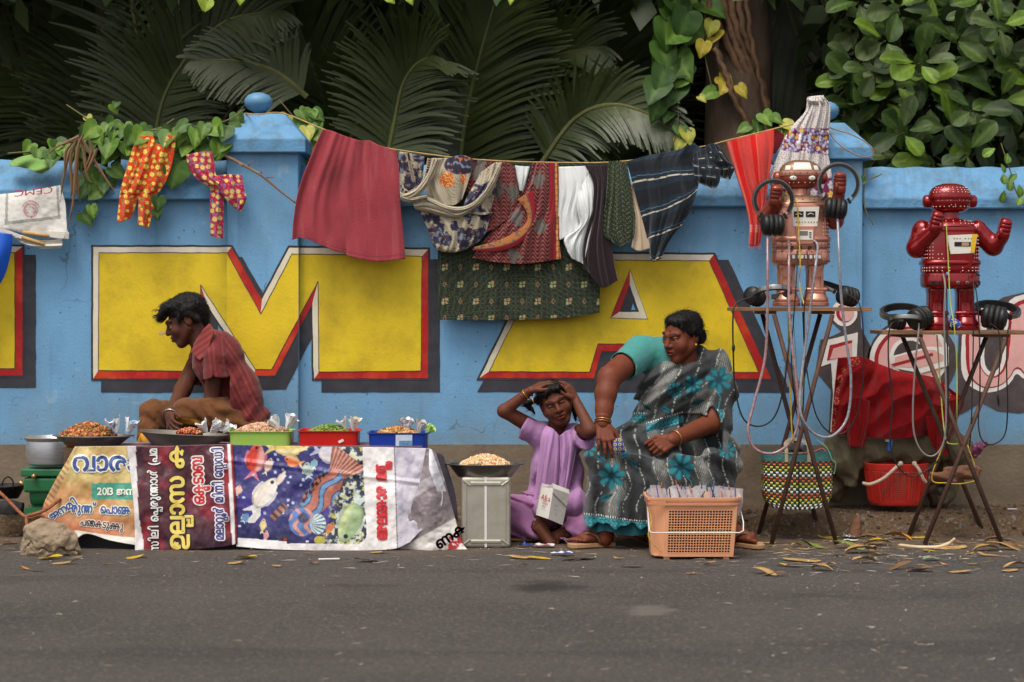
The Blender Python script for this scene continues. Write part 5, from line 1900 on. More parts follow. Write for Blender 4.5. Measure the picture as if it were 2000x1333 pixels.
    part(MB().lathe(S([(25,0),(26.5,2),(26.5,7),(24.5,9),(25.5,11),(25,15),(22,20),(20,25),(20.5,27),(18,30)]),q(cx,-6,0),None,36,sy=1.35,ex=2.6),'boot',A,lg)
  # arms: one continuous limb each, then a ridged fist
  pose = [((-50,2,194),(-66,-4,172),(-54,-28,197)),((50,2,194),(66,-6,168),(72,-26,221))] if not red else \
     [((-52,2,194),(-66,-6,160),(-38,-34,192)),((52,2,194),(84,-4,164),(97,-22,179))]
  for sh_,el,wr in pose:
    f = Field(np.array([min(a) for a in zip(sh_,el,wr)]) * RS - 0.075,np.array([max(a) for a in zip(sh_,el,wr)]) * RS + 0.075,0.004)
    f.chain([np.array(sh_) * RS,np.array(el) * RS,np.array(wr) * RS],[0.050,0.047,0.031] if red else [0.045,0.043,0.028],0.015)
    f.cap(np.array(sh_) * RS * np.array((0.86,1,1)),np.array(sh_) * RS,0.03,0.052 if red else 0.047,0.01)
    V,Q = f.mesh(1)
    am = mk('arm',V,Q,B,t,True,local=True)
    d = (Vector(wr) - Vector(el)).normalized()
    ax = Vector((0,0,1)).rotation_difference((d + Vector((0,0,2.2))).normalized()).to_matrix()
    part(MB().lathe(S([(8,-4),(11,-1),(12,5),(12,12),(11.2,13.5),(12.3,15),(12.3,20),(11.5,21.5),(12.3,23),(12.2,27.5),(11.3,29),(12,30.5),(11.5,34),(9,38),(4,40)]),q(*wr),ax,28,sy=1.25,ex=3.2),'fist',B,am)
    part(MB().ball(Vector(q(*wr)) + ax @ Vector(q(-8 if wr[0] > 0 else 8,-13,12)),(4.5 * RS,5 * RS,9 * RS),10,8),'thumb',B,am)
  return t


robot(1563,599,'copper coloured tin robot with white visor and chest plate holding up two headphones',False)
robot(1855,645,'shiny red tin robot dotted with pale glinting rivets wearing a white card with yellow tape',True)

# ------------------------------------------------------------------ folding stands
ZT1,ZT2 = P(0,600,9.75).z,P(0,645,9.75).z


def stand(label,x0,x1,zt,legs,px):
  t = thing('folding_stand',P(px,1056,9.75) * 1,label,'table','folding pipe stands')
  t.location.z = 0
  X0,X1 = xpx(x0,9.62),xpx(x1,9.62)
  bevel(MB().box(((X0 + X1) / 2,9.77,zt - 0.0105),((X1 - X0) / 2,0.17,0.009)).build('board',M_wood,t),0.002)
  for (tx,bx,by,d) in legs:
    b = P(bx,by,d)
    b.z = 0.004
    tp = P(tx,0,d + (0.06 if d < 9.7 else -0.06))
    tp.z = zt - 0.035
    MB().tube([b,b.lerp(tp,0.5),tp],0.0115,10).build('leg',M_rust,t,True)
  for (xa,xb) in ((legs[0][0],legs[2][0]),(legs[1][0],legs[3][0])):
    for d in (9.64,):
      p0,p1 = P(min(xa,xb) - 3,0,d),P(max(xa,xb) + 3,0,d)
      MB().box(((p0.x + p1.x) / 2,9.76,zt - 0.027),((p1.x - p0.x) / 2,0.15,0.007)).build('bracket',M_rust,t)
  return t


stand('folding pipe stand carrying the copper robot, with the woven basket hanging between its legs',1434,1702,ZT1,[(1512,1634,1066,9.53),(1626,1507,1066,9.53),(1489,1601,1047,9.94),(1602,1481,1052,9.9)],1560)
stand('folding pipe stand carrying the red robot, weighted with a slab of rock',1722,2016,ZT2,[(1797,1957,1066,9.53),(1966,1806,1066,9.53),(1763,1922,1050,9.92),(1926,1775,1055,9.88)],1860)

# ------------------------------------------------------------------ headphones
def headphones(label):
  t = thing('headphones',(0,0,0),label,'headphones','black studio headphones of the robot stand')
  R,zc_ = 0.093,0.172
  a0,a1 = math.radians(-52),math.radians(232)
  n = 36

  def band(r0,r1,w,m,name,a0=a0,a1=a1):
    V,Fs = [],[]
    for i in range(n + 1):
      a = a0 + (a1 - a0) * i / n
      ww = w * (0.75 + 0.25 * math.sin((a - a0) / (a1 - a0) * math.pi))
      for rr_,yy in ((r0,-ww),(r1,-ww),(r1 + 0.002,0),(r1,ww),(r0,ww)):
        V.append((rr_ * math.cos(a),yy,zc_ + rr_ * math.sin(a)))
    for i in range(n):
      for k in range(5):
        k2 = (k + 1) % 5
        Fs.append((i * 5 + k,(i + 1) * 5 + k,(i + 1) * 5 + k2,i * 5 + k2))
    Fs += [tuple(range(5)),tuple(n * 5 + k for k in range(4,-1,-1))]
    return autosmooth(mk(name,V,Fs,m,t,local=True),50)
  band(R,R + 0.005,0.013,M_chr,'headband')
  band(R - 0.013,R - 0.0005,0.016,M_blk2,'headband_pad',a0 + 0.25,a1 - 0.25)
  for sg in (-1,1):
    e = Vector((R * math.cos(a0) * sg,0,zc_ + R * math.sin(a0)))
    cpos = Vector((sg * 0.026,0,0.056))
    MB().tube([e,e.lerp(cpos + Vector((sg * 0.02,0,0.03)),0.6),cpos + Vector((sg * 0.02,0,0.025))],0.0036,8).build('yoke',M_chr,t,True,True)
    MB().box(e,(0.006,0.011,0.014),Matrix.Rotation(-0.6 * sg,3,'Y')).build('hinge',M_blk,t,local=True)
    M = Matrix.Rotation(math.pi / 2 * sg,3,'Y')
    cup = autosmooth(MB().lathe([(0.040,0.0),(0.047,0.004),(0.050,0.012),(0.048,0.022),(0.042,0.028),(0.032,0.031),(0.029,0.034),(0.014,0.036),(0.002,0.0365)],(sg * 0.018,0,0.056),M,28).build('ear_cup',M_blk,t,local=True),40)
    autosmooth(MB().lathe([(0.022,-0.004),(0.034,-0.010),(0.044,-0.012),(0.050,-0.006),(0.051,0.002),(0.046,0.008)],(sg * 0.013,0,0.056),M,28).build('cushion',M_blk2,cup,local=True),60)
  return t


HP0 = headphones('x')
HP = []


def place_hp(px,py,d,rot,sc,label,rest=None):
  t = HP0 if not HP else copy_tree(HP0)
  HP.append(t)
  t['label'] = label
  t.rotation_euler = rot
  t.scale = (sc,sc,sc)
  M = Euler(rot).to_matrix()
  c = M @ Vector((0,0,0.056)) * sc
  t.location = P(px,py,d) - c
  if rest is not None:
    lowest = 9
    for ch in t.children_recursive:
      for v in ch.data.vertices:
        lowest = min(lowest,(M @ v.co).z * sc)
    t.location.z = rest - lowest
  return t


place_hp(1509,440,9.60,(0.05,0.02,0.05),1.03,'studded black headphones hung on the fist of the copper robot beside the red towel')
place_hp(1632,408,9.62,(0.04,0.12,-0.1),1.03,'studded black headphones hung on the raised fist of the copper robot nearer the wall pillar')
place_hp(1474,580,9.68,(1.35,0.2,0.9),0.9,'black headphones lying at the left end of the copper robot stand',ZT1)
place_hp(1656,578,9.70,(-1.25,0.2,0.5),0.95,'black headphones with a red ring lying at the right end of the copper robot stand',ZT1)
place_hp(1797,618,9.66,(-1.35,-0.25,0.6),1.05,'black headphones with raised headband leaning left of the red robot boots',ZT2)
place_hp(1752,628,9.70,(1.4,0.1,0.3),0.75,'small folded black headphones at the left end of the red robot stand',ZT2)
place_hp(1942,618,9.66,(-1.3,0.15,-0.3),1.15,'large black headphones leaning right of the red robot boots',ZT2)

# ------------------------------------------------------------------ hoses, cables, cords
M_hose = mat('clear_pink_hose',(176,138,138),0.2,0.0,var=0.3,vs=60,spec=0.8,coat=0.6,trans=0.35,ior=1.3)
M_hose2 = mat('clear_grey_hose',(158,156,164),0.2,0.0,var=0.3,vs=60,spec=0.8,coat=0.6,trans=0.35,ior=1.3)
M_cab = mat('black_cable',(24,23,24),0.5)
M_cabg = mat('grey_cable',(122,118,114),0.5)
M_cord = mat('yellow_cord',(206,172,62),0.85,var=0.25,vs=60)
M_cord2 = mat('lime_string',(176,190,84),0.85)


def wire(name,label,pts,r,m,d=9.56,cat_='cable',n=7):
  c = [Vector(p) for p in cat([P(q[0],q[1],q[2] if len(q) > 2 else d) for q in pts],10)]
  o = MB().tube(c,r,n).build(name,m,None,True)
  return tag(o,label,cat_)


wire('plastic_hose','pinkish clear plastic hose looping down from the headphones by the red towel',[(1499,462,9.58),(1499,530),(1499,600),(1494,700,9.5),(1472,790,9.48),(1461,840,9.46),(1474,876,9.46),(1510,886,9.46),(1545,862,9.46),(1560,815,9.46),(1555,740,9.46),(1545,660,9.48),(1541,590,9.5),(1541,520,9.55),(1541,482,9.62),(1540,470,9.645)],0.0070,M_hose,9.5,'hose',9)
wire('plastic_hose','greyish clear plastic hose looping down past the copper robot towards the red cardigan',[(1636,428,9.6),(1639,500),(1643,580),(1652,660),(1662,740),(1655,815),(1625,852,9.46),(1590,847,9.46),(1565,812,9.44),(1563,760,9.46),(1571,690),(1582,610),(1593,520),(1597,482,9.62),(1590,470,9.645)],0.0066,M_hose2,9.5,'hose',9)
wire('black_cable','black cable with an inline switch hanging left of the copper robot stand',[(1470,580,9.6),(1440,592,9.58),(1432,615),(1432,680),(1436,760),(1452,818),(1482,833),(1512,815),(1530,760),(1540,680),(1545,615,9.7)],0.004,M_cab)
MB().ball(P(1432.5,680,9.555),(0.008,0.008,0.02),10,8).build('inline_switch',M_cab,None,True)
o = bpy.data.objects['inline_switch']
tag(o,'small black inline switch on the cable beside the yellow letter','switch')
wire('black_cable','thin black cable dropping from the right end of the copper robot stand',[(1655,575,9.62),(1676,590,9.6),(1684,620),(1687,690),(1684,760),(1672,815),(1650,845),(1622,846),(1596,815),(1582,760),(1572,690,9.7),(1568,610,9.75)],0.0034,M_cab)
wire('black_cable','pair of dark leads running down the front of the copper robot between its legs',[(1557,490,9.63),(1557,520,9.6),(1554,570),(1551,610),(1546,700),(1552,780),(1562,840,9.7)],0.003,M_cab)
wire('black_cable','dark lead from the copper robot sockets passing its right boot',[(1576,490,9.63),(1578,520,9.6),(1576,560),(1571,600),(1571,660),(1570,760),(1566,850,9.7)],0.003,M_cab)
wire('yellow_cord','yellow cord tied down the front of the copper robot to its stand',[(1551,388,9.66),(1556,392,9.64),(1558,410,9.63),(1561,470,9.62),(1563,520,9.6),(1561,548,9.62),(1566,580,9.6),(1571,600,9.58),(1571,660,9.58),(1569,760,9.62),(1566,850,9.7)],0.0032,M_cord,9.6,'cord')
wire('yellow_cord','loose yellow cord hanging inside the legs of the copper robot stand',[(1540,612,9.76),(1541,690,9.76),(1544,780,9.76),(1548,860,9.76),(1556,890,9.76)],0.004,M_cord,9.76,'cord')
wire('grey_cable','thick grey cable from the blue plug of the red robot looping by the cardigan',[(1842,536,9.64),(1846,560,9.58),(1844,620),(1846,700),(1848,790),(1844,860),(1825,890),(1802,884),(1786,850),(1783,800),(1787,720),(1793,660),(1795,632,9.6)],0.0046,M_cabg)
wire('black_cable','black cable hanging in front of the cardigan and the red basket',[(1755,625,9.6),(1738,640,9.57),(1735,700),(1741,760),(1742,810),(1738,860),(1750,905),(1775,930),(1805,922),(1835,895),(1850,850),(1852,760),(1850,660),(1849,560,9.62)],0.0036,M_cab)
wire('black_cable','long black cable looping low at the right of the red robot stand',[(1904,555,9.64),(1909,590,9.58),(1913,660),(1914,760),(1911,830),(1920,862),(1940,868),(1962,850),(1968,800),(1966,720),(1968,650),(1975,630,9.6)],0.0034,M_cab)
wire('black_cable','black lead ending in a jack plug that dangles below the red robot stand',[(1935,632,9.58),(1951,650,9.57),(1953,700),(1950,750),(1949,770)],0.003,M_cab)
MB().tube([P(1949,766,9.56),P(1949,775,9.56),P(1950,784,9.56),P(1951,794,9.56)],[0.003,0.006,0.006,0.002],8).build('jack_plug',M_cab,None,True)
tag(bpy.data.objects['jack_plug'],'black jack plug at the end of a lead under the red robot stand','plug')
wire('black_cable','dark lead from the red robot side socket dropping straight to the crossing legs',[(1901,536,9.64),(1902,580),(1901,660),(1899,760),(1897,830),(1893,880,9.7)],0.003,M_cab)
wire('lime_string','lime green string tied from the red robot chest down to the stand legs',[(1848,436,9.64),(1850,470,9.63),(1853,530,9.62),(1856,590,9.6),(1864,640,9.56),(1869,720),(1869,800),(1870,862,9.7)],0.0028,M_cord2,9.58,'string')
wire('lime_string','second green yellow string knotted round the crossing legs below the red robot',[(1830,655,9.7),(1836,740,9.7),(1841,810,9.66),(1846,850,9.62),(1852,866,9.6),(1872,868,9.6)],0.0032,M_cord2,9.7,'string')

# rag between the red boots, bottle and rag near the legs
f = Field(P(1850,645,9.68) + Vector((-0.06,-0.03,-0.02)),P(1890,600,9.72) + Vector((0.06,0.03,0.05)),0.004)
f.chain([P(1856,622,9.69),P(1866,632,9.68),P(1876,638,9.68),P(1886,642,9.68)],[0.012,0.018,0.02,0.014],0.012)
f.disp(lambda x,y,z: 0.010 * (fbm(x * 60,y * 60,z * 60,3) - 0.45))
V,Q = f.mesh(1)
px_,py_ = PXY(V)
cc = np.ones((len(V),3)) * lin((44,78,160))
cc = mixc(cc,(fbm(px_ / 3,py_ / 3,0,5) > 0.56) * 1.0,(222,200,120))
o = mk('patterned_rag',V,Q,M_cloth,None,True,cc)
tag(o,'small blue and yellow patterned rag tied between the red robot boots','rag')
mb = MB().lathe([(0.004,-0.002),(0.026,0.0),(0.030,0.006),(0.030,0.075),(0.024,0.10),(0.012,0.115),(0.012,0.128)],P(1550,755,9.8),Matrix.Rotation(-0.25,3,'Y'),20)
bt = thing('plastic_bottle',P(1550,755,9.8),'crumpled clear plastic bottle hanging among the copper robot stand legs','bottle')
mb.build('bottle_body',mat('clear_bottle',(214,222,226),0.12,trans=0.75,ior=1.15,alpha=0.75),bt,True)
MB().lathe([(0.0125,0.10),(0.0125,0.12)],P(1553,757,9.79),Matrix.Rotation(-0.25,3,'Y'),14).build('bottle_label',mat('bottle_label',(70,110,180),0.4),bt,True)
wire('thin_string','thin pale string by which the plastic bottle hangs under the board',[(1556,716,9.8),(1552,660,9.79),(1548,612,9.77)],0.0015,M_hose2,9.8,'string')
f = Field(P(1895,905,9.75) - Vector((0.03,0.04,0.03)),P(1940,850,9.85) + Vector((0.03,0.04,0.03)),0.005)
f.chain([P(1898,880,9.8),P(1910,874,9.79),P(1924,868,9.8)],[0.014,0.020,0.014],0.015)
f.chain([P(1906,876,9.8),P(1904,892,9.8)],[0.016,0.010],0.015)
f.disp(lambda x,y,z: 0.040 * (fbm(x * 65,y * 65,z * 65,3) - 0.45))
V,Q = f.mesh(0)
tag(mk('purple_rag',V,Q,mat('purple_film',(112,58,84),0.35,var=0.25,vs=40),None,True),'crumpled purple plastic rag caught on the red robot stand','rag')

# rock slab slung between the stand legs
f = Field(P(1805,985,9.5),P(1925,900,9.9),0.007)
f.chain([P(1822,935,9.72),P(1860,932,9.72),P(1900,925,9.72)],[0.03,0.055,0.04],0.03,((0,0,1),0.8))
f.cap(P(1828,930,9.68),P(1900,922,9.68),0.03,0.045,0.02)
f.disp(lambda x,y,z: 0.05 * (fbm(x * 14,y * 14,z * 22,8,4) - 0.45) + 0.01 * np.abs(np.sin(z * 60 + x * 20)))
V,Q = f.mesh(1)
tag(mk('slab_rock',V,Q,mat('brown_rock',(128,88,66),0.9,var=0.3,vs=8,bump=0.7,bs=50,dirt=(86,62,48),dirt_amt=0.7,ds=7),None,True),'reddish brown slab of rock tied between the legs of the red robot stand','rock')
wire('yellow_cord','yellow cord slinging the brown slab of rock under the stand',[(1842,870,9.6),(1820,935,9.62),(1850,944,9.62),(1886,944,9.64),(1908,930,9.66),(1890,870,9.66)],0.003,M_cord,9.62,'cord')
c0 = P(1833,958,9.78)
o = MB().lathe([(0.002,-0.05),(0.027,-0.05),(0.029,-0.045),(0.029,0.04),(0.025,0.05),(0.012,0.052)],c0,Matrix.Rotation(1.45,3,'X') @ Matrix.Rotation(0.3,3,'Y'),18).build('dark_can',mat('tarnished_tin',(72,66,58),0.4,0.6,var=0.3,vs=20),None,True)
tag(o,'tarnished dark can wedged beneath the slab of rock','can')
# ================================================================== THE NUT STALL
M_steel = mat('worn_steel',(150,146,140),0.33,0.85,var=0.15,vs=9,dirt=(104,96,88),dirt_amt=0.5,ds=12)
M_alu = mat('aluminium',(190,190,192),0.38,0.8,var=0.12,vs=12,stretch=(1,1,6))
ZTOP = 0.470                                                        # top of the covered stall


def BD(px,py):
  """distance of the banner cloth in front of the stall at photo pixel px, py"""
  px,py = np.asarray(px,float),np.asarray(py,float)
  d = 9.435 - 0.10 * np.clip((py - 876) / 195,-0.2,1.1)
  d = d + 0.007 * np.sin(px / 27 + py / 70) * np.clip((py - 880) / 120,0.1,1) + 0.038 * (fbm(px / 55,py / 65,0,14) - 0.45) + 0.015 * (fbm(px / 17,py / 24,0,15) - 0.45)
  d = d - 0.007 * np.clip(1 - np.abs((py - 905 - 0.12 * (px - 500)) / 7),0,1) * (px > 440)
  return d


tb = thing('stall_platform',Vector((xpx(500,9.55),9.57,0)),'low box platform under the printed banners of the nut stall','platform')
MB().box((xpx(475,9.6),9.61,ZTOP / 2 - 0.004),(0.83,0.125,ZTOP / 2 - 0.004)).build('box',mat('old_planks',(92,74,56),0.9,var=0.3,vs=6,bump=0.4,bs=30),tb)
crate = MB().box((xpx(468,10.1),10.14,0.225),(0.26,0.15,0.13)).build('wooden_crate',mat('old_planks2',(96,78,60),0.9,var=0.3,vs=6),None)
tag(crate,'wooden crate the man sits on behind the stall','crate')


def banner_cloth(name,rows,m,col,parent,off=0.0,step=2.0):
  return drape(name,rows,0.0,m,col,lambda u,v,x,y: BD(x,y) - off,step,parent,0.0015)


M_vinyl = mat('printed_vinyl',vcol=True,rough=0.42,spec=0.45,bump=0.12,bs=60)
M_vink = {}


def ink(c):
  if c not in M_vink: M_vink[c] = mat('ink_%d' % len(M_vink),c,0.45,var=0.05,vs=14)
  return M_vink[c]


def letters(text,ax,ay,size,ang,c,parent,border=None,bw=2.0,bold=0.9,off=0.004,squash=1.0,bd=BD,name='lettering',curve=0.0):
  """flat printed letters following the banner; ax, ay is the left end of the base line in photo pixels"""
  V,Fs,w = word(text,size,squash=squash)
  a = math.radians(ang)
  dx,dy,ux,uy = math.cos(a),-math.sin(a),-math.sin(a),-math.cos(a)

  def put(VV,FF,m,o_):
    yy = VV[:,1] + curve * np.sin(VV[:,0] / max(w,1) * math.pi)
    px = ax + VV[:,0] * dx + yy * ux
    py = ay + VV[:,0] * dy + yy * uy
    d = bd(px,py) - o_
    pts = np.stack([(px - 1000) / F * d,d,CZ + (HY - py) / F * d],1)
    ob = mk(name,pts,FF,m,parent)
    return tag(ob,kind='stuff')
  if border is not None:
    put(*fatten(V,Fs,bold + bw),ink(border),off)
  put(*fatten(V,Fs,bold),ink(c),off + 0.0012)


# --- first banner: yellow and orange, at the left end
b1 = thing('banner',P(180,1060,9.4),'yellow and orange printed banner draped over the left end of the stall','banner','banners covering the stall')


def c1(u,v,px,py):
  n = fbm(px / 40,py / 40,0,3,4)
  c = np.ones(u.shape + (3,)) * lin((206,184,122))
  c = mixc(c,sstep(0.35,0.65,n),(184,150,92))
  low = sstep(930,1040,py + 30 * (n - 0.45) - (px - 150) * 0.25)
  c = mixc(c,low * 0.8,(190,92,70))
  c = mixc(c,0.5 * sstep(0.55,0.7,fbm(px / 18,py / 18,0,9,4)),(150,128,84))
  lf = (np.abs((px - 118) / 20 + (py - 930) / 40) < 0.5) & (np.sin((px - py) / 2.2) > 0.2) & (px < 135)
  c = mixc(c,lf * 0.6,(140,70,66))
  edge = 1044 + 16 * np.sin((px - 150) / 116 * 1.2)
  c = mixc(c,sstep(-9,-7,py - edge) * (px > 146),(226,220,208))
  bx = (px > 179) & (py > 944) & (py < 976)
  return mixc(c,bx,(70,150,128))


banner_cloth('banner_cloth',[[(146,873),(180,872),(225,872),(268,872)],[(128,905),(170,905),(220,905),(268,905)],[(105,945),(165,945),(220,946),(268,946)],[(84,990),(150,992),(210,995),(268,998)],[(88,1020),(150,1020),(210,1030),(268,1040)],[(150,1052),(172,1043),(215,1056),(268,1066)]],M_vinyl,c1,b1)
letters('വാരാ',143,920,50,0,(48,78,138),b1,(228,222,206),3.0,1.3)
letters('2013 ജനു',190,967,20,0,(232,228,214),b1,None,0,0.5)
letters('ജനമി',101,1017,21,32,(44,86,148),b1,(226,216,196),1.8,0.5)
letters('രുന*ന് െപാങ*ക',140,1001,25,-2,(44,86,148),b1,(226,216,196),2.0,0.7,squash=0.62)
letters('പങ*െകടുക*കു',157,1026,21,-7,(50,40,60),b1,(226,210,190),1.6,0.4,squash=0.62)
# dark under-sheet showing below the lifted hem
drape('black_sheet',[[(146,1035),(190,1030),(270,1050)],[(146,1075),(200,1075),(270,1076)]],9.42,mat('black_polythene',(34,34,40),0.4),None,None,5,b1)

# --- second banner: dark red panel, fish picture, white title, folded grey end
b2 = thing('banner',P(560,1075,9.4),'long printed banner with fish picture and upright lettering covering the front of the stall','banner','banners covering the stall')


def c2(u,v,px,py):
  c = np.ones(u.shape + (3,)) * lin((74,26,38))
  n = fbm(px / 45,py / 45,0,5,4)
  c = mixc(c,sstep(0.42,0.66,n),(134,32,46))
  c = mixc(c,0.8 * sstep(0.5,0.75,fbm(px / 30 + 5,py / 50,0,8,3)),(40,20,30))
  c = mixc(c,0.7 * sstep(440,446,px + 0.02 * (py - 870)) * (py < 960),(160,36,50))
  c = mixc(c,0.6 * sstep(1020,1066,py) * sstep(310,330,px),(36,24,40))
  le = 263 + (py - 872) * 0.045
  c = mixc(c,px < le + 2 + 7 * sstep(1000,1070,py),(214,208,206))
  st = np.abs(px - (447 + (py - 872) * 0.05)) < 3.6
  return mixc(c,st,(226,222,218))


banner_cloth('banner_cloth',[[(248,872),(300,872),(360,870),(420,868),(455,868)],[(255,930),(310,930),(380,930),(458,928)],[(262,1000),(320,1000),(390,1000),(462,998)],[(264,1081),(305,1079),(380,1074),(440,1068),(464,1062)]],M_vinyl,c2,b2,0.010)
O2 = lambda x,y: BD(x,y) - 0.010
letters('സിലി െപ+പരുന*നാൾ (പമ',310,1078,25,91,(222,218,214),b2,(30,18,24),1.4,0.6,squash=0.70,bd=O2)
letters('ഉല+ലാസ ക',360,1072,47,90.5,(222,196,92),b2,(40,22,24),2.6,1.6,squash=0.95,bd=O2)
letters('ഒക+േടാബ',399,984,33,93,(190,34,40),b2,(226,214,208),2.8,1.0,squash=0.66,bd=O2)
letters('മലാറ+റൂർ മിനി േസ+റഡി',437,1054,26,91,(66,62,120),b2,(224,220,224),2.4,0.7,squash=0.62,bd=O2)

# fish, drawn on the sheet as printed colour
def fish(c,px,py,cx,cy,ln,wd,ang,body,tail,belly=None,stripes=None,eye=True):
  a = math.radians(ang)
  x = ((px - cx) * math.cos(a) + (py - cy) * -math.sin(a)) / ln                # head towards +x
  y = ((px - cx) * math.sin(a) + (py - cy) * math.cos(a)) / wd
  m = sstep(1.04,0.97,np.hypot(x,y * (1 + 0.25 * x)))
  tl = (x < -0.85) & (x > -1.65) & (np.abs(y) < 0.12 + (-x - 0.85) * 1.0) & (x > -1.65 + 0.35 * (1 - np.abs(y) / 0.9))
  c = mixc(c,tl * 0.95,tail)
  fin = (np.abs(x + 0.1) < 0.5) & (np.abs(y) < 1.3 - 0.8 * (x + 0.1) ** 2) & (m < 0.5)
  c = mixc(c,fin * 0.7,tail)
  c = mixc(c,m,body)
  if belly: c = mixc(c,m * sstep(-0.1,0.6,y) * 0.8,belly)
  if stripes:
    c = mixc(c,m * (np.sin(x * stripes[1] + 2.2 * np.sin(y * 2.4 + x * 2)) > stripes[2]),stripes[0])
  c = mixc(c,m * sstep(0.9,1.0,np.hypot(x,y)) * 0.35,(60,50,60))
  if eye: c = mixc(c,sstep(0.13,0.09,np.hypot(x - 0.68,(y + 0.12) * wd / ln)),(24,22,26))
  return c


def c3(u,v,px,py):
  n = fbm(px / 50,py / 50,0,6,4)
  c = np.ones(u.shape + (3,)) * lin((54,52,108))
  c = mixc(c,sstep(0.4,0.65,n),(72,62,140))
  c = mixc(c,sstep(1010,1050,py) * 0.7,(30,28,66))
  rf = sstep(-14,14,px - (662 - 0.12 * (py - 880)) + 60 * (fbm(px / 22,py / 22,0,19) - 0.45) + 40 * sstep(890,960,py) * (py < 1000) * 0)
  rock = fbm(px / 7,py / 7,0,4,4)
  c = mixc(c,rf * 0.95,(42,44,60))
  c = mixc(c,rf * sstep(0.44,0.52,rock),(96,118,140))
  c = mixc(c,rf * sstep(0.52,0.58,rock),(206,206,178))
  c = mixc(c,rf * sstep(0.60,0.64,fbm(px / 10 + 9,py / 10,0,31,3)),(188,178,96))
  c = mixc(c,(hsh(np.floor(px / 5),np.floor(py / 5),2.0) > 0.985) * 0.8,(190,200,226))
  F_ = fish
  c = F_(c,px,py,500,894,28,17,80,(206,66,52),(216,120,130),(232,176,170))
  c = F_(c,px,py,525,908,14,6,68,(226,196,176),(230,214,204))
  c = F_(c,px,py,570,873,34,14,4,(222,190,96),(226,206,130),(236,220,170))
  c = F_(c,px,py,570,900,15,9,160,(220,108,62),(224,160,70),(236,200,150))
  c = F_(c,px,py,601,916,13,9,96,(150,166,160),(170,190,190))
  c = F_(c,px,py,648,888,26,15,-14,(214,208,220),(180,184,214),(236,226,220))
  # the big patterned fish in the middle
  x,y = px - 622,py - 970
  a = math.radians(52)
  X,Y = x * math.cos(a) - y * math.sin(a),x * math.sin(a) + y * math.cos(a)
  tail = (X > 42) & (X < 100) & (np.abs(Y) < 8 + (X - 42) * 0.62)
  c = mixc(c,tail * 0.95,(150,78,66))
  c = mixc(c,tail * (np.sin(np.arctan2(Y,X - 20) * 60) > 0.35),(196,150,128))
  body = sstep(1.03,0.97,np.hypot((X - 4) / 60,Y / (27 + 0.08 * X)))
  c = mixc(c,body,(172,102,84))
  wv = np.sin(Y / 4.6 + 1.7 * np.sin(X / 12) + 0.02 * X)
  c = mixc(c,body * (wv > 0.45),(96,136,176))
  c = mixc(c,body * (np.abs(wv - 0.35) < 0.22),(46,52,96))
  c = mixc(c,body * (Y < -14) * (np.sin(X / 2.2) * np.sin(Y / 2.4 + X / 7) > 0.0),(70,34,34))
  hd = sstep(1.03,0.95,np.hypot((px - 590) / 26,(py - 1020) / 28))
  c = mixc(c,hd,(86,118,176))
  c = mixc(c,hd * (np.sin(px / 3.4 + 2 * np.sin(py / 6)) > 0.35),(206,140,120))
  c = mixc(c,sstep(13,8,np.hypot(px - 592,py - 1012)),(60,58,92))
  c = mixc(c,sstep(8,6,np.hypot(px - 557,py - 1054)),(40,24,34))
  c = mixc(c,sstep(4,3,np.hypot(px - 557,py - 1054)),(150,40,46))
  fan = sstep(1.03,0.95,np.hypot((px - 621) / 16,(py - 1024) / 20))
  c = mixc(c,fan,(206,214,196))
  c = mixc(c,fan * (np.sin(np.arctan2(py - 1024,px - 600) * 26) > 0.3),(70,120,170))
  an = (np.abs((px - 545) + (py - 1000)) < 10) & (np.abs((px - 545) - (py - 1000)) < 26)
  c = mixc(c,an,(150,96,66))
  c = mixc(c,an * (np.sin((px - py) / 2.6) > 0.2),(50,44,60))
  # white fish, rabbit fish, small ones
  c = F_(c,px,py,519,962,34,17,52,(226,214,200),(232,226,222),(236,230,226))
  c = F_(c,px,py,549,934,16,5,58,(222,206,192),(226,214,206),eye=False)
  c = mixc(c,(np.abs((px - 496) + (py - 1012) * 0.8) < 9) & (py > 992) & (py < 1022) & (np.abs(px - 497) < 12),(230,224,222))
  c = F_(c,px,py,683,1022,40,21,-112,(150,172,128),(190,202,196),(196,206,150))
  c = mixc(c,sstep(1.0,0.9,np.hypot((px - 624) / 11,(py - 1056) / 9)),(178,168,70))
  c = F_(c,px,py,645,1031,12,6,55,(214,130,84),(220,190,150))
  c = F_(c,px,py,466,957,9,6,70,(214,176,160),(224,200,190))
  c = F_(c,px,py,480,1010,8,6,60,(96,150,190),(190,210,220))
  c = F_(c,px,py,514,1025,12,5,82,(206,186,120),(220,206,170))
  c = F_(c,px,py,520,1045,9,4,85,(214,150,160),(220,190,190))
  c = F_(c,px,py,614,905,8,5,88,(130,176,190),(200,214,214))
  for q in ((495,928),(476,972),(452,912),(556,930),(468,1028),(600,1058)):
    c = mixc(c,sstep(4,2.5,np.hypot(px - q[0],(py - q[1]) * 1.5)),(206,214,230))
  # white border with the rounded corner, red title strip, grey picture beyond
  rx,ry = px - (708 + (py - 880) * 0.05),py - (1062 + (px - 560) * 0.010)
  outside = (rx > 0) | (ry > 0) | ((rx > -22) & (ry > -22) & (np.hypot(rx + 22,ry + 22) > 22))
  bottom = (py > 1050 + 0.075 * (px - 455)) & (px < 560)
  c = mixc(c,outside | bottom,(224,218,216))
  g = sstep(769,770,px + 0.0 * py - (py - 880) * 0.03)
  c = mixc(c,g,(194,188,198))
  c = mixc(c,g * 0.6 * sstep(0.45,0.6,fbm(px / 16,py / 40,0,41)),(160,154,172))
  c = mixc(c,(np.abs(px - 770.5 - (py - 880) * 0.03) < 0.9) * 0.8,(60,56,60))
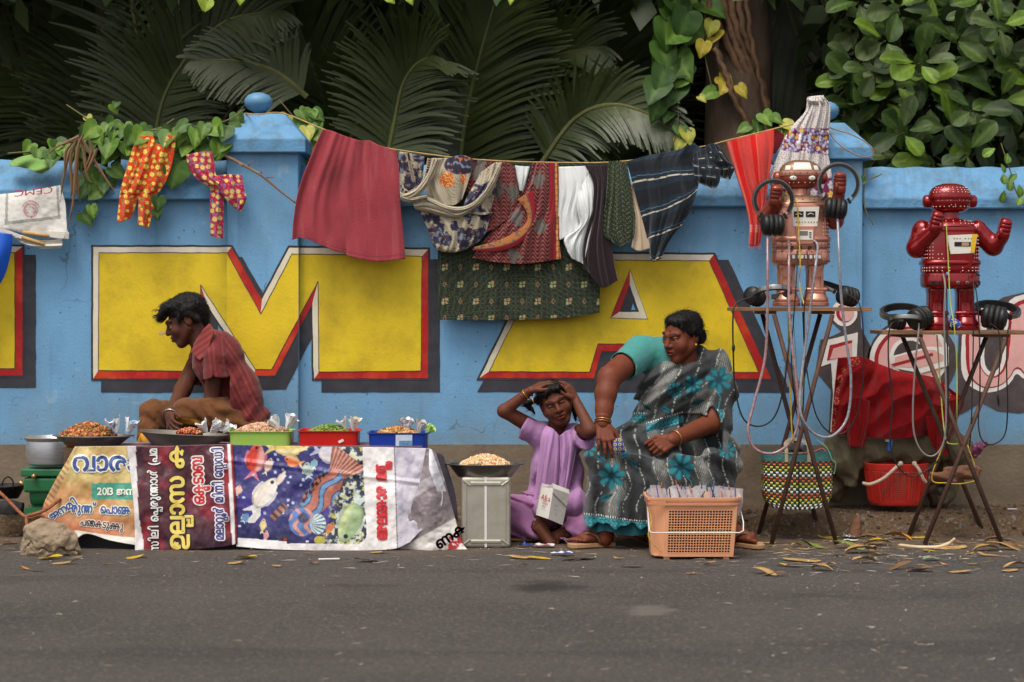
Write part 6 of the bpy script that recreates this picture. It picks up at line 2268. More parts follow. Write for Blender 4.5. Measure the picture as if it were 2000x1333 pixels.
  return c * (0.94 + 0.12 * fbm(px / 13,py / 13,0,44))[...,None]


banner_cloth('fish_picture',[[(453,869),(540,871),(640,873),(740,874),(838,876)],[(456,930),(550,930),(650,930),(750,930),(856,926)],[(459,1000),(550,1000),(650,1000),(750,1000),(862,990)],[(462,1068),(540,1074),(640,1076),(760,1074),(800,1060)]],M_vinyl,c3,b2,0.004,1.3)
O3 = lambda x,y: BD(x,y) - 0.004
letters('അലങ*കാര മത+സ',756,1054,33,91,(196,40,50),b2,None,0,1.4,squash=0.60,bd=O3)


def c4(u,v,px,py):
  c = np.ones(u.shape + (3,)) * lin((140,128,130))
  c = mixc(c,0.8 * sstep(0.4,0.65,fbm(px / 26,py / 30,0,51,4)),(108,96,100))
  t = (px - 840) * 0.55 + (py - 1035)
  c = mixc(c,(np.abs(t + 92) < 12) * 0.5,(196,190,196))
  c = mixc(c,sstep(-4,0,t - 6),(226,220,214))
  c = mixc(c,((t > 34) & (px < 905) & (px > 850) & (fbm(px / 10,py / 10,0,53) > 0.5)) | ((px > 893) & (py < 1062) & (t > 4)),(178,40,50))
  c = mixc(c,sstep(902,890,0 * px + 890 + (py - 990) * (py < 960) * 0.0) * 0,(200,200,200))
  wt = (py < 960) & (px > 838) & (np.abs((px - 852) - (py - 930) * 0.35) < 9)
  return mixc(c,wt,(214,212,216))


drape('folded_end',[[(832,876),(842,878),(852,886)],[(820,940,-.02),(845,935,-.04),(872,950,.02)],[(800,1000,-.03),(845,1000,-.05),(888,1010,.02)],[(782,1060,-.02),(840,1070,-.05),(902,1058,0)],[(778,1078),(850,1082,-.03),(915,1076,-.01)]],9.40,M_vinyl,c4,lambda u,v,x,y: 0.02 * (fbm(x / 20,y / 20,0,61) - 0.45),1.5,b2,0.0015)
DE = lambda x,y: 9.345 + 0 * np.asarray(x)
letters('ണക',858,1073,28,34,(30,28,30),b2,None,0,1.2,bd=lambda x,y: 9.33 + 0 * np.asarray(x))
drape('back_fold',[[(845,880),(858,884),(866,890)],[(850,940),(880,950),(888,960)],[(860,1000),(886,1010),(895,1020)]],9.52,mat('grey_fold',(70,66,78),0.6,var=0.4,vs=14),None,None,4,b2)
# top of the stall: the banner laid over the platform
MB().box((xpx(490,9.55),9.60,ZTOP - 0.001),(0.815,0.135,0.004)).build('banner_top',mat('banner_top_print',(120,96,110),0.5,var=0.4,vs=5),b2)

# stone tied to the corner, with its rope
f = Field(G(92,1086) + Vector((-0.20,-0.14,-0.02)),G(92,1086) + Vector((0.20,0.16,0.24)),0.006)
g0 = np.array(G(94,1084))
f.ell(g0 + (0.0,0.0,0.05),(0.125,0.09,0.10),k=0.03)
f.cap(g0 + (-0.03,0,0.10),g0 + (0.06,0.01,0.05),0.06,0.075,0.03)
f.cap(g0 + (-0.09,0,0.02),g0 + (0.10,0,0.02),0.045,0.04,0.02)
f.disp(lambda x,y,z: 0.06 * (fbm(x * 16,y * 16,z * 16,8,4) - 0.45) + 0.018 * (np.abs(fbm(x * 9 + 3,y * 9,z * 9,18) - 0.5) < 0.02) + 0.02 * (fbm(x * 45,y * 45,z * 45,9) - 0.45))
V,Q = f.mesh(0)
tag(mk('tied_stone',V,Q,mat('grey_stone',(156,136,112),0.95,var=0.25,vs=9,bump=0.9,bs=45,dirt=(96,78,60),dirt_amt=0.8,ds=9),None,True),'rough pale stone tied with rope at the left corner of the stall','stone')
M_coir = mat('coir_rope',(140,86,56),0.95,var=0.35,vs=50,bump=0.5,bs=120)
wire('coir_rope','brown coir rope knotted round the pale stone and running off to the left',[(-40,925,9.5),(10,972,9.42),(52,1012,9.30),(80,1010,9.30),(112,1024,9.27),(135,1045,9.27),(146,1075,9.27)],0.008,M_coir,9.3,'rope')
wire('coir_rope','short coir rope tying the stone to the banner corner',[(58,1084,9.24),(56,1050,9.24),(52,1012,9.27),(66,1005,9.28),(90,996,9.3),(118,975,9.38)],0.008,M_coir,9.3,'rope')

# ------------------------------------------------------------------ pans, trays, heaps
def heap(name,label,c,px,py,d,w,dep,h,size,n,seed,pal,catg='nuts',base=None):
  """a mound of separate kernels heaped over a core"""
  rr = np.random.RandomState(seed)
  ico = MB().ball((0,0,0),(1,1,1),6,4)
  uv,uf = np.array(ico.v),ico.f
  V,Fs,cols = [],[],[]
  ct = np.array(P(px,py,d))
  core = MB().ball(ct - (0,0,0.01),(w * 0.93,dep * 0.93,h * 0.9 + 0.01),20,8)
  V += list(core.v)
  Fs += [list(f_) for f_ in core.f]
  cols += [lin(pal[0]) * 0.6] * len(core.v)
  for i in range(n):
    a,r_ = rr.rand() * 6.283,math.sqrt(rr.rand())
    x,y = r_ * math.cos(a),r_ * math.sin(a)
    z = h * (1 - r_ ** 1.7) + rr.uniform(-0.3,0.35) * size
    s = size * rr.uniform(0.75,1.2)
    M = np.array(Euler(rr.rand(3) * 6.28).to_matrix())
    q = (uv * (s,s * 0.72,s * 0.7)) @ M.T + ct + (x * w,y * dep,z)
    b = len(V)
    V += list(q)
    Fs += [[b + k for k in f_] for f_ in uf]
    cols += [lin(pal[rr.randint(len(pal))]) * rr.uniform(0.8,1.2)] * len(q)
  o = mk(name,V,Fs,mat('kernels',vcol=True,rough=0.5,spec=0.4),None,True,np.array(cols))
  return tag(o,label,catg,kind='stuff')


def cone(px,py,d,lean,label,seed,s=1.0,pal=((226,226,228),(96,110,150))):
  """a paper cone twisted from a printed page, its mouth crumpled"""
  rr = random.Random(seed)
  n,k = 18,9
  b = P(px,py,d)
  ax = Vector((lean[0],lean[1],1)).normalized()
  M = Vector((0,0,1)).rotation_difference(ax).to_matrix()
  V,cols = [],[]
  ph = [rr.uniform(0,6.28) for _ in range(4)]
  for i in range(k + 1):
    t = i / k
    for j in range(n):
      a = 2 * math.pi * j / n
      r_ = (0.008 + 0.026 * t) * s * (1 + 0.22 * t * math.sin(3 * a + ph[0]) + 0.13 * t * math.sin(5 * a + ph[1] + 4 * t) + 0.07 * math.sin(9 * a + 7 * t + ph[2]))
      z = 0.065 * s * t * (1 + 0.16 * t * math.sin(2 * a + ph[3]) + 0.08 * t * math.sin(5 * a))
      V.append(b + M @ Vector((r_ * math.cos(a),r_ * math.sin(a),z)))
      on = vn(j * 0.9 + seed,i * 1.3,seed) > 0.66
      cols.append(lin(pal[1] if on else pal[0]))
  Fs = [(i * n + j,i * n + (j + 1) % n,(i + 1) * n + (j + 1) % n,(i + 1) * n + j) for i in range(k) for j in range(n)] + [tuple(range(n - 1,-1,-1))]
  o = mk('paper_cone',V,Fs,mat('printed_paper',vcol=True,rough=0.7,spec=0.3),None,False,np.array(cols))
  s_ = o.modifiers.new('thickness','SOLIDIFY')
  s_.thickness = 0.001
  return tag(o,label,'paper cone','paper cones on the nut trays')


def dish(name,px,rim_y,bot_y,w_rim,w_bot,d,m,label,catg,tilt=0.0,flange=6):
  sc = d / F
  h = (bot_y - rim_y) * sc
  R1,R0 = w_rim / 2 * sc,w_bot / 2 * sc
  fl = flange * sc
  c = P(px,bot_y,d)
  prof = [(0.002,0.002),(R0,0.002),(R0 + (R1 - fl - R0) * 0.45,h * 0.45),(R1 - fl,h * 0.97),(R1 - 0.002,h),(R1,h + 0.002),(R1 - 0.001,h + 0.005),(R1 - fl - 0.002,h + 0.004),(R0 + (R1 - fl - R0) * 0.45 - 0.003,h * 0.5),(R0 - 0.002,0.006),(0.002,0.006)]
  o = autosmooth(MB().lathe(prof,c,Matrix.Rotation(tilt,3,'Y'),56,sy=0.62).build(name,m,None),35)
  return tag(o,label,catg)


# big aluminium pot on the green scale, behind the left end
gs = thing('weighing_scale',P(92,985,9.78),'green painted weighing scale under the aluminium pot','scale')
M_grn = mat('green_enamel',(34,108,66),0.4,var=0.15,vs=10,dirt=(70,70,50),dirt_amt=0.6,ds=12)
zs = 0.1
bevel(MB().box((xpx(100,9.85),9.86,zpx(945,9.85)),(0.115,0.10,0.036)).build('body',M_grn,gs),0.012,3)
MB().lathe([(0.05,-0.10),(0.060,-0.095),(0.060,0.095),(0.05,0.10)],(xpx(103,9.85),9.84,zpx(964,9.85)),Matrix.Rotation(math.pi / 2,3,'Y'),24).build('drum',M_grn,gs,True)
bevel(MB().box((xpx(98,9.85),9.86,zpx(921,9.85)),(0.122,0.105,0.018)).build('top_frame',M_grn,gs),0.006)
MB().lathe([(0.012,0),(0.012,0.02),(0.007,0.026)],(xpx(77,9.85),9.75,zpx(927,9.85)),Matrix.Rotation(math.pi / 2,3,'X'),12).build('screw_knob',mat('brass',(176,140,90),0.35,0.8),gs,True)
MB().tube([P(60,948,9.82),P(44,946,9.82),P(38,942,9.82)],[0.008,0.008,0.012],8).build('side_knob',mat('brass',None),gs,True)
MB().box((xpx(100,9.85),9.86,(zpx(985,9.85) + 0.1) / 2 - 0.0),(0.11,0.095,0.02)).build('base',M_grn,gs)
pc = P(100,908,9.86)
sc_ = 9.86 / F
o = autosmooth(MB().lathe([(0.002,0.0),(40 * sc_,0.0),(46 * sc_,4 * sc_),(48 * sc_,18 * sc_),(48 * sc_,44 * sc_),(47 * sc_,47 * sc_),(52 * sc_,52 * sc_),(53 * sc_,54 * sc_),(51 * sc_,55 * sc_),(45 * sc_,48 * sc_),(45 * sc_,10 * sc_),(0.002,3 * sc_)],pc,None,56).build('cooking_pot',M_alu,None),30)
tag(o,'round aluminium cooking pot sitting on the green scale','pot')
c0 = P(14,985,9.95)
o = autosmooth(MB().lathe([(0.002,0.0),(0.055,0.0),(0.085,0.055),(0.098,0.062),(0.096,0.066),(0.08,0.058),(0.05,0.008),(0.002,0.006)],c0 + Vector((0,0,0.03)),None,32).build('black_pan',mat('sooty_iron',(30,28,27),0.6,0.3),None),40)
tag(o,'sooty black pan on the ground at the far left','pan')
MB().tube([Vector(p) for p in cat([P(4,957,9.87),P(6,940,9.87),P(16,932,9.87),P(25,940,9.87),P(25,955,9.87)],6)],0.004,6).build('pan_handle',mat('sooty_iron',None),o)
f = Field(P(-30,1010,9.75),P(60,960,10.0),0.007)
f.chain([P(-20,1000,9.84),P(18,996,9.84),P(48,990,9.86)],[0.03,0.04,0.022],0.03)
f.disp(lambda x,y,z: 0.04 * (fbm(x * 16,y * 16,z * 22,8,3) - 0.45))
V,Q = f.mesh(1)
tag(mk('dark_bag',V,Q,mat('black_fabric',(38,36,38),0.8,var=0.3,vs=20),None,True),'dark slack cloth bag lying on the kerb below the black pan','bag')

dish('steel_pan',182,852,874,160,92,9.56,M_steel,'wide steel pan of brown nuts at the left end of the stall','pan')
dish('steel_pan',357,847,874,178,118,9.57,mat('dull_steel',(128,122,114),0.5,0.55,var=0.15,vs=9),'dented dull steel pan in front of the seated man','pan',0.055)
heap('nut_heap','tall heap of fried brown nuts in the left steel pan',None,172,852,9.555,0.135,0.085,0.062,0.0095,620,1,[(170,96,44),(186,112,56),(150,76,34),(204,140,84),(128,60,30),(96,100,40)])
heap('nut_heap','small heap of reddish spiced nuts in the dented pan',None,372,845,9.55,0.065,0.06,0.018,0.0085,260,2,[(160,66,36),(184,92,52),(136,50,28),(206,150,104)])
cone(227,848,9.53,(-0.3,0.0),'left white printed paper cone standing in the pan of brown nuts',1,1.1)
cone(249,848,9.53,(0.35,0.0),'paper cone with blue and green print leaning on the pan rim',2,1.05,((224,226,228),(96,150,190)))
for i,(x,ln) in enumerate(((404,(-0.5,-.2)),(420,(0.4,-.1)),(436,(0.9,0)),(412,(0.9,-.3)))):
  cone(x,845,9.54,ln,('crumpled white paper cone leftmost in the dented pan','paper cone with faint print upright in the dented pan','paper cone tipping over the right rim of the dented pan','small paper cone lying between others in the dented pan')[i],10 + i,0.85,((226,226,226),(190,170,160)))


def tray(px0,px1,ry,by,d,c,label,nm):
  t = thing('plastic_tray',P((px0 + px1) / 2,by,d),label,'tray','plastic trays of nuts')
  sc = d / F
  cx,hw,h = (px0 + px1) / 2,(px1 - px0) / 2 * sc,(by - ry) * sc
  m = mat(nm,c,0.35,var=0.04,vs=8,spec=0.5,coat=0.15)
  prof = [(0.94,0.0),(0.955,0.1),(0.97,0.85),(0.985,0.93),(1.0,0.94),(1.035,0.96),(1.035,1.0),(0.965,1.0),(0.945,0.9),(0.92,0.06)]
  mb = MB().lathe([(hw * r_ * 0.97,h * z) for r_,z in prof],P(cx,by,d + 0.10),None,64,sy=0.105 / hw,ex=9)
  autosmooth(mb.build('tray_body',m,t),35)
  return t


tray(448,576,840,874,9.5,(160,200,90),'lime green plastic tray of pale nuts right of the man','tray_lime')
t = tray(583,706,839,877,9.48,(204,34,26),'red plastic tray of green peas between the lime and blue trays','tray_red')
MB().box(P(666,862,9.478),(0.013,0.001,0.006),Matrix.Rotation(-0.45,3,'Y')).build('white_tape',M_wpl,t)
t = tray(718,840,843,877,9.48,(26,62,160),'dark blue plastic tray of golden nuts at the right end of the stall','tray_blue')
st = MB().box(P(789,861,9.478),(0.039,0.001,0.027)).build('paper_label',mat('label_paper',(196,206,216),0.5,var=0.1,vs=30),t)
MB().box(P(792,866,9.476),(0.030,0.0008,0.012)).build('label_picture',mat('label_print',(96,140,180),0.5,var=0.3,vs=60),st)
heap('nut_heap','mound of pale pinkish nuts in the lime green tray',None,512,842,9.60,0.125,0.085,0.036,0.0075,650,3,[(196,150,120),(206,168,140),(180,128,98),(214,180,150)])
heap('pea_heap','mound of green peas with curry leaves in the red tray',None,643,843,9.585,0.098,0.08,0.030,0.0075,480,4,[(96,124,42),(118,144,56),(76,104,36),(134,150,70)],'peas')
heap('nut_heap','low mound of golden nuts in the blue tray',None,778,846,9.585,0.10,0.08,0.026,0.008,480,5,[(196,138,66),(212,160,90),(166,106,46),(220,180,116),(120,66,30)])
for i,(x,y,d,ln,s,pal,lb) in enumerate(((545,838,9.56,(-0.6,0),0.9,((228,228,228),(206,200,196)),'white paper cone behind the pale nuts leaning left'),(560,838,9.55,(0.5,0),1.0,((230,230,230),(200,200,204)),'crumpled white paper cone at the right end of the lime tray'),
                       (690,842,9.55,(0.1,0),0.9,((226,226,224),(206,180,120)),'white paper cone with yellow print beside the green peas'),(676,838,9.57,(-0.5,0),0.75,((222,224,224),(190,190,190)),'small white paper cone behind the green peas'),
                       (797,845,9.56,(-0.1,0),0.95,((226,224,226),(150,140,150)),'white paper cone standing in the golden nuts'),(818,846,9.55,(0.3,0),0.85,((206,196,200),(120,140,90)),'pinkish printed paper twist at the right end of the blue tray'),(832,848,9.54,(0.8,0),0.7,((150,190,90),(200,216,150)),'folded green paper sticking out of the blue tray'))):
  cone(x,y,d,ln,lb,30 + i,s,pal)

# ------------------------------------------------------------------ square oil tin with a plate of peanuts
tin = thing('oil_tin',G(948,1070),'square oil tin tied with a white strap under the peanut plate','tin')
M_tin = mat('tinplate',(186,180,166),0.42,0.55,var=0.14,vs=7,dirt=(120,104,80),dirt_amt=0.55,ds=6,bump=0.12,bs=14)
sc_ = 9.43 / F
x0,x1 = xpx(901,9.43),xpx(997,9.43)
hz = zpx(933,9.43)
bevel(MB().box(((x0 + x1) / 2,9.545,hz / 2),((x1 - x0) / 2,0.115,hz / 2)).build('can_body',M_tin,tin),0.012,3)
for zc_,hh in ((zpx(945,9.43),0.010),(zpx(1058,9.43),0.009)):
  bevel(MB().box(((x0 + x1) / 2,9.43,zc_),(0.073,0.006,hh)).build('embossed_rib',M_tin,tin),0.005,2)
for sg in (-1,1):
  bevel(MB().box(((x0 + x1) / 2 + sg * 0.092,9.43,hz / 2),(0.0035,0.004,hz / 2 - 0.02)).build('embossed_edge',M_tin,tin),0.003,2)
for sx_ in (-1,1):
  for z_ in (hz - 0.015,0.015):
    MB().tube([((x0 + x1) / 2 + sx_ * 0.105,9.428,z_),((x0 + x1) / 2 + sx_ * 0.075,9.427,z_ + (-0.022 if z_ > 0.1 else 0.022))],0.004,6).build('corner_crease',M_tin,tin)
MB().box((xpx(948.5,9.41),9.4285,hz / 2 + 0.002),(0.0055,0.0012,hz / 2)).build('white_strap',mat('strap_white',(222,216,214),0.5),tin)
dish('steel_plate',947,907,932,158,106,9.53,mat('dark_steel',(112,108,104),0.3,0.8,var=0.15,vs=9),'steel plate piled with pale peanuts on the oil tin','plate',0.0,8)
heap('nut_heap','heap of pale tan peanuts on the steel plate of the oil tin',None,947,908,9.53,0.120,0.075,0.046,0.0085,640,6,[(214,172,124),(224,188,146),(196,150,104),(230,200,164)])

# ------------------------------------------------------------------ peach basket of packets
D0 = 9.0
pb = thing('plastic_basket',G(1356,1092),'peach coloured plastic basket with square holes full of clear packets','basket')
M_pea = mat('peach_plastic',(228,162,122),0.42,var=0.05,vs=8,spec=0.45,dirt=(190,126,92),dirt_amt=0.4,ds=10)
sB = D0 / F
zb,zt = 0.012,zpx(978,D0)
XL0,XR0,XL1,XR1 = xpx(1297,D0),xpx(1432,D0),xpx(1300,D0),xpx(1440,D0)     # front face: foot and rim
cxB = (XL0 + XR0) / 2
depth0,depth1 = 0.21,0.25


def face(u,v,off=0.0):
  """front wall point, u across 0..1, v up 0..1"""
  xl,xr = XL0 + (XL1 - XL0) * v,XR0 + (XR1 - XR0) * v
  return Vector((xl + (xr - xl) * u,D0 - 0.018 * v + off,zb + (zt - zb) * v))


lat = MB()
NU,NV = 22,16
ua,ub,va,vb = 0.045,0.945,0.07,0.83


def bar(p,q,h):
  d = (q - p)
  M = Vector((0,0,1)).rotation_difference(d.normalized()).to_matrix()
  lat.box((p + q) / 2,(h,0.0022,d.length / 2),M)


def wallgrid(fc,nu,nv,ua,ub,va,vb,h=0.0021):
  for i in range(nu + 1):
    u = ua + (ub - ua) * i / nu
    bar(fc(u,va),fc(u,vb),h)
  for j in range(nv + 1):
    v = va + (vb - va) * j / nv
    p,q = fc(ua,v,-0.0006),fc(ub,v,-0.0006)
    lat.box((p + q) / 2,((q - p).length / 2,0.0022,h * 0.9),Matrix.Identity(3) if abs(q.x - p.x) > abs(q.y - p.y) else Matrix.Rotation(math.pi / 2,3,'Z'))


wallgrid(face,NU,NV,ua,ub,va,vb,0.0018)


def back(u,v,off=0.0):
  q = face(u,v)
  return Vector((q.x,D0 + depth0 + (depth1 - depth0) * v,q.z))


wallgrid(back,NU,NV,ua,ub,va,vb)
tag(lat.build('lattice',M_pea,pb),kind='stuff')
fr = MB()


def quadbox(a,b,c,d,th=0.004):
  """thin solid panel with the four given corners, thickened backwards"""
  V = [a,b,c,d] + [q + Vector((0,th,0)) for q in (a,b,c,d)]
  fr.add(V,[(0,1,2,3),(7,6,5,4),(0,4,5,1),(1,5,6,2),(2,6,7,3),(3,7,4,0)])


for fc,o_ in ((face,-0.002),(back,0.0)):
  for u0,u1,v0,v1 in ((0,ua,0,1),(ub,1,0,1),(ua,ub,0,va),(ua,ub,vb,1)):
    quadbox(fc(u0,v0) + Vector((0,o_,0)),fc(u1,v0) + Vector((0,o_,0)),fc(u1,v1) + Vector((0,o_,0)),fc(u0,v1) + Vector((0,o_,0)))
# slanted corner panels and side walls
for u,sg in ((0,-1),(1,1)):
  for v0,v1 in ((0,1),):
    a,d_ = face(u,v0),face(u,v1)
    s0_,sx_ = (0.052,0.076) if u == 0 else (0.008,0.016)
    b,c = a + Vector((sg * s0_,0.06,0)),d_ + Vector((sg * sx_,0.07,0))
    e,g_ = back(u,v0) + Vector((sg * s0_,-0.03,0)),back(u,v1) + Vector((sg * sx_,-0.03,0))
    h_,k_ = back(u,v0),back(u,v1)
    for q in ((a,b,c,d_),(b,e,g_,c),(e,h_,k_,g_)):
      V = list(q) + [p + Vector((-sg * 0.004,0.001,0)) for p in q]
      fr.add(V,[(0,1,2,3),(7,6,5,4),(0,4,5,1),(1,5,6,2),(2,6,7,3),(3,7,4,0)])
fr.box((cxB - 0.022,D0 + 0.115,zb + 0.003),((XR0 - XL0) / 2 + 0.022,0.09,0.003))
fr.build('basket_walls',M_pea,pb)
for z0_,z1_,gx,gy in ((zt,zt + 0.016,0.038,0.020),(zt - 0.020,zt - 0.008,0.034,0.014)):
  rim = MB()
  Xc,hx,hy,yc = xpx(1355.5,D0),0.174 + gx,depth1 / 2 + gy + 0.005,D0 + depth1 / 2 - 0.012
  prof = [(1.0,z0_),(1.01,z0_ + 0.004),(1.01,z1_),(0.965,z1_),(0.955,z0_)]
  rim.lathe([(hx * r_,z) for r_,z in prof] + [(hx * 1.0,z0_)],(Xc,yc,0),None,48,sy=hy / hx,ex=8,cap=False)
  autosmooth(rim.build('rim',M_pea,pb),30)
for x in (XL0 + 0.012,XR0 - 0.03):
  MB().box((x,D0 + 0.02,0.006),(0.013,0.012,0.008)).build('foot',M_pea,pb)
  MB().box((x,D0 + 0.19,0.006),(0.013,0.012,0.008)).build('foot',M_pea,pb)
hl = [P(1265,990,9.06),P(1268,1036,8.97),P(1272,1041,8.965),P(1356,1041,8.96),P(1444,1041,8.965),P(1452,1037,8.97),P(1452,1020,8.98),P(1446,995,9.06)]
MB().tube(hl,0.0028,8).build('wire_handle',mat('white_wire',(224,222,220),0.4),pb,True)
wire('yellow_cord','thin yellow cord tied down the left side of the peach basket',[(1268,992,9.02),(1272,1020,9.0),(1266,1045,8.99),(1276,1062,8.99),(1290,1078,9.0)],0.002,M_cord,9.0,'cord')
lin_ = MB()  # dark liner behind the lattice: packed contents and interior shade in its colour
for v0,v1 in ((0.03,0.82),):
  a,b,c,d_ = face(.04,v0,.012),face(.96,v0,.012),face(.96,v1,.012),face(.04,v1,.012)
  e,f_,g_,h_ = [q + Vector((0,.18,0)) for q in (a,b,c,d_)]
  lin_.add([a,b,c,d_,e,f_,g_,h_],[(0,1,2,3),(5,4,7,6),(1,5,6,2),(4,0,3,7),(3,2,6,7),(4,5,1,0)])
lin_.build('shaded_liner',mat('liner_dark',(70,34,30),0.6,var=0.6,vs=28,dirt=(30,20,20),dirt_amt=0.8,ds=16),pb)
# packets with their sticks
M_film = mat('clear_film',(222,218,220),0.18,spec=0.7,trans=0.25,alpha=0.55,bump=0.5,bs=35,var=0.12,vs=30)
M_cont = mat('pink_powder',(206,160,150),0.7,var=0.25,vs=40)
STK = [mat('stick_orange',(204,96,40),0.5),mat('stick_violet',(84,78,150),0.5),mat('stick_black',(34,32,44),0.5)]
rr = random.Random(5)
for i in range(22):
  row = i // 11
  x = 1277 + (i % 11) * 15.4 + rr.uniform(-5,5)
  d = 9.03 + row * 0.10 + rr.uniform(-0.02,0.02)
  if x < 1304: d += 0.085
  lean = rr.uniform(-0.35,0.35) + (x - 1356) / 420
  hgt = rr.uniform(0.065,0.085)
  base = P(x,984,d) - Vector((0,0,0.055))
  look = ('tall','creased','bulging','flat','tilted')[i % 5]
  pk_ = thing('packet',base,'%s clear packet with %s stick, %s from left in the %s row' % (look,('orange','violet','black')[i % 3],('first','second','third','fourth','fifth','sixth','seventh','eighth','ninth','tenth','last')[i % 11],('front','back')[row]),'packet','clear packets in the peach basket')
  ax = Vector((lean,rr.uniform(-0.25,0.1),1)).normalized()
  M = Vector((0,0,1)).rotation_difference(ax).to_matrix() @ Matrix.Rotation(rr.uniform(-0.5,0.5),3,'Z')
  V,n,k = [],7,8
  H = 0.055 + hgt
  ph = rr.uniform(0,6)
  for sd in (-1,1):
    for a in range(k + 1):
      for b in range(n + 1):
        u,v = b / n * 2 - 1,a / k
        puff = 0.011 * (1 - u * u) * math.sin(math.pi * min(1,v * 1.15 + 0.05)) * (1 if v < 0.85 else 0.4)
        w = 0.027 * (1 - 0.25 * max(0,v - 0.6)) + 0.002 * math.sin(9 * v + ph)
        V.append(base + M @ Vector((u * w,sd * (puff + 0.0006) + 0.003 * math.sin(5 * u + 8 * v + ph),v * H)))
  Fs = []
  q = (k + 1) * (n + 1)
  for sd in (0,1):
    for a in range(k):
      for b in range(n):
        f_ = (sd * q + a * (n + 1) + b,sd * q + a * (n + 1) + b + 1,sd * q + (a + 1) * (n + 1) + b + 1,sd * q + (a + 1) * (n + 1) + b)
        Fs.append(f_ if sd == 0 else f_[::-1])
  mk('film',V,Fs,M_film,pk_,True)
  MB().ball(base + M @ Vector((0,0,0.045)),(0.020,0.008,0.045),10,8,M=M).build('contents',M_cont,pk_,True)
  s0_,s1_ = base + M @ Vector((rr.uniform(-.015,.015),-0.013,0.0)),base + M @ Vector((rr.uniform(-.03,.03),-0.012,H * rr.uniform(0.95,1.18)))
  MB().tube([s0_,s1_],0.0022,6).build('stick',STK[i % 3],pk_)

# ------------------------------------------------------------------ woven plastic bag between the stand legs
wb = thing('woven_basket',P(1556,990,9.74),'woven plastic shopping bag in white, yellow, orange and green checks with a teal rim','basket')
sw = 9.74 / F
NC,NR = 64,22
cw = P(1556,990,9.74)
ringz = lambda v: v * (990 - 883) * sw


def _arc():
  t = np.linspace(0,2 * math.pi,4001)
  x,y = np.sign(np.cos(t)) * np.abs(np.cos(t)) ** .4 * .165,np.sign(np.sin(t)) * np.abs(np.sin(t)) ** .4 * .075
  s = np.r_[0,np.cumsum(np.hypot(np.diff(x),np.diff(y)))]
  return s / s[-1],t


ARC = _arc()


def wp(u,v,o_=0.0):
  a = float(np.interp(u % 1.0,*ARC))
  ca,sa = math.cos(a),math.sin(a)
  hw = (59 + 8 * sstep(0,0.25,v)) * sw
  hw = hw * (1 - 0.10 * (1 - sstep(0,0.10,v))) + o_
  x = math.copysign(abs(ca) ** (2 / 5),ca) * hw
  y = math.copysign(abs(sa) ** (2 / 5),sa) * (0.075 + o_)
  sag = 0.014 * (1 - v) * (1 - (x / hw) ** 2)
  return cw + Vector((x,y,ringz(v) - sag + 0.006))


V,Fs,cols = [],[],[]
rowc = [(232,228,216),(232,228,216),(206,196,60),(206,196,60),(206,98,48),(206,98,48),(232,228,216),(232,228,216),(206,196,60),(206,196,60),(206,98,48),(206,98,48),(232,228,216),(232,228,216),(206,196,60),(206,196,60),(206,98,48),(206,98,48)]
NRC = len(rowc)
for r_ in range(NRC):
  for c_ in range(NC):
    v0,v1 = r_ / NRC * 0.84,(r_ + 1) / NRC * 0.84
    u0,u1 = c_ / NC,(c_ + 1) / NC
    up = (r_ + c_) % 2
    b = len(V)
    gu,gv = (u1 - u0) * 0.05,(v1 - v0) * 0.05
    um,vm = (u0 + u1) / 2,(v0 + v1) / 2
    for (uu,vv_,oo) in ((u0 + gu,v0 + gv,0.0),(um,v0 + gv,0.0018 if not up else 0.0004),(u1 - gu,v0 + gv,0.0),(u0 + gu,vm,0.0018 if up else 0.0004),(um,vm,0.0026),(u1 - gu,vm,0.0018 if up else 0.0004),(u0 + gu,v1 - gv,0.0),(um,v1 - gv,0.0018 if not up else 0.0004),(u1 - gu,v1 - gv,0.0)):
      V.append(wp(uu,float(vv_),oo))
    Fs += [(b,b + 1,b + 4,b + 3),(b + 1,b + 2,b + 5,b + 4),(b + 3,b + 4,b + 7,b + 6),(b + 4,b + 5,b + 8,b + 7)]
    cols += [lin(rowc[r_]) if up else lin((36,64,56))] * 9
tag(mk('woven_strips',V,Fs,mat('plastic_strip',vcol=True,rough=0.4,spec=0.5),wb,False,np.array(cols)),kind='stuff')
for nm,rng,m_ in (('inner_wall',(0.0,0.30,0.6,0.88),mat('dark_inner',(30,48,44),0.7)),('rim_band',(0.83,0.88,0.95,1.0),mat('teal_strip',(62,112,108),0.5,var=0.2,vs=30,bump=0.5,bs=60))):
  V,Fs = [],[]
  for k_,v in enumerate(rng):
    for c_ in range(NC): V.append(wp(c_ / NC,float(v),-0.002 if nm == 'inner_wall' else 0.003))
  for k_ in range(len(rng) - 1):
    for c_ in range(NC):
      Fs.append((k_ * NC + c_,k_ * NC + (c_ + 1) % NC,(k_ + 1) * NC + (c_ + 1) % NC,(k_ + 1) * NC + c_))
  if nm == 'inner_wall': Fs.append(tuple(range(NC - 1,-1,-1)))
  mk(nm,V,Fs,m_,wb,True)
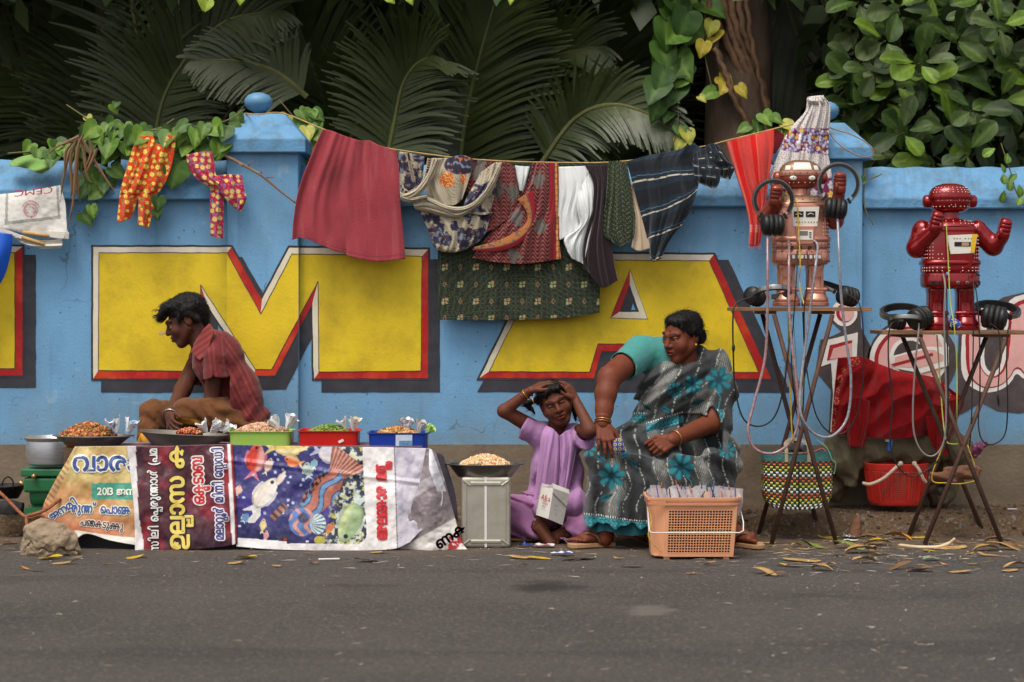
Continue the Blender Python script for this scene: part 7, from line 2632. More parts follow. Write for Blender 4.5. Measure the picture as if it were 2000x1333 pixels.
for x0_,x1_ in ((1536,1580),):
  for yy in (9.66,9.82):
    hp = [Vector(p) for p in cat([P(x0_,903,yy),P(x0_,882,yy),P(x0_ - 1,865,yy + 0.01),P((x0_ + x1_) / 2 - 6,858,yy + 0.03),P(x1_ - 4,866,yy + 0.01),P(x1_,884,yy),P(x1_,903,yy)],6)]
    V,Fs = [],[]
    for i,p in enumerate(hp):
      t_ = (hp[min(i + 1,len(hp) - 1)] - hp[max(i - 1,0)]).normalized()
      w_ = Vector((-t_.z,0,t_.x)).normalized() * 0.008
      V += [p - w_,p + w_,p + w_ + Vector((0,0.004,0)),p - w_ + Vector((0,0.004,0))]
      if i:
        b = 4 * i
        Fs += [(b - 4 + k_,b - 4 + (k_ + 1) % 4,b + (k_ + 1) % 4,b + k_) for k_ in range(4)]
    mk('strap_handle',V,Fs,mat('clear_strap',(176,166,140),0.4),wb)
f = Field(P(1500,890,9.65),P(1610,850,9.85),0.005)
for i,(x,y,r_) in enumerate(((1530,882,.03),(1550,878,.035),(1575,880,.03),(1592,884,.02),(1515,885,.02))):
  f.ell(P(x,y,9.74),(r_,0.05,r_ * 0.8),k=0.01)
f.disp(lambda x,y,z: 0.03 * (fbm(x * 45,y * 45,z * 45,3) - 0.45))
V,Q = f.mesh(1)
tag(mk('bag_contents',V,Q,mat('dark_odds',(64,56,54),0.7,var=0.5,vs=30),None,True),'jumble of dark odds and ends filling the woven bag','clutter')
wire('pink_wire','thin pink wire trailing over the rim of the woven bag',[(1518,880,9.67),(1535,886,9.66),(1560,886,9.66),(1590,882,9.66),(1605,876,9.66),(1612,882,9.66)],0.0022,mat('pink_pvc',(206,96,104),0.5))
wire('green_wire','pale green wire curling down the right side of the woven bag',[(1596,860,9.68),(1612,872,9.66),(1620,885,9.66),(1625,898,9.66),(1632,905,9.66),(1630,922,9.67),(1628,926,9.67)],0.0022,mat('green_pvc',(130,176,150),0.5))

# ------------------------------------------------------------------ red shopping basket under the bundle
rb = thing('shopping_basket',P(1750,985,10.12),'round red plastic shopping basket with cream handles on the earth strip','basket')
sR = 10.12 / F
M_rb = mat('basket_red',(206,52,42),0.38,var=0.06,vs=8,spec=0.5)
cR = P(1750,985,10.12)
W_ = lambda v: (50 + 11 * v ** 0.7) * sR
H_ = 80 * sR
autosmooth(MB().lathe([(0.004,0.002),(W_(0) * 0.96,0.0),(W_(0.08),0.012),(W_(0.13),0.026),(W_(0.1) * 0.95,0.026),(W_(0) * 0.9,0.01),(0.004,0.008)],cR,None,56,sy=0.75,ex=2.6).build('basket_foot',M_rb,rb),30)
autosmooth(MB().lathe([(W_(0.86),H_ * 0.84),(W_(0.9) * 1.02,H_ * 0.86),(W_(1) * 1.03,H_),(W_(1) * 0.98,H_ + 0.004),(W_(0.86) * 0.97,H_ * 0.85)],cR,None,56,sy=0.75,ex=2.6,cap=False).build('basket_rim',M_rb,rb),30)
lt = MB()
for i in range(15):
  v = 0.15 + 0.70 * i / 14
  lt.lathe([(W_(v) - 0.003,H_ * v - 0.0024),(W_(v),H_ * v - 0.0024),(W_(v),H_ * v + 0.0024),(W_(v) - 0.003,H_ * v + 0.0024),(W_(v) - 0.003,H_ * v - 0.0024)],cR,None,56,sy=0.75,ex=2.6,cap=False)
for k_ in range(56):
  a = 2 * math.pi * k_ / 56
  ca,sa = math.cos(a),math.sin(a)
  q = lambda v: cR + Vector((math.copysign(abs(ca) ** (2 / 2.6),ca) * W_(v),math.copysign(abs(sa) ** (2 / 2.6),sa) * W_(v) * 0.75,H_ * v))
  lt.tube([q(0.12),q(0.5),q(0.86)],0.0026 if k_ % 4 else 0.006,5)
tag(lt.build('lattice',M_rb,rb),kind='stuff')
MB().lathe([(0.004,0.02),(W_(0.1) * 0.9,0.02),(W_(0.85) * 0.93,H_ * 0.8),(0.004,H_ * 0.8)],cR,None,40,sy=0.72,ex=2.6).build('pale_lining',mat('pale_lining',(190,120,110),0.6,var=0.3,vs=14),rb,True)
M_hdl = mat('cream_plastic',(214,190,166),0.4)
for pts in ([(1685,944,10.0),(1700,946,9.98),(1725,935,9.97),(1748,915,9.97),(1759,906,9.99)],[(1786,906,9.97),(1795,918,9.965),(1803,935,9.97),(1809,943,9.98)]):
  MB().tube([Vector(p) for p in cat([P(*q_) for q_ in pts],6)],0.0085,8).build('handle',M_hdl,rb,True)
for x,y in ((1759,906),(1786,906)):
  MB().ball(P(x,y,9.975),0.013,10,8).build('handle_joint',M_hdl,rb,True)
# ================================================================== PEOPLE
M_skin = mat('skin',vcol=True,rough=0.52,spec=0.26,bump=0.22,bs=210,sss=0.04,var=0.10,vs=26)
M_hair = mat('black_hair',vcol=True,rough=0.5,spec=0.28,bump=0.35,bs=300,stretch=(1,1,0.3))
M_eye = mat('eye',vcol=True,rough=0.15,spec=0.6)
M_silver = mat('silver',(190,186,178),0.3,0.9)
M_gold = mat('gold',(196,150,70),0.3,0.9)


def A(*q): return np.array(P(*q))


def cutplane(f,p,n,lo,hi):
  p,n = np.array(p,float),np.array(n,float)
  n /= np.linalg.norm(n)
  f.fn(lo,hi,lambda X,Y,Z: -((X - p[0]) * n[0] + (Y - p[1]) * n[1] + (Z - p[2]) * n[2]),0.003,True)


def head_field(c,M,s,plump=0.0,h=0.0026,neck=None,lid=0.55,frown=0.0,mouth=0.0):
  """head with brow, sockets, nose, lips, ears; local frame looks along -Y"""
  f = Field(np.array(c) - 0.17 * s,np.array(c) + 0.17 * s,h)
  c = np.array(c)
  R = np.array(M.to_3x3())
  g = lambda x,y,z: c + R @ (np.array((x,y,z)) * s)
  M4 = M.to_3x3()
  r = lambda *q: np.array(q) * s
  f.ell(g(0,.018,.034),r(.073,.092,.084),M4,.02 * s)
  f.ell(g(0,-.036,-.028),r(.059 + .008 * plump,.058,.078),M4,.03 * s)
  f.cap(g(-.012,-.066,-.098),g(.012,-.066,-.098),.021 * s,.021 * s,.025 * s)
  for e in (-1,1):
    f.cap(g(e * .056,.004,-.040),g(e * .022,-.058,-.092),(.020 + .008 * plump) * s,.019 * s,.025 * s)
    f.ell(g(e * (.036 + .004 * plump),-.062,-.030),r(.026 + .008 * plump,.026,.026 + .006 * plump),M4,.02 * s)
    f.cap(g(e * .016,-.088,.026),g(e * .046,-.074,.028),.0105 * s,.009 * s,.012 * s)
  f.cap(g(-.012,-.090,.024 - .004 * frown),g(.012,-.090,.024 - .004 * frown),.009 * s,.009 * s,.012 * s)
  for e in (-1,1):
    f.ell(g(e * .031,-.095,.004),r(.0175,.014,.0105),M4,.010 * s,True)
  f.cap(g(0,-.088,.014),g(0,-.1085,-.026),.0080 * s,.0135 * s,.010 * s)
  for e in (-1,1):
    f.ell(g(e * .0135,-.098,-.030),r(.0095,.011,.0085),M4,.006 * s)
    f.ell(g(e * .0065,-.109,-.038),r(.004,.005,.0035),M4,.003 * s,True)
  f.ell(g(0,-.086,-.060),r(.030,.014,.022),M4,.012 * s)                  # the swell round the mouth
  f.ell(g(0,-.0985,-.0540),r(.0240,.0085,.0070),M4,.004 * s)
  f.ell(g(0,-.0985,-.0685),r(.0205,.0090,.0080),M4,.004 * s)
  for e in (-1,1): f.cap(g(0,-.1062,-.0606),g(e * .0225,-.0995,-.0640),.0022 * s,.0017 * s,.002 * s,True)
  if mouth: f.ell(g(.003,-.1045,-.0615),r(.0125,.0060,.0034 * mouth),M4,.0015 * s,True)
  for e in (-1,1):                                                            # eyelids over the eyeballs
    f.ell(g(e * .031,-.0805,.0095 - .006 * (1 - lid)),r(.0165,.0105,.0072),M4,.004 * s)
    f.ell(g(e * .031,-.0800,-.0078),r(.0155,.0095,.0056),M4,.005 * s)
    f.ell(g(e * .077,.016,-.002),r(.009,.019,.031),M4,.006 * s)
    f.ell(g(e * .086,.012,.004),r(.006,.010,.017),M4,.004 * s,True)
  if neck: f.chain([g(0,.030,-.055),np.array(neck[0])],[.052 * s,neck[1]],.02 * s)
  return f,g


def skin_cols(V,tone,c,M,s,lid=0.5,brow=True,bindi=None,lip=(1.12,0.75,0.75),part=None):
  col = np.ones((len(V),3)) * lin(tone)
  col *= (0.90 + 0.2 * fbm(V[:,0] * 30,V[:,1] * 30,V[:,2] * 30,3))[:,None]
  L_ = ((V - np.array(c)) @ np.array(M.to_3x3())) / s
  x,y,z = L_.T
  near = (np.abs(x) < .12) & (np.abs(y) < .14) & (np.abs(z) < .14)
  fr = near & (y < -.05)
  m = sstep(1.12,.9,np.hypot(x / .024,(z + .061) / .0145)) * fr
  col = col * (1 - m[:,None]) + (col * np.array(lip)) * m[:,None]
  m = sstep(.0026,.0008,np.abs(z + .0612) - .0004 + np.abs(x) * .02) * fr * (np.abs(x) < .022)
  col = col * (1 - .8 * m[:,None])
  m = sstep(1.15,.8,np.hypot((x - .003) / .0125,(z + .0615) / .0040)) * fr * (y > -.1035) * (y < -.09)
  col = col * (1 - .7 * m[:,None])
  if brow:
    zz = .0275 + .006 * np.cos((np.abs(x) - .03) * 60) - .006
    m = .85 * sstep(.0050,.002,np.abs(z - zz - .005)) * fr * (np.abs(x) > .012) * (np.abs(x) < .050)
    col = col * (1 - m[:,None]) + lin((22,17,16)) * m[:,None]
  m = sstep(.0030,.0010,np.abs(z - (.0028 - .006 * (1 - lid)) + 18 * (np.abs(x) - .031) ** 2)) * fr * (np.abs(np.abs(x) - .031) < .017)
  col = col * (1 - .75 * m[:,None])
  if bindi:
    m = sstep(bindi[1],bindi[1] * .7,np.hypot(x,(z - bindi[0]))) * fr
    col = col * (1 - m[:,None]) + lin(bindi[2]) * m[:,None]
  return col


def eyes(parent,g,M,s,look=(0,-1,-0.25),tone=(176,160,146)):
  for e in (-1,1):
    c = g(e * .031,-.0740,.0010)
    b = MB().ball((0,0,0),.0135 * s,16,12)
    V = np.array(b.v)
    d = np.array(look,float)
    d /= np.linalg.norm(d)
    k = (V / (.0135 * s)) @ d
    cols = np.where((k > .80)[:,None],lin((26,18,16)),lin(tone))
    mk('eye',V @ np.array(M.to_3x3()).T + c,b.f,M_eye,parent,True,cols)


def hand(w,d,n,s,curl=(20,30,25),spread=0.10,thumb=1,tcurl=0.3,h=0.0026,fcurl=None,forearm=None):
  """palm, four jointed fingers of different lengths and a thumb off the side; n is the back of the hand"""
  w,d,n = (np.array(q,float) for q in (w,d,n))
  d /= np.linalg.norm(d)
  n -= d * (n @ d)
  n /= np.linalg.norm(n)
  l = np.cross(d,n) * thumb
  f = Field(w - 0.20 * s - 0.01,w + 0.20 * s + 0.01,h)
  for i in range(4):
    b = w + d * s * (.084 - .004 * abs(i - 1) - (.008 if i == 3 else 0)) + l * (1.5 - i) * .0198 * s
    f.cap(w + l * (1.5 - i) * .012 * s,b,.0150 * s,.0112 * s,.010 * s)
    p,a = b,0.0
    ln = (.070,.078,.073,.057)[i] * s
    fc = (fcurl[i] if fcurl else 1.0)
    rad = (.0088,.0090,.0086,.0076)[i] * s
    for j in range(3):
      a += math.radians(curl[j]) * fc
      q = p + (math.cos(a) * d - math.sin(a) * n + l * (1.5 - i) * spread) / math.hypot(1,(1.5 - i) * spread) * ln * (.46,.30,.24)[j]
      f.cap(p,q,rad * (1 - .09 * j),rad * (.92 - .10 * j),.0016)
      p = q
  t0 = w + d * .020 * s + l * .022 * s
  t1 = t0 + (d * .62 + l * .62 - n * (.15 + tcurl * .4)) * .044 * s
  t2 = t1 + (d * .80 + l * .28 * (1 - tcurl) - n * (.15 + tcurl)) * .034 * s
  t3 = t2 + (d * .90 + l * .05 - n * (.10 + tcurl)) * .022 * s
  f.chain([t0,t1],[.0165 * s,.0118 * s],.010 * s)
  f.chain([t1,t2,t3],[.0114 * s,.0100 * s,.0076 * s],.002)
  if forearm is not None:
    f.cap(w,forearm[0],.021 * s,forearm[1],.012)
  return f.mesh(1)


def foot(heel,d,up,s,h=0.003):
  heel,d,up = (np.array(q,float) for q in (heel,d,up))
  d /= np.linalg.norm(d)
  up -= d * (up @ d)
  up /= np.linalg.norm(up)
  l = np.cross(d,up)
  f = Field(heel - 0.32 * s,heel + 0.32 * s,h)
  f.ell(heel + up * .030 * s,np.array((.034,.034,.032)) * s,k=.02 * s)
  f.cap(heel + up * .060 * s + d * .020 * s,heel + up * .024 * s + d * .145 * s,.034 * s,.022 * s,.03 * s)
  f.cap(heel + up * .022 * s + l * .012 * s,heel + up * .018 * s + d * .150 * s + l * .028 * s,.026 * s,.018 * s,.03 * s)
  f.cap(heel + up * .022 * s - l * .012 * s,heel + up * .018 * s + d * .135 * s - l * .026 * s,.026 * s,.017 * s,.03 * s)
  for i in range(5):
    b = heel + up * .015 * s + d * (.165 - .009 * i) * s + l * (.030 - .0165 * i) * s
    rr_ = (.0125,.0098,.0092,.0086,.0080)[i] * s
    f.cap(b,b + d * (.040,.036,.032,.028,.024)[i] * s - up * .004 * s,rr_,rr_ * .85,.002)
  return f,l


def merge(parts):
  V,Q,n = [],[],0
  for v,q in parts:
    V.append(v)
    Q.append(q + n)
    n += len(v)
  return np.concatenate(V),np.concatenate(Q)


def hair_cols(V,seed=0):
  n = fbm(V[:,0] * 130,V[:,1] * 130,V[:,2] * 35,seed)
  return lin((15,12,12)) * (0.6 + 0.9 * n)[:,None]


def strands(parent,V,Q,flow,n,ln,seed,lift=0.25,w=0.0009,keep=None,c=(20,16,16)):
  """loose hair strands lying over the hair mass, combed along flow(point)"""
  r = np.random.RandomState(seed)
  N = np.zeros_like(V)
  fn = np.cross(V[Q[:,2]] - V[Q[:,0]],V[Q[:,3]] - V[Q[:,1]])
  for i in range(4): np.add.at(N,Q[:,i],fn)
  N /= np.maximum(np.linalg.norm(N,axis=1),1e-12)[:,None]
  ids = np.arange(len(V)) if keep is None else np.nonzero(keep(V))[0]
  ids = ids[r.randint(len(ids),size=n)]
  out,Fs,cols = [],[],[]
  for i in ids:
    p,nn = V[i] + N[i] * 0.0006,N[i]
    d = flow(p) + r.randn(3) * 0.22
    d -= nn * (d @ nn)
    d /= max(np.linalg.norm(d),1e-9)
    e = np.cross(d,nn)
    L_ = ln * r.uniform(0.5,1.2)
    up = lift * r.uniform(0.1,1.0)
    cv = r.uniform(-.35,.35)
    b = len(out)
    for k in range(5):
      t = k / 4
      q = p + d * L_ * t + nn * (up * L_ * t * (1 - 0.75 * t) + 0.0008) + e * cv * L_ * t * t
      ww = w * (1 - 0.8 * t)
      out += [q - e * ww,q + nn * ww * 1.2,q + e * ww]
      if k: Fs += [(b + 3 * k - 3,b + 3 * k - 2,b + 3 * k + 1,b + 3 * k),(b + 3 * k - 2,b + 3 * k - 1,b + 3 * k + 2,b + 3 * k + 1)]
    cols += [lin(c) * r.uniform(0.5,1.9)] * 15
  o = mk('strands',out,Fs,M_hair,parent,True,np.array(cols))
  return tag(o,kind='stuff')


def ring(parent,c,ax,r,t,m,name='bangle'):
  ax = Vector(ax).normalized()
  u = ax.orthogonal().normalized()
  v = ax.cross(u)
  pts = [Vector(c) + (u * math.cos(a) + v * math.sin(a)) * r for a in [i * math.pi / 10 for i in range(21)]]
  return MB().tube(pts,t,7,cap=False).build(name,m,parent,True)


# ------------------------------------------------------------------ the man behind the stall, in profile
man = thing('person',P(470,900,10.14),'person in dark red striped shirt and brown trousers sitting behind the nut stall','person')
MT = (88,51,39)
hc = A(364,627,10.14)
HM = (Matrix.Rotation(math.radians(-86),3,'Z') @ Matrix.Rotation(math.radians(22),3,'X'))
hf,g = head_field(hc,HM,1.0,0.0,neck=(A(395,672,10.15),.060),lid=0.9)
parts = [hf.mesh(1)]
bf = Field(A(255,900,9.72) - 0.02,A(560,640,10.5) + 0.02,0.005)
bf.chain([A(480,830,10.15),A(462,765,10.15),A(425,700,10.15),A(398,668,10.15)],[.10,.10,.09,.058],.04)
bf.chain([A(390,694,10.32),A(357,762,10.14),A(333,812,9.86)],[.046,.042,.029],.02)
bf.chain([A(422,690,9.95),A(413,788,9.96),A(350,842,9.99)],[.042,.040,.028],.02)
bf.chain([A(376,812,9.93),A(398,868,9.98),A(405,885,9.98)],[.046,.036,.03],.02)
parts.append(bf.mesh(1))
parts.append(hand(A(332,816,9.84),(A(336,848,9.68) - A(332,816,9.84)),(-0.75,-0.5,0.15),0.98,(18,30,25),0.08,-1,0.2,forearm=(A(337,805,9.91),.031)))
V,Q = merge(parts)
mk('body',V,Q,M_skin,man,True,skin_cols(V,MT,hc,HM,1.0,.9))
eyes(man,g,HM,1.0)
# hair: thick crop with a curled fringe
f = Field(hc - 0.19,hc + 0.20,0.0034)
Mh = HM
f.ell(g(0,.026,.052),(.085,.100,.084),Mh,.02)
f.ell(g(0,-.040,.092),(.066,.060,.036),Mh,.02)
for e in (-1,1):
  f.cap(g(e * .070,.020,.040),g(e * .067,.060,-.018),.020,.018,.02)
  f.cap(g(e * .070,-.022,.030),g(e * .072,-.026,.006),.010,.006,.01)
f.cap(g(0,.085,.0),g(0,.075,-.045),.040,.030,.03)
f.ell(g(0,-.100,-.030),(.10,.075,.094),Mh,.006,True)
for e in (-1,1): f.ell(g(e * .085,.010,-.012),(.03,.024,.030),Mh,.004,True)
for i in range(9):
  a = -0.055 + i * 0.0135
  f.cap(g(a,-.066,.098),g(a * 1.05 + .004 * math.sin(i * 3),-.112 - .010 * math.sin(i * 2.1),.062 + .012 * math.sin(i * 1.7)),.019,.012,.014)
f.disp(lambda x,y,z: 0.014 * (fbm(x * 48,y * 48,z * 48,3,4) - 0.45) + 0.004 * (fbm(x * 260,y * 260,z * 90,6,2) - 0.45))
V,Q = f.mesh(0)
mh = mk('hair',V,Q,M_hair,man,False,hair_cols(V))
strands(mh,V,Q,lambda p: np.array((-1.0,0.0,-0.25 + 6 * (hc[2] + .05 - p[2]))) * np.array((1.0 if p[0] < hc[0] + .03 else -0.3,1,1)),1500,.030,3,.28)
rr = random.Random(4)
for i in range(14):
  b = g(rr.uniform(-.05,.05),-.10 + rr.uniform(-.02,.02),.070 + rr.uniform(-.03,.03))
  p = [Vector(b)]
  an = rr.uniform(0,6)
  for j in range(7):
    an += 0.8
    p.append(p[-1] + Vector((-0.0055 + 0.004 * math.cos(an),0.003 * math.sin(an * 1.3),0.0045 * math.sin(an))))
  MB().tube(p,[.0016] * 5 + [.001] * 3,5).build('curl',mat('hair_strand',(18,15,15),0.45),mh)
# shirt
sf = Field(A(345,850,9.80) - 0.02,A(560,628,10.48) + 0.02,0.0045)
for d,e in ((10.03,0),(10.27,0)):
  sf.chain([A(483,822,d),A(460,766,d),A(424,704,d),A(416,680,d)],[.118,.118,.112,.088],.05)
sf.chain([A(430,694,10.04),A(428,694,10.26)],[.104,.104],.05)
sf.chain([A(424,668,9.99),A(421,700,9.93),A(420,758,9.90)],[.052,.056,.056],.012)
sf.cap(A(395,686,10.31),A(368,758,10.20),.056,.060,.03)
lo,hi = A(340,790,9.7),A(450,715,10.1)
cutplane(sf,A(420,739,9.92),np.array((0.14,0,-1)),np.minimum(lo,hi) - (0,0.1,0.02),np.array((A(446,0,9.9)[0],9.985,A(0,716,9.9)[2])))
sf.cap(A(421,712,9.925),A(419,785,9.90),.046,.050,.006,True)
cutplane(sf,A(372,742,10.22),A(366,760,10.2) - A(390,690,10.31),A(330,800,10.1),np.array((A(388,0,10.2)[0],10.45,A(0,715,10.2)[2])))
sf.cap(A(380,715,10.25),A(362,775,10.17),.046,.052,.006,True)
# neck opening and cloth folds
sf.cap(A(398,655,10.14),A(383,664,10.14),.062,.060,.01,True)


def shirt_fold(x,y,z):
  px = 1000 + x / y * F
  py = HY - (z - CZ) / y * F
  t = (px - 380) * 0.5 + (py - 650) * 0.9
  q = 0.010 * np.sin((px * 0.80 - py * 0.42) / 6.2 + 2.5 * np.sin(py / 31)) * sstep(690,800,py) * sstep(395,440,px)
  q = q + 0.016 * (fbm(px / 13,py / 16,y * 9,6,3) - 0.45) + 0.006 * np.sin(t / 7.5 + px / 9) * sstep(760,810,py)
  return q


sf.disp(shirt_fold)
V,Q = sf.mesh(1)
px,py = PXY(V)
slv = (V[:,1] < 9.955) & (py < 748) & (px < 440) & (px > 398)
ax = np.where(slv,px - 0.10 * py,px * 0.86 - py * 0.50 + 3 * np.sin(py / 24))
c = np.ones((len(V),3)) * lin((104,38,39))
c = mixc(c,0.7 * sstep(0.25,0.6,np.sin(ax / 1.45)),(130,57,50))
c = mixc(c,0.6 * (np.sin(ax / 4.35 + 1) > 0.8),(96,30,36))
shirt = mk('shirt',V,Q,mat('cotton',vcol=True,rough=0.85,spec=0.25,sheen=0.15,bump=0.15,bs=220),man,True,c)
# collar: a turned-down band with a long point
for d,sg in ((9.985,-1),(10.30,1)):
  rows = [[(409,632),(396,646),(384,666),(373,688)],[(415,640),(405,660),(397,680),(385,700)],[(418,648),(410,672),(402,694),(390,704)]]
  rows = [[(x,y,(0.03 * (1 - abs(x - 395) / 60) + 0.012 * j) * sg) for x,y in r_] for j,r_ in enumerate(rows)]
  drape('collar',rows,d - 0.02 * -sg,M_cloth,lambda u,v,x,y: mixc(np.ones(u.shape + (3,)) * lin((124,48,48)),0.7 * (np.sin((x * 0.7 + y) / 1.9) > 0.2),(150,70,62)),None,1.5,shirt,0.004)
# trousers with a yellow edged hem
tf = Field(A(250,905,9.76) - 0.02,A(540,775,10.44) + 0.02,0.005)
tf.chain([A(484,838,10.02),A(425,812,9.96),A(368,806,9.91)],[.110,.090,.070],.04)
tf.chain([A(368,806,9.91),A(372,826,9.92)],[.070,.066],.03)
tf.chain([A(480,838,10.27),A(380,822,10.26),A(299,810,10.18)],[.105,.085,.072],.04)
tf.chain([A(299,810,10.18),A(287,850,10.14),A(285,885,10.12)],[.074,.074,.070],.03)
tf.chain([A(480,850,10.02),A(475,850,10.27)],[.115,.115],.04)
cutplane(tf,A(368,833,9.92),(0.12,0,-1),A(335,880,9.75),np.array((A(396,0,9.9)[0],10.02,A(0,818,9.9)[2])))
tf.cap(A(374,822,9.925),A(386,860,9.95),.050,.056,.006,True)
tf.disp(lambda x,y,z: 0.018 * (fbm(x * 22,y * 22,z * 22,6,3) - 0.45) + 0.005 * np.sin(x * 60 + z * 90 + 3 * np.sin(x * 25)))
V,Q = tf.mesh(1)
px,py = PXY(V)
c = np.ones((len(V),3)) * lin((104,64,34)) * (0.85 + 0.3 * fbm(px / 14,py / 14,0,4))[:,None]
hb = (V[:,1] < 10.02) & (px < 392) & (px > 340)
e = 820 + (px - 346) * 0.17
c = mixc(c,hb * sstep(-6.5,-5,py - e) * sstep(6.5,5,py - e),(196,136,34))
c = mixc(c,hb * (np.abs(py - e - 7.5) < 1.4),(60,36,24))
q = (V[:,1] > 10.0) & (px < 330) & (px > 298) & (np.abs(py - 836 - (px - 310) * -0.25) < 6)
c = mixc(c,q * ((np.sin(px / 1.6) > 0) | (np.sin(py / 1.6) > .3)) * .8,(60,50,20))
mk('trousers',V,Q,MATS['cotton'],man,True,c)
f = Field(A(255,880,9.95),A(330,842,10.2),0.005)
f.chain([A(275,862,10.04),A(295,860,10.02),A(312,870,10.03)],[.028,.032,.02],.02)
f.disp(lambda x,y,z: 0.012 * np.sin(x * 90 + z * 40))
V,Q = f.mesh(1)
mk('yellow_hem',V,Q,mat('yellow_cloth',(190,132,30),0.85),man,True)
ring(man,A(333,811,9.865),(0.1,0.8,0.6),.036,.0036,M_silver)

# ------------------------------------------------------------------ the girl
girl = thing('person',P(1075,1050,9.8),'girl in lilac tunic sitting cross legged with both hands on her head','person')
GT = (100,56,40)
hs_ = 0.90
gc = A(1084,787,9.80)
HG = Matrix.Rotation(math.radians(-22),3,'Y') @ Matrix.Rotation(math.radians(2),3,'Z') @ Matrix.Rotation(math.radians(8),3,'X')
hf,g = head_field(gc,HG,hs_,0.8,neck=(A(1088,836,9.85),.043),lid=0.45,mouth=1.0)
parts = [hf.mesh(1)]
bf = Field(A(965,1075,9.5) - 0.02,A(1175,745,10.0) + 0.03,0.0046)
bf.chain([A(1085,980,9.9),A(1087,900,9.88),A(1089,845,9.86)],[.09,.085,.05],.03)
LA = [A(1046,838,9.86),A(985,803,9.80),A(1038,762,9.76)]
RA = [A(1131,845,9.84),A(1153,842,9.66),A(1124,781,9.77)]
bf.chain(LA,[.040,.033,.021],.014)
bf.chain(RA,[.040,.034,.021],.014)
bf.chain([A(1010,1010,9.70),A(1062,1040,9.62)],[.036,.027],.02)
bf.chain([A(1130,1030,9.68),A(1085,1050,9.60)],[.038,.028],.02)
parts.append(bf.mesh(1))
parts.append(hand(LA[2],A(1090,744,9.74) - LA[2] + np.array((0,.03,.02)),(-0.25,-0.35,1.0),0.82,(12,18,14),0.06,1,0.1,forearm=(A(1028,768,9.765),.022)))
parts.append(hand(RA[2],A(1102,750,9.78) - RA[2] + np.array((0,.0,.015)),(0.8,-0.7,0.55),0.82,(14,24,18),0.10,-1,0.1,forearm=(A(1128,791,9.755),.022)))
f1,l1 = foot(A(1076,1064,9.60),(-0.40,-0.05,0.62),(0.1,-1,0.1),0.74)
f1.cap(A(1080,1054,9.60),A(1092,1046,9.60),.026,.03,.02)
parts.append(f1.mesh(1))
f2,l2 = foot(A(1062,1050,9.66),(0.35,-0.5,-0.15),(-0.6,-0.6,0.4),0.70)
parts.append(f2.mesh(1))
V,Q = merge(parts)
mk('body',V,Q,M_skin,girl,True,skin_cols(V,GT,gc,HG,hs_,.45,bindi=(.036,.0055,(130,24,26)),lip=(1.35,.75,.75)))
eyes(girl,g,HG,hs_,(0.1,-1,-0.6))
f = Field(gc - 0.19,gc + 0.19,0.0032)
f.ell(g(0,.030,.048),np.array((.082,.095,.082)) * hs_,HG,.02)
f.ell(g(0,-.030,.078),np.array((.066,.058,.036)) * hs_,HG,.02)
f.ell(g(0,-.102,-.022),np.array((.064,.066,.108)) * hs_,HG,.008,True)
for e in (-1,1):
  f.ell(g(e * .072,-.03,-.05),np.array((.03,.05,.05)) * hs_,HG,.006,True)
f.cap(g(0,-.10,.075),g(0,-.02,.132),.0028,.0022,.004,True)
for e,tip in ((-1,A(1044,807,9.83)),(1,A(1124,821,9.84))):
  k0 = A(1043,783,9.84) if e < 0 else A(1119,797,9.84)
  f.chain([g(e * .060,.030,.03),k0],[.028,.012],.012)
  mid = A(1029,790,9.84) if e < 0 else A(1124,806,9.84)
  f.chain([k0,mid,tip],[.010,.018,.004],.006)
f.disp(lambda x,y,z: 0.008 * (fbm(x * 80,y * 80,z * 60,3,3) - 0.45) + 0.0024 * np.sin(x * 260 + 60 * z + 6 * fbm(x * 20,y * 20,z * 20,5)))
V,Q = f.mesh(0)
gh = mk('hair',V,Q,M_hair,girl,False,hair_cols(V,3))
strands(gh,V,Q,lambda p: np.array((np.sign(p[0] - gc[0]) * 1.0,0.5,-0.5)),800,.04,5,.10)
ring(girl,A(1041,783.5,9.84),(1,0,.3),.011,.004,mat('hair_tie',(190,160,90),0.6),'hair_tie')
MB().ball(g(-.080,.006,-.034),.0055,10,8).build('earring',M_gold,girl,True)
MB().ball(g(.080,.006,-.034),.0055,10,8).build('earring',M_gold,girl,True)
M_gb = mat('glass_bangle',(92,24,22),0.3,spec=0.7)
for t,m_ in ((.70,M_gb),(.80,M_gold),(.92,M_gb)):
  p = LA[1] + (LA[2] - LA[1]) * t
  ring(girl,p,LA[2] - LA[1],.029 - .004 * t,.0028,m_)
# tunic
LIL = (166,122,166)
tf = Field(A(1000,1020,9.55) - 0.02,A(1170,822,10.06) + 0.03,0.0045)
tf.chain([A(1087,975,9.88),A(1087,915,9.87),A(1090,868,9.86)],[.128,.115,.098],.05)
tf.cap(A(1058,852,9.86),A(1122,856,9.86),.070,.064,.03)
tf.chain([A(1056,850,9.86),A(1026,836,9.83),A(1006,822,9.82)],[.060,.056,.062],.02)
tf.chain([A(1122,852,9.85),A(1142,856,9.74),A(1152,858,9.66)],[.058,.055,.056],.02)
tf.chain([A(1060,985,9.84),A(1045,992,9.76)],[.085,.06],.04)
tf.chain([A(1110,985,9.82),A(1128,985,9.72)],[.09,.07],.04)
cutplane(tf,A(1020,833,9.83),(-1,0,.42),A(960,900,9.65),np.array((A(1046,0,9.8)[0],9.98,A(0,800,9.8)[2])))
tf.cap(LA[0] + (LA[1] - LA[0]) * 0.25,LA[1],.046,.050,.006,True)
cutplane(tf,A(1148,855,9.72),(.25,-1,.25),A(1120,900,9.52),np.array((A(1180,0,9.7)[0],9.72,A(0,815,9.7)[2])))
tf.cap(RA[0] + (RA[1] - RA[0]) * 0.3,RA[1],.044,.048,.006,True)
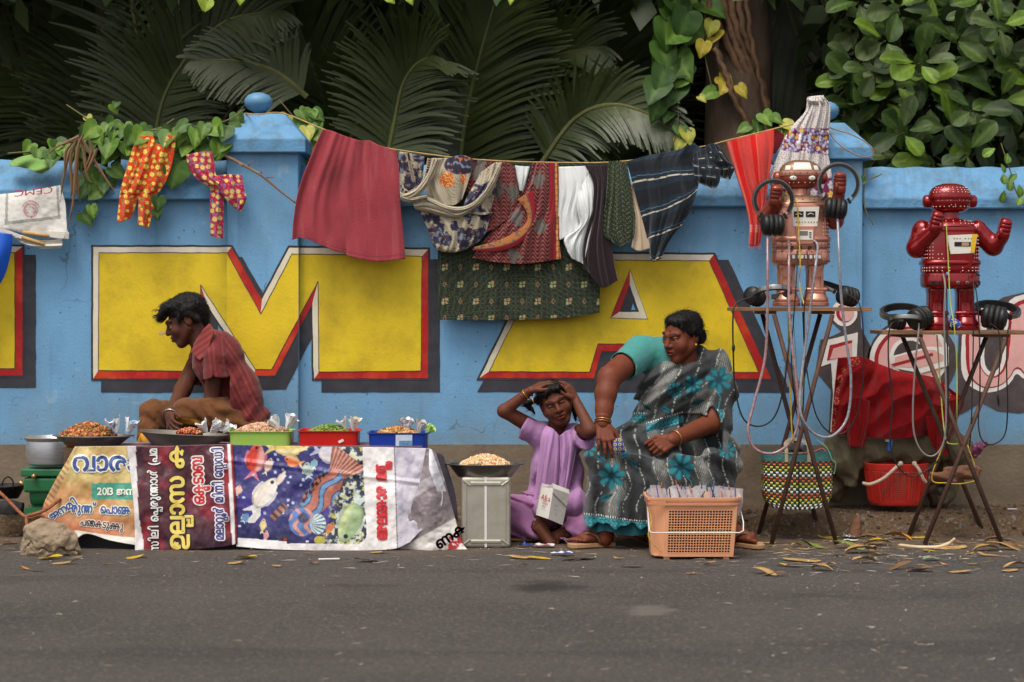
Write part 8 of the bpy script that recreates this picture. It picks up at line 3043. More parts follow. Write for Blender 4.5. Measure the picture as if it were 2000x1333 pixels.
tf.cap(A(1089,828,9.82),A(1090,846,9.78),.046,.030,.012,True)


def tun_fold(x,y,z):
  px = 1000 + x / y * F
  py = HY - (z - CZ) / y * F
  return 0.008 * np.sin(px / 5.2 + 1.4 * np.sin(py / 38) + (py - 900) / 70) * sstep(845,920,py) + 0.014 * (fbm(px / 12,py / 22,y * 8,5,3) - 0.45)


tf.disp(tun_fold)
V,Q = tf.mesh(1)
px,py = PXY(V)
c = np.ones((len(V),3)) * lin(LIL) * (0.9 + 0.2 * fbm(px / 20,py / 20,0,3))[:,None]
c = mixc(c,0.5 * sstep(4,2.5,np.hypot(px - 1117,py - 903)) + .4 * sstep(4,2.5,np.hypot(px - 1113,py - 888)),(130,110,170))
tun = mk('tunic',V,Q,MATS['cotton'],girl,True,c)
lc = lambda k: (lambda u,v,x,y: np.ones(u.shape + (3,)) * lin(np.array(LIL) * k) * (0.9 + 0.2 * fbm(x / 16,y / 16,0,3))[...,None])
drape('scarf',[[(1066,832,.04),(1080,838,-.01),(1092,852,-.03)],[(1058,850),(1076,862,-.03),(1094,880,-.02)],[(1052,900),(1072,905,-.035),(1092,910,-.02)],[(1046,950,.01),(1066,955,-.03),(1086,960,-.01)],[(1040,985,.0),(1062,992,-.03),(1078,996,-.01)]],9.735,M_cloth,lc(1.06),folds(2.5,.006,3,.8),2,girl)
drape('scarf',[[(1094,852,-.03),(1106,842,-.01),(1122,838,.05)],[(1094,880,-.02),(1108,872,-.03),(1128,862,.02)],[(1094,910,-.02),(1106,905,-.03),(1122,900,.01)],[(1088,950),(1100,950,-.03),(1112,948)],[(1082,985),(1094,985,-.025),(1104,985)]],9.735,M_cloth,lc(1.10),folds(2.5,.006,4,.8),2,girl)
# trousers
tf = Field(A(985,1075,9.50) - 0.02,A(1180,930,10.05) + 0.03,0.005)
tf.chain([A(1062,992,9.90),A(1012,1000,9.76),A(1005,1012,9.72)],[.10,.078,.07],.04)
tf.chain([A(1005,1012,9.72),A(1045,1036,9.64)],[.072,.05],.03)
tf.chain([A(1110,992,9.90),A(1142,1005,9.76)],[.10,.075],.04)
tf.chain([A(1142,1008,9.74),A(1135,1035,9.68),A(1100,1046,9.62)],[.075,.062,.048],.03)
tf.cap(A(1050,1036,9.63),A(1075,1046,9.61),.038,.04,.006,True)
tf.cap(A(1102,1046,9.61),A(1080,1056,9.60),.036,.04,.006,True)
tf.disp(lambda x,y,z: 0.008 * np.sin(x * 55 + z * 80 + 3 * np.sin(z * 30)) + 0.018 * (fbm(x * 20,y * 20,z * 24,6,3) - 0.45))
V,Q = tf.mesh(1)
mk('trousers',V,Q,MATS['cotton'],girl,True,np.ones((len(V),3)) * lin((160,108,150)) * (0.9 + 0.2 * fbm(V[:,0] * 20,V[:,1] * 20,V[:,2] * 20,2))[:,None])
# cardboard she sits on, carton in her lap
mt = MB().box((xpx(1075,9.72),9.80,0.018),(0.24,0.15,0.004),Matrix.Rotation(0.05,3,'X')).build('cardboard_mat',mat('cardboard',(140,100,66),0.9,var=0.15,vs=10),None)
tag(mt,'flattened brown cardboard under the girl','cardboard')
cb = thing('carton',P(1080,1020,9.52),'white paper carton with red print leaning on the feet of the girl','box')
M_box = mat('white_card',(214,208,200),0.75,var=0.06,vs=14,dirt=(170,160,148),dirt_amt=0.5,ds=12)
d_ = 9.50
a_,b_,c_,e_ = P(1047,1006,d_ + .04),P(1071,1014,d_ - .02),P(1081,954,d_ - .01),P(1058,952,d_ + .05)
f_,h_,i_ = P(1099,1026,d_ + .04),P(1112,965,d_ + .06),P(1080,950,d_ + 0.12)
bk = Vector((0.0,0.09,0.012))
V = [a_,b_,c_,e_,f_,h_,a_ + bk,f_ + bk * 0.8,h_ + bk * 0.8,e_ + bk]
mk('carton_box',V,[(0,1,2,3),(1,4,5,2),(0,3,9,6),(4,7,8,5),(1,0,6,7,4),(6,9,8,7)],M_box,cb)
mk('carton_flap',[c_,h_,h_ + Vector((0.0,.02,.018)),c_ + Vector((-.006,.02,.022))],[(0,1,2,3)],M_box,cb)
mk('carton_flap',[e_,c_,c_ + Vector((-.004,.0,.016)),e_ + Vector((.002,.0,.012))],[(0,1,2,3)],M_box,cb)


def on_quad(p00,p10,p01,text,u,v,size,m,lift=Vector((-0.001,-0.004,0)),thin=0.0):
  Vg,Fg,w = word(text,1.0)
  ex,ey = (p10 - p00),(p01 - p00)
  out = [p00 + ex * (u + q[0] * size) + ey * (v + q[1] * size * ex.length / ey.length) + lift for q in Vg]
  mk('print',out,Fg,m,cb)


on_quad(a_,b_,e_,'Alka',0.12,0.60,0.42,mat('red_ink',(176,40,44),0.6))
for k_ in range(4): on_quad(a_,b_,e_,('PURE','SOAN','cake','------')[k_],0.30,0.54 - 0.09 * k_,0.16,mat('red_ink',None) if k_ < 2 else mat('grey_ink',(110,108,110),0.6))
for k_ in range(3): on_quad(b_,f_,c_,('..,; .:',';,. ..','.:;..')[k_],0.25 + .05 * k_,0.5 - 0.14 * k_,0.22,mat('grey_ink',None))
s0 = MB().tube([c_.lerp(b_,.16) + Vector((0,-.003,0)),h_.lerp(f_,.42) + Vector((0,-.004,0))],0.0016,5).build('string',mat('dark_string',(70,60,50),0.8),cb)

# ------------------------------------------------------------------ the woman
wom = thing('person',P(1300,1060,9.7),'large woman in a grey and teal flowered sari seated looking to the left','person')
WT = (112,58,39)
wc = A(1331,658,9.74)
HW = Matrix.Rotation(math.radians(-47),3,'Z') @ Matrix.Rotation(math.radians(10),3,'X') @ Matrix.Rotation(math.radians(4),3,'Y')
ws = 1.0
hf,g = head_field(wc,HW,ws,1.0,neck=(A(1340,712,9.78),.068),lid=1.3,frown=1.0,mouth=1.0)
parts = [hf.mesh(1)]
bf = Field(A(1125,1085,9.28) - 0.02,A(1490,655,10.0) + 0.02,0.005)
bf.chain([A(1310,860,9.85),A(1315,780,9.80),A(1335,715,9.79)],[.14,.14,.075],.05)
RAW = [A(1246,692,9.74),A(1190,738,9.50),A(1177,828,9.40)]
LAW = [A(1392,716,9.78),A(1394,826,9.68),A(1312,860,9.44)]
bf.chain([RAW[0],RAW[1]],[.066,.056],.02)
bf.chain([RAW[1],A(1183,770,9.46),A(1180,800,9.43),RAW[2]],[.053,.050,.040,.032],.02)
bf.chain(LAW,[.050,.052,.033],.02)
bf.chain([A(1185,960,9.46),A(1180,1052,9.44)],[.055,.042],.02)
bf.chain([A(1412,960,9.48),A(1428,1052,9.50)],[.055,.042],.02)
parts.append(bf.mesh(1))
parts.append(hand(RAW[2],A(1187,872,9.345) - RAW[2],(0.05,-0.85,0.5),1.06,(16,26,20),0.16,-1,0.15,fcurl=(1.1,.9,.8,.9),forearm=(A(1178,816,9.41),.036)))
parts.append(hand(LAW[2],A(1288,872,9.40) - LAW[2],(0.25,-0.8,0.5),1.02,(48,62,50),0.02,1,0.55,forearm=(A(1322,856,9.47),.036)))
f1,l1 = foot(A(1186,1062,9.46) * np.array((1,1,0)) + np.array((0,0,.028)),(-0.93,-0.36,0),(0,0,1),0.86)
parts.append(f1.mesh(1))
f2,l2 = foot(A(1430,1062,9.50) * np.array((1,1,0)) + np.array((0,0,.028)),(0.62,-0.78,0),(0,0,1),0.86)
parts.append(f2.mesh(1))
V,Q = merge(parts)
col = skin_cols(V,WT,wc,HW,ws,1.3,bindi=(.040,.0045,(70,10,14)),lip=(1.05,.72,.72))
L_ = ((V - wc) @ np.array(HW)) / ws
m = sstep(.007,.003,np.abs(L_[:,0])) * sstep(.060,.068,L_[:,2]) * sstep(.092,.084,L_[:,2]) * (L_[:,1] < -.04)
col = mixc(col,m * .8,(150,30,28))
mk('body',V,Q,M_skin,wom,True,col)
eyes(wom,g,HW,ws,(-0.2,-1,-0.2))
f = Field(wc - 0.2,wc + 0.2,0.0034)
f.ell(g(0,.028,.044),(.083,.100,.080),HW,.02)
f.ell(g(0,-.026,.082),(.066,.046,.031),HW,.02)
for e in (-1,1): f.cap(g(e * .066,.01,.03),g(e * .060,.06,-.02),.022,.02,.02)
f.ell(g(0,-.104,-.018),(.070,.068,.106),HW,.008,True)
for e in (-1,1):
  f.ell(g(e * .078,-.02,-.045),(.03,.05,.052),HW,.006,True)
f.cap(g(0,-.10,.080),g(0,-.01,.130),.003,.0024,.004,True)
f.ell(g(.0,.128,-.020),(.036,.036,.042),HW,.012)
f.disp(lambda x,y,z: 0.005 * (fbm(x * 60,y * 60,z * 60,3,3) - 0.45) + 0.0009 * np.sin(x * 240 + 90 * z + y * 100 + 6 * fbm(x * 20,y * 20,z * 20,5)))
V,Q = f.mesh(0)
hcw = hair_cols(V,6)
Lh = ((V - wc) @ np.array(HW))
gy = sstep(.062,.03,Lh[:,2] - 0.4 * np.abs(Lh[:,0])) * sstep(-.03,-.06,Lh[:,1]) * sstep(.45,.6,fbm(V[:,0] * 160,V[:,1] * 160,V[:,2] * 60,8))
hcw = mixc(hcw,gy * .7,(120,116,112))
wh = mk('hair',V,Q,M_hair,wom,False,hcw)
strands(wh,V,Q,lambda p: g(0,.128,-.02) - p,900,.045,7,.10)
MB().ball(g(.081,.010,-.036),.0085,10,8).build('earring',M_gold,wom,True)
MB().ball(g(-.016,-.103,-.027),.0034,8,6).build('nose_stud',M_gold,wom,True)
ring(wom,g(.0,.128,-.012),(0.3,0.2,1),.030,.004,mat('hair_tie_dark',(60,40,36),0.6),'hair_tie')
for t,m_ in ((.94,M_gold),(.985,mat('copper_bangle',(168,110,80),0.35,0.8))):
  p = RAW[1] + (RAW[2] - RAW[1]) * t
  ring(wom,p,RAW[2] - RAW[1] + np.array((0.012,0,0)),.041 - .003 * t,.003,m_)
ring(wom,LAW[1] + (LAW[2] - LAW[1]) * .93,LAW[2] - LAW[1],.040,.0028,M_gold)
# blouse: sleeve on the near shoulder
blf = Field(A(1185,760,9.45) - 0.02,A(1330,645,9.95) + 0.02,0.0045)
blf.chain([A(1285,692,9.77),A(1252,690,9.74),A(1204,728,9.56)],[.082,.080,.076],.03)
blf.chain([A(1290,700,9.78),A(1300,760,9.77)],[.09,.09],.03)
cutplane(blf,A(1215,716,9.62),RAW[1] - RAW[0] + np.array((0,0.05,0)),A(1150,790,9.35),np.array((A(1240,0,9.6)[0],9.80,A(0,650,9.6)[2])))
blf.cap(A(1238,699,9.70),RAW[1] + (RAW[1] - RAW[0]) * .1,.064,.069,.006,True)
blf.disp(lambda x,y,z: 0.010 * (fbm(x * 22,y * 22,z * 22,4,3) - 0.45))
V,Q = blf.mesh(1)
mk('blouse',V,Q,MATS['cotton'],wom,True,np.ones((len(V),3)) * lin((66,136,130)) * (0.92 + 0.16 * fbm(V[:,0] * 30,V[:,1] * 30,V[:,2] * 30,2))[:,None])
# sari
saf = Field(A(1130,1045,9.24) - 0.02,A(1450,672,10.05) + 0.03,0.0044)
saf.ell(A(1312,800,9.78),(.185,.165,.165),k=.05)
saf.ell(A(1300,752,9.72),(.115,.11,.105),k=.05)
saf.ell(A(1352,748,9.72),(.105,.11,.11),k=.05)
saf.chain([A(1346,712,9.80),A(1388,716,9.78),A(1402,770,9.74),A(1398,826,9.68)],[.055,.084,.086,.080],.03)
saf.chain([A(1322,722,9.77),A(1352,700,9.78)],[.07,.06],.03)
saf.chain([A(1295,858,9.85),A(1196,898,9.48)],[.15,.116],.05)
saf.chain([A(1325,858,9.85),A(1398,896,9.50)],[.15,.122],.05)
saf.chain([A(1225,880,9.56),A(1375,880,9.56)],[.10,.10],.06)


def skirt(X,Y,Z):
  t = np.clip((0.47 - Z) / 0.36,0,1)
  cx = xpx(1290 - 4 * t,9.5)
  hw = 0.335 + 0.025 * t
  cy,hd = 9.54 - 0.03 * t,0.198
  k_ = ((np.abs(X - cx) / hw) ** 3.2 + (np.abs(Y - cy) / hd) ** 3.2) ** (1 / 3.2)
  d = (k_ - 1) * 0.19
  return np.maximum(d,np.maximum(Z - 0.44,0.112 - Z))


saf.fn(A(1120,1060,9.2),A(1460,860,9.95),skirt,.04)
# hollow under the hem, lap dip and sleeve end
saf.fn(A(1120,1060,9.2),A(1460,960,9.95),lambda X,Y,Z: np.maximum(((np.abs(X - xpx(1287,9.5)) / 0.318) ** 3.2 + (np.abs(Y - 9.51) / 0.152) ** 3.2) ** (1 / 3.2) * 0.19 - 0.19,Z - 0.25),.01,True)
saf.cap(A(1297,905,9.25),A(1297,880,9.40),.05,.03,.06,True)
cutplane(saf,A(1386,834,9.66),A(1360,842,9.58) - A(1397,800,9.70),A(1335,900,9.40),np.array((A(1412,0,9.6)[0],9.66,A(0,812,9.6)[2])))
saf.cap(A(1396,815,9.69),A(1350,846,9.54),.056,.062,.006,True)


def sari_fold(x,y,z):
  px = 1000 + x / y * F
  py = HY - (z - CZ) / y * F
  low = sstep(890,980,py)
  q = low * (0.010 * np.sin(px / 8.5 + 1.3 * np.sin(py / 50)) + 0.005 * np.sin(px / 3.9 + py / 60))
  up = sstep(862,830,py)
  q = q + up * (0.015 * np.sin((py * 0.85 + (px - 1300) * 0.60) / 6.6 + 1.5 * np.sin(px / 40)) + 0.006 * np.sin((py * 0.8 + (px - 1300) * 0.45) / 2.9)) * sstep(1405,1350,px)
  q = q + up * 0.010 * np.sin((px - 0.35 * py) / 6.5) * sstep(1340,1370,px)
  mid = sstep(840,870,py) * sstep(960,900,py)
  q = q + mid * 0.009 * np.sin((px * 0.5 - py * 0.9) / 7.0)
  return q + 0.014 * (fbm(px / 16,py / 20,y * 8,5,3) - 0.45)


saf.disp(sari_fold)
V,Q = saf.mesh(1)
px,py = PXY(V)
c = np.ones((len(V),3)) * lin((52,55,55))
wx = px + 7 * np.sin(py / 26) + 4 * np.sin(py / 11)
tor = py < 832
wx = np.where(tor,px * 0.8 + py * 0.45 + 5 * np.sin(py / 15),wx)
lt_ = sstep(0.35,0.9,np.sin(wx / 13.5 + 0.6) * 0.6 + 0.9 * (fbm(px / 26,py / 34,0,9) - 0.2))
c = mixc(c,lt_ * 0.7,(112,113,108))
c = mixc(c,lt_ * 0.5 * (np.sin(wx * 1.9 + py * .12) > 0.35),(176,174,166))
c = mixc(c,lt_ * 0.5 * (np.sin(wx * 1.9 + py * .12) < -0.6),(70,72,72))
c = mixc(c,0.75 * sstep(0.3,0.7,np.sin(wx / 13.5 + 3.6)) * (fbm(px / 18,py / 40,0,12) > 0.42),(34,36,38))
ln_ = np.abs((wx + 6) % 27 - 13.5)
c = mixc(c,0.6 * (ln_ < 1.4) * (vn(px / 2.2,py / 2.6,0,4) > 0.45) * (py < 1002),(186,186,180))
TE,TD,TL = (14,84,96),(8,42,54),(42,122,130)
for cx,cy,r_,n_,a0 in ((1195,930,27,7,.2),(1330,912,27,7,.9),(1354,752,20,7,.4),(1404,742,27,7,1.2),(1318,762,17,7,.1),(1250,815,14,6,.3),(1385,968,24,7,.5),(1150,878,15,6,0),(1285,985,20,7,.3),(1218,752,13,6,.4),(1420,880,18,7,.2),(1345,985,18,7,.8)):
  pm,cm = flower(px,py,cx,cy,r_,n_,a0)
  c = mixc(c,pm,TE)
  a = np.arctan2(py - cy,px - cx) + a0
  rr_ = np.hypot(px - cx,py - cy) / r_
  c = mixc(c,pm * sstep(.5,.9,np.abs(np.cos(a * n_ / 2))) * (rr_ > .35) * .6,TL)
  c = mixc(c,pm * (np.abs(np.cos(a * n_ / 2)) < .28) * .8,TD)
  c = mixc(c,cm * .8,TD)
for cx,cy,r_,an in ((1183,972,16,-.4),(1172,896,13,.8),(1362,786,15,-.3),(1392,800,15,-.7),(1222,888,13,-.6),(1312,862,11,.3),(1375,838,14,.1),(1236,905,11,.7),(1300,800,14,.5),(1262,795,12,.6)):
  x = (px - cx) * math.cos(an) + (py - cy) * math.sin(an)
  y = -(px - cx) * math.sin(an) + (py - cy) * math.cos(an)
  m = sstep(1.05,.9,np.abs(x) / r_ + (np.abs(y) / (r_ * .38)) ** 1.6)
  c = mixc(c,m,TE)
  c = mixc(c,m * (np.abs(y) < 1.0),TD)
for (x0,y0),(x1,y1) in (((1200,950),(1213,1000)),((1215,893),(1260,925)),((1344,935),(1352,965)),((1320,770),(1352,782)),((1165,880),(1190,905)),((1335,865),(1400,862)),((1400,765),(1408,800))):
  tt = np.clip(((px - x0) * (x1 - x0) + (py - y0) * (y1 - y0)) / ((x1 - x0) ** 2 + (y1 - y0) ** 2),0,1)
  dd_ = np.hypot(px - x0 - (x1 - x0) * tt - 4 * np.sin(tt * 5),py - y0 - (y1 - y0) * tt)
  c = mixc(c,(dd_ < 1.3) * .9,TL)
# leaf outlines in the ground
for cx,cy,r_,an in ((1392,908,20,.6),(1362,892,9,0),(1225,950,16,1.2),(1382,715,14,.5),(1160,935,16,1.4),(1405,935,15,1.0),(1300,775,10,.2)):
  x = (px - cx) * math.cos(an) + (py - cy) * math.sin(an)
  y = -(px - cx) * math.sin(an) + (py - cy) * math.cos(an)
  e_ = np.abs(x) / r_ + (np.abs(y) / (r_ * .5)) ** 1.6
  c = mixc(c,((np.abs(e_ - 1) < .10) | ((e_ < 1) & (np.abs(np.sin(x / 2.2 + np.abs(y) / 2)) < .22))) * .8,(28,30,32))


def border(t,w,sel):
  """teal woven band: t is the distance across it in pixels"""
  global c
  m = sel * (np.abs(t) < w)
  c = mixc(c,m,(34,120,132))
  c = mixc(c,m * (np.sin(px / 1.3 + 1.5 * np.sin(py / 1.7)) > .25) * .6,(86,164,170))
  c = mixc(c,m * (np.abs(np.abs(t) - w * .55) < .8) * .7,(14,62,76))
  dt = sel * (np.abs(t + w + 2.6) < 1.5)
  c = mixc(c,dt,(32,34,36))
  c = mixc(c,dt * (np.sin(px * 1.35) > .1),(222,220,210))


hemy = 1017 + 14 * sstep(1135,1260,px)
border(py - hemy,10.5,py > 960)
border(py - (822 - 0.22 * (px - 1195) + 0.0022 * (px - 1195) ** 2),6.5,(px > 1185) & (px < 1262) & (py < 850))
border((py - (838 - 0.30 * (px - 1262))) * .96,8.0,(px > 1262) & (px < 1335) & (py < 850))
border(((px - 1380) * .5 + (py - 827) * .8),7.5,(px > 1350) & (px < 1412) & (py > 800) & (py < 850) & (V[:,1] < 9.70))
sari = mk('sari',V,Q,MATS['cotton'],wom,True,c)
# petticoat edge below the hem, sandals, seat
rows = []
pf = MB()
ptsu = [(xpx(1287,9.5) + 0.326 * math.copysign(abs(math.cos(a)) ** (2 / 3.2),math.cos(a)),9.51 + 0.160 * math.copysign(abs(math.sin(a)) ** (2 / 3.2),math.sin(a))) for a in [i * 2 * math.pi / 60 for i in range(60)]]
V,Fs = [],[]
for k_,(z_,s_) in enumerate(((0.20,1.0),(0.12,1.01),(0.075,1.02))):
  for i,(x,y) in enumerate(ptsu):
    w_ = 1 + 0.02 * math.sin(i * 1.9 + k_)
    V.append((xpx(1287,9.5) + (x - xpx(1287,9.5)) * s_ * w_,9.51 + (y - 9.51) * s_ * w_,z_ + 0.01 * math.sin(i * 0.7) * (k_ == 2)))
for k_ in range(2):
  for i in range(60): Fs.append((k_ * 60 + i,k_ * 60 + (i + 1) % 60,(k_ + 1) * 60 + (i + 1) % 60,(k_ + 1) * 60 + i))
mk('petticoat',V,Fs,mat('teal_lining',(20,84,96),0.85,var=0.15),wom,True)
M_sol = mat('tan_sole',(168,128,92),0.7,var=0.1)
M_str = mat('brown_strap',(96,62,44),0.5,var=0.15)
for (hx,hy_,dx,dy) in ((1186,9.46,-.93,-.36),(1430,9.50,.62,-.78)):
  h0 = Vector((xpx(hx,hy_),hy_,0))
  d = Vector((dx,dy,0)).normalized()
  l = Vector((-d.y,d.x,0))
  out = [(-.045,.0),(-.03,.030),(.02,.034),(.08,.034),(.13,.042),(.17,.040),(.195,.022),(.20,0),(.195,-.022),(.17,-.038),(.12,-.040),(.07,-.032),(.02,-.032),(-.03,-.030)]
  V = [h0 + d * a + l * b + Vector((0,0,z)) for z in (0.003,0.024) for a,b in out]
  n = len(out)
  sd = mk('sandal',V,[tuple(range(n - 1,-1,-1)),tuple(range(n,2 * n))] + [(i,(i + 1) % n,(i + 1) % n + n,i + n) for i in range(n)],M_sol,wom)
  bevel(sd,0.004)
  toe = h0 + d * .142 + l * .008 + Vector((0,0,.03))
  for sg in (-1,1):
    MB().tube([Vector(p) for p in cat([toe,h0 + d * .115 + l * (.02 * sg) + Vector((0,0,.068)),h0 + d * .075 + l * (.038 * sg) + Vector((0,0,.058)),h0 + d * .05 + l * (.040 * sg) + Vector((0,0,.022))],5)],0.0075,7).build('sandal_strap',M_str,sd,True)
st = thing('low_stool',Vector((xpx(1318,9.86),9.88,0)),'low wooden stool hidden under the seated woman','stool')
MB().box((xpx(1318,9.86),9.86,0.27),(0.17,0.12,0.015)).build('seat',MATS['old_planks'],st)
for sx in (-1,1):
  for sy in (-1,1):
    MB().box((xpx(1318,9.86) + sx * .14,9.86 + sy * .09,0.13 if sy < 0 else 0.18),(0.018,0.018,0.127 if sy < 0 else 0.08)).build('leg',MATS['old_planks'],st)
# little patterned purse under her hand
f = Field(A(1195,900,9.28),A(1225,840,9.45) + 0.02,0.003)
f.ell(A(1208,872,9.35),(.026,.022,.040),k=.01)
f.disp(lambda x,y,z: 0.006 * (fbm(x * 60,y * 60,z * 60,3) - .45))
V,Q = f.mesh(1)
px,py = PXY(V)
cc = np.ones((len(V),3)) * lin((40,66,150))
r_ = np.hypot((px % 9) - 4.5,(py % 9) - 4.5)
cc = mixc(cc,(r_ < 3.2) * 1.0,(206,180,60))
cc = mixc(cc,(r_ < 1.6) * 1.0,(30,34,60))
tag(mk('purse',V,Q,M_cloth,None,True,cc),'small blue and yellow printed purse under the hand of the seated woman','purse')
# ================================================================== LITTER ALONG THE KERB
LEAFC = {'yellow': ((196,156,44),(222,190,84)),'tan': ((176,136,82),(202,168,116)),'brown': ((122,90,62),(150,116,84)),'green': ((112,124,52),(150,160,84)),'pale green': ((138,156,120),(160,176,140)),'orange': ((196,128,40),(214,156,72))}
GLITTER = 'fallen leaves littering the kerb'


def curl_leaf(c,seed):
  key = ('fallen',c,seed)
  if key in LEAFM: return LEAFM[key]
  r = random.Random(seed)
  V,cols = [],[]
  cu,tw,bend = r.uniform(0.1,0.55),r.uniform(-0.4,0.4),r.uniform(-0.25,0.3)
  w0 = r.uniform(0.20,0.30)
  a,b = lin(LEAFC[c][0]),lin(LEAFC[c][1])
  for i in range(11):
    t = 0.5 - 0.5 * math.cos(math.pi * i / 10)
    w = w0 * (t + 0.02) ** 0.6 * (1.0001 - t) ** 0.6 * 1.6
    for j in range(7):
      s = 2 * j / 6 - 1
      y = s * w + bend * t * (1 - t)
      z = cu * abs(s) ** 1.6 * w * (1 + 0.5 * math.sin(5 * t + s * 2 + seed)) + tw * y * t + 0.10 * math.sin(3.1 * t + seed)
      V.append((t - 0.5,y,max(0,z)))
      k = 0.75 if j == 3 else 0.3 * r.random()
      sp = 0.6 if r.random() < 0.07 else 1
      cols.append((a * (1 - k) + b * k) * (0.72 + 0.3 * r.random()) * sp)
  Fs = [(i * 7 + j,i * 7 + j + 1,(i + 1) * 7 + j + 1,(i + 1) * 7 + j) for i in range(10) for j in range(6)]
  o = mk('dry_leaf',V,Fs,mat('dead_leaf',vcol=True,rough=0.75,spec=0.25,bump=0.3,bs=60),None,True,np.array(cols),True)
  me = o.data
  bpy.data.objects.remove(o)
  LEAFM[key] = me
  return me


def near(px):
  for lim,nm in ((110,'left of the tied stone'),(300,'in front of the yellow banner'),(470,'in front of the dark red banner'),(760,'in front of the fish picture'),(915,'by the folded banner end'),(1010,'before the oil tin'),(1150,'near the girl'),
          (1270,'by the sandal of the woman'),(1450,'in front of the peach basket'),(1560,'between basket and copper robot stand'),(1680,'under the copper robot stand'),(1790,'between the two robot stands'),(1920,'under the red robot stand')):
    if px < lim: return nm
  return 'at the far right kerb'


rl = random.Random(77)
SEEN = {}
LV = [(98,1091,.11,'yellow'),(128,1099,.12,'tan'),(48,1110,.06,'orange'),(70,1113,.06,'brown'),(14,1061,.1,'brown'),(265,1088,.12,'yellow'),(478,1090,.11,'yellow'),(462,1099,.08,'tan'),(612,1100,.06,'brown'),(742,1078,.09,'yellow'),(880,1086,.05,'tan'),(720,1094,.14,'green'),
   (1018,1088,.13,'tan'),(1052,1089,.12,'yellow'),(1130,1090,.18,'tan'),(1235,1105,.1,'tan'),(1383,1102,.07,'tan'),(1464,1050,.13,'orange'),(1490,1060,.14,'tan'),(1475,1066,.1,'tan'),(1504,1071,.04,'yellow'),(1555,1066,.06,'yellow'),(1566,1072,.06,'tan'),(1592,1068,.14,'green'),(1543,1078,.07,'tan'),
   (1618,1050,.13,'yellow'),(1645,1056,.12,'tan'),(1660,1070,.17,'green'),(1690,1068,.16,'tan'),(1714,1063,.13,'yellow'),(1680,1078,.15,'tan'),(1710,1082,.08,'tan'),(1722,1081,.07,'brown'),(1752,1052,.15,'orange'),(1798,1048,.1,'yellow'),(1820,1061,.08,'yellow'),(1856,1070,.17,'tan'),(1815,1075,.07,'yellow'),(1820,1093,.09,'pale green'),(1840,1102,.06,'tan'),
   (1758,1108,.14,'brown'),(1795,1114,.12,'brown'),(1875,1116,.1,'tan'),(1902,1101,.06,'tan'),(1925,1074,.12,'tan'),(1964,1072,.18,'tan'),(1930,1084,.1,'tan'),(1895,1081,.06,'yellow'),(1985,1107,.11,'tan'),(1972,1114,.09,'tan'),(1528,1104,.06,'yellow'),(1552,1105,.08,'tan'),(1605,1112,.1,'tan'),(1565,1094,.18,'tan'),(1495,1120,.12,'tan'),(1512,1123,.1,'brown'),
   (1208,1090,.05,'tan'),(1245,1062,.16,'tan'),(1330,1058,.12,'brown'),(1262,1054,.14,'orange'),(1690,1098,.12,'tan'),(1620,1104,.06,'tan'),(1740,1092,.05,'tan'),(1945,1058,.12,'brown'),(1985,1066,.16,'brown'),(540,1105,.05,'tan'),(1350,1120,.05,'brown'),(600,1082,.05,'brown'),(1020,1105,.05,'tan'),(205,1104,.05,'brown'),(1640,1084,.08,'brown'),(1760,1070,.1,'brown'),(1700,1052,.1,'brown'),(1672,1046,.14,'brown'),(1880,1060,.08,'brown')]
for i,(px,py,s,c) in enumerate(LV):
  me = curl_leaf(c,rl.randrange(5))
  p = G(px,max(py,1050),0.006)
  o = link('dry_leaf',me)
  o.location = p
  o.rotation_euler = (rl.uniform(-.15,.15),rl.uniform(-.15,.15),rl.uniform(-0.6,0.6) + (math.pi if rl.random() < .5 else 0))
  o.scale = (s,s * rl.uniform(0.9,1.5),s * 1.2)
  lb = '%s%s fallen leaf %s, %s' % ('small ' if s < .075 else 'large ' if s > .135 else '',c,'lying on the road' if py > 1075 else 'lying at the kerb',near(px))
  k_ = SEEN.get(lb,0)
  SEEN[lb] = k_ + 1
  tag(o,lb + ('',' again',' too',' also')[min(k_,3)],'leaf',GLITTER)

# straw, chaff and grit swept against the kerb
V,Fs,cols = [],[],[]
for i in range(1000):
  px = rl.uniform(-60,2060)
  py = 1052 + abs(rl.gauss(0,1)) * 34 if rl.random() < .7 else rl.uniform(1052,1330)
  if rl.random() < .45: px = rl.gauss(1700,190)
  p = G(px,max(py,1046),0.004)
  ln,w = (rl.uniform(.006,.04),rl.uniform(.0008,.0018)) if rl.random() < .7 else (rl.uniform(.002,.005),) * 2
  if py > 1130: ln *= .5
  a = rl.gauss(0,0.5)
  d = Vector((math.cos(a),math.sin(a),rl.uniform(-.1,.15))) * ln
  e = Vector((-math.sin(a),math.cos(a),0)) * w
  u = Vector((0,0,w * 1.2))
  b = len(V)
  V += [p - d - e,p + d - e,p + d + e,p - d + e,p + u,p + d * .5 + u]
  Fs += [(b,b + 1,b + 5,b + 4),(b + 1,b + 2,b + 5),(b + 2,b + 3,b + 4,b + 5),(b + 3,b,b + 4)]
  cc = lin(rl.choice(((150,126,94),(126,102,74),(170,150,122),(104,84,64),(176,166,150),(104,98,92)))) * rl.uniform(.7,1.1)
  cols += [cc] * 6
tag(mk('chaff',V,Fs,mat('straw_chaff',vcol=True,rough=0.85),None,False,np.array(cols)),kind='stuff')
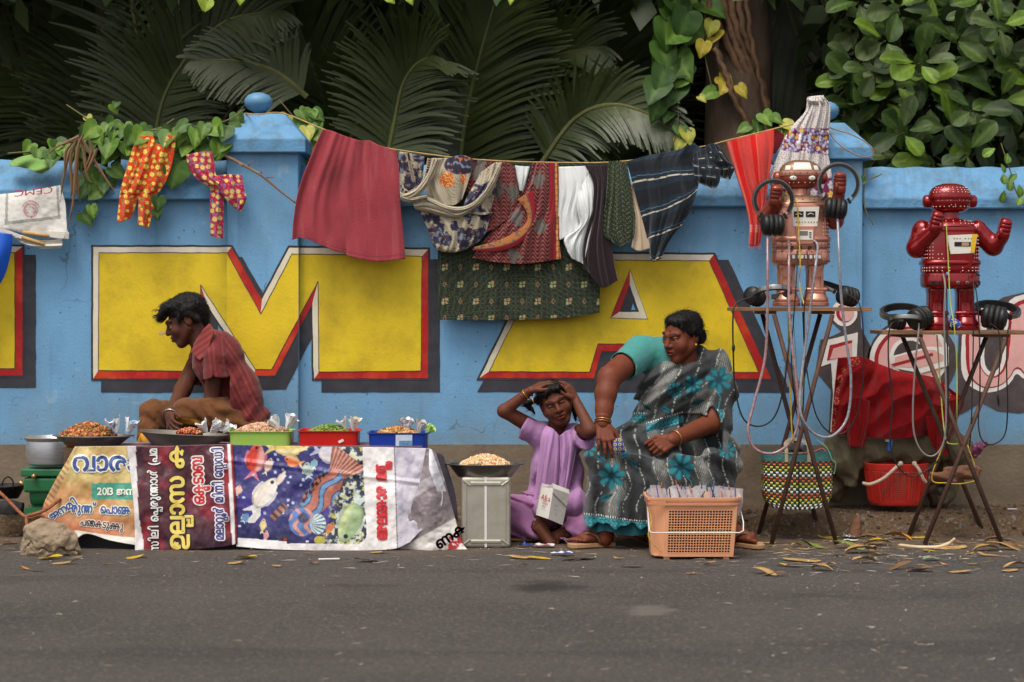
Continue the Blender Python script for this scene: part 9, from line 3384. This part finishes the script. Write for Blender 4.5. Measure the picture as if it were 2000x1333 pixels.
# stones and clods along the edge of the earth strip
V,Fs,cols = [],[],[]
for i in range(900):
  px = rl.uniform(-60,2060)
  d = 9.86 + abs(rl.gauss(0,.07)) if rl.random() < .55 else rl.uniform(9.9,10.42)
  x = xpx(px,d)
  z = float(terrace_z(np.array(x),np.array(d)))
  s = rl.uniform(.003,.012) * (1.6 if rl.random() < .08 else 1)
  m = MB().ball((x,d,max(z,0) + s * .3),(s,s * rl.uniform(.6,1),s * rl.uniform(.5,.9)),6,4,M=Matrix.Rotation(rl.uniform(0,3),3,'Z'))
  b = len(V)
  V += m.v
  Fs += [[b + k for k in f] for f in m.f]
  cols += [lin(rl.choice(((112,92,74),(92,76,62),(136,118,98),(80,64,52)))) * rl.uniform(.8,1.15)] * len(m.v)
tag(mk('grit',V,Fs,mat('clods',vcol=True,rough=0.95),None,False,np.array(cols)),kind='stuff')


def scrap(name,label,px,py,w,h,m,ang=0.0,catg='litter',z=0.008,seed=1,two=None):
  r = random.Random(seed)
  p = G(px,py,z)
  n = 7
  V,Fs,mi = [],[],[]
  for i in range(n):
    for j in range(4):
      x,y = (i / (n - 1) - .5) * w,(j / 3 - .5) * h
      V.append(p + Vector((x * math.cos(ang) - y * math.sin(ang),x * math.sin(ang) + y * math.cos(ang),abs(r.gauss(0,.25)) * h * .5)))
  for i in range(n - 1):
    for j in range(3):
      Fs.append((i * 4 + j,(i + 1) * 4 + j,(i + 1) * 4 + j + 1,i * 4 + j + 1))
      mi.append(1 if two and (i * 3 + j) % 3 == 0 else 0)
  o = mk(name,V,Fs,[m,two or m],mi=mi)
  return tag(o,label,catg)


M_pap = mat('white_scrap',(206,204,204),0.6)
M_blw = mat('blue_scrap',(40,74,150),0.4)
M_foil = mat('foil',(186,186,190),0.25,0.7)
scrap('wrapper','crumpled blue sweet wrapper on the road by the oil tin',1027,1066,.07,.05,M_blw,.2,seed=2,two=mat('wrapper_dark',(26,32,52),0.5))
scrap('paper_scrap','torn white paper scrap lying in front of the feet of the girl',1064,1066,.09,.05,M_pap,-.2,seed=3,two=mat('scrap_print',(150,90,90),0.6))
scrap('wrapper','white and blue wrapper strip lying left of the tan sandal',1097,1081,.10,.035,M_pap,.05,seed=4,two=M_blw)
scrap('foil_scrap','shiny foil scrap lying among leaves between the robot stands',1655,1049,.07,.05,M_foil,.9,seed=5,two=M_pap)
scrap('paper_scrap','folded white paper among the leaves beside the copper robot stand',1662,1056,.07,.03,M_pap,-.1,seed=6)
scrap('paper_scrap','tiny white paper twist between the robot stands',1735,1053,.04,.02,M_pap,.5,seed=7)
MB().tube([G(622,1093,.006),G(663,1092,.006)],.0045,6).build('straw',mat('white_straw',(214,208,204),0.5),None)
tag(bpy.data.objects['straw'],'short white drinking straw lying on the road before the fish picture','straw')
for k_,(x,y) in enumerate(((1968,982),(1972,988))):
  p = P(x,y,10.1)
  p.z = 0.112
  o = MB().tube([p,p + Vector((.035,-.006,0))],.0035,6).build('cigarette_end',M_pap,None)
  tag(o,('farther','nearer')[k_] + ' white cigarette end on the earth strip at the far right','litter')
pr = MB().tube([Vector(q) for q in cat([G(1754,1065,.006),G(1790,1069,.008),G(1830,1069,.008),G(1852,1062,.02),G(1865,1052,.045)],6)],[.004] + [.0085] * 18 + [.006] * 6,7).build('palm_rib',mat('peeled_rib',(206,184,150),0.7,var=0.15),None,True)
tag(pr,'pale curved strip of peeled palm rib under the red robot stand','palm rib')
for k_,(x0,y0,x1,y1,lb) in enumerate(((1945,1052,2010,1068,'grey dry twig lying at the far right kerb'),(1690,1046,1752,1034,'thin dry twig propped on the kerb between the robot stands'),(1090,1052,1110,1062,'short grey twig by the feet of the girl'))):
  a,b = G(x0,max(y0,1050),.012),G(x1,max(y1,1050),.02)
  o = MB().tube([a,a.lerp(b,.5) + Vector((0,.02,.01)),b],[.005,.004,.002],6).build('twig_piece',mat('grey_twig',(110,92,76),0.9),None)
  tag(o,lb,'twig')
f = Field(G(1680,1052) + Vector((-.1,-.05,-.03)),G(1680,1052) + Vector((.1,.15,.17)),0.005)
f.cap(np.array(G(1672,1050)) + (0,.05,0),np.array(G(1680,1050)) + (0,.06,.09),.038,.014,.02)
f.disp(lambda x,y,z: 0.02 * (fbm(x * 30,y * 30,z * 30,4) - .45))
V,Q = f.mesh(0)
tag(mk('kerb_stone',V,Q,MATS['brown_rock'],None,True),'small pointed brown stone standing against the kerb between the robot stands','stone')
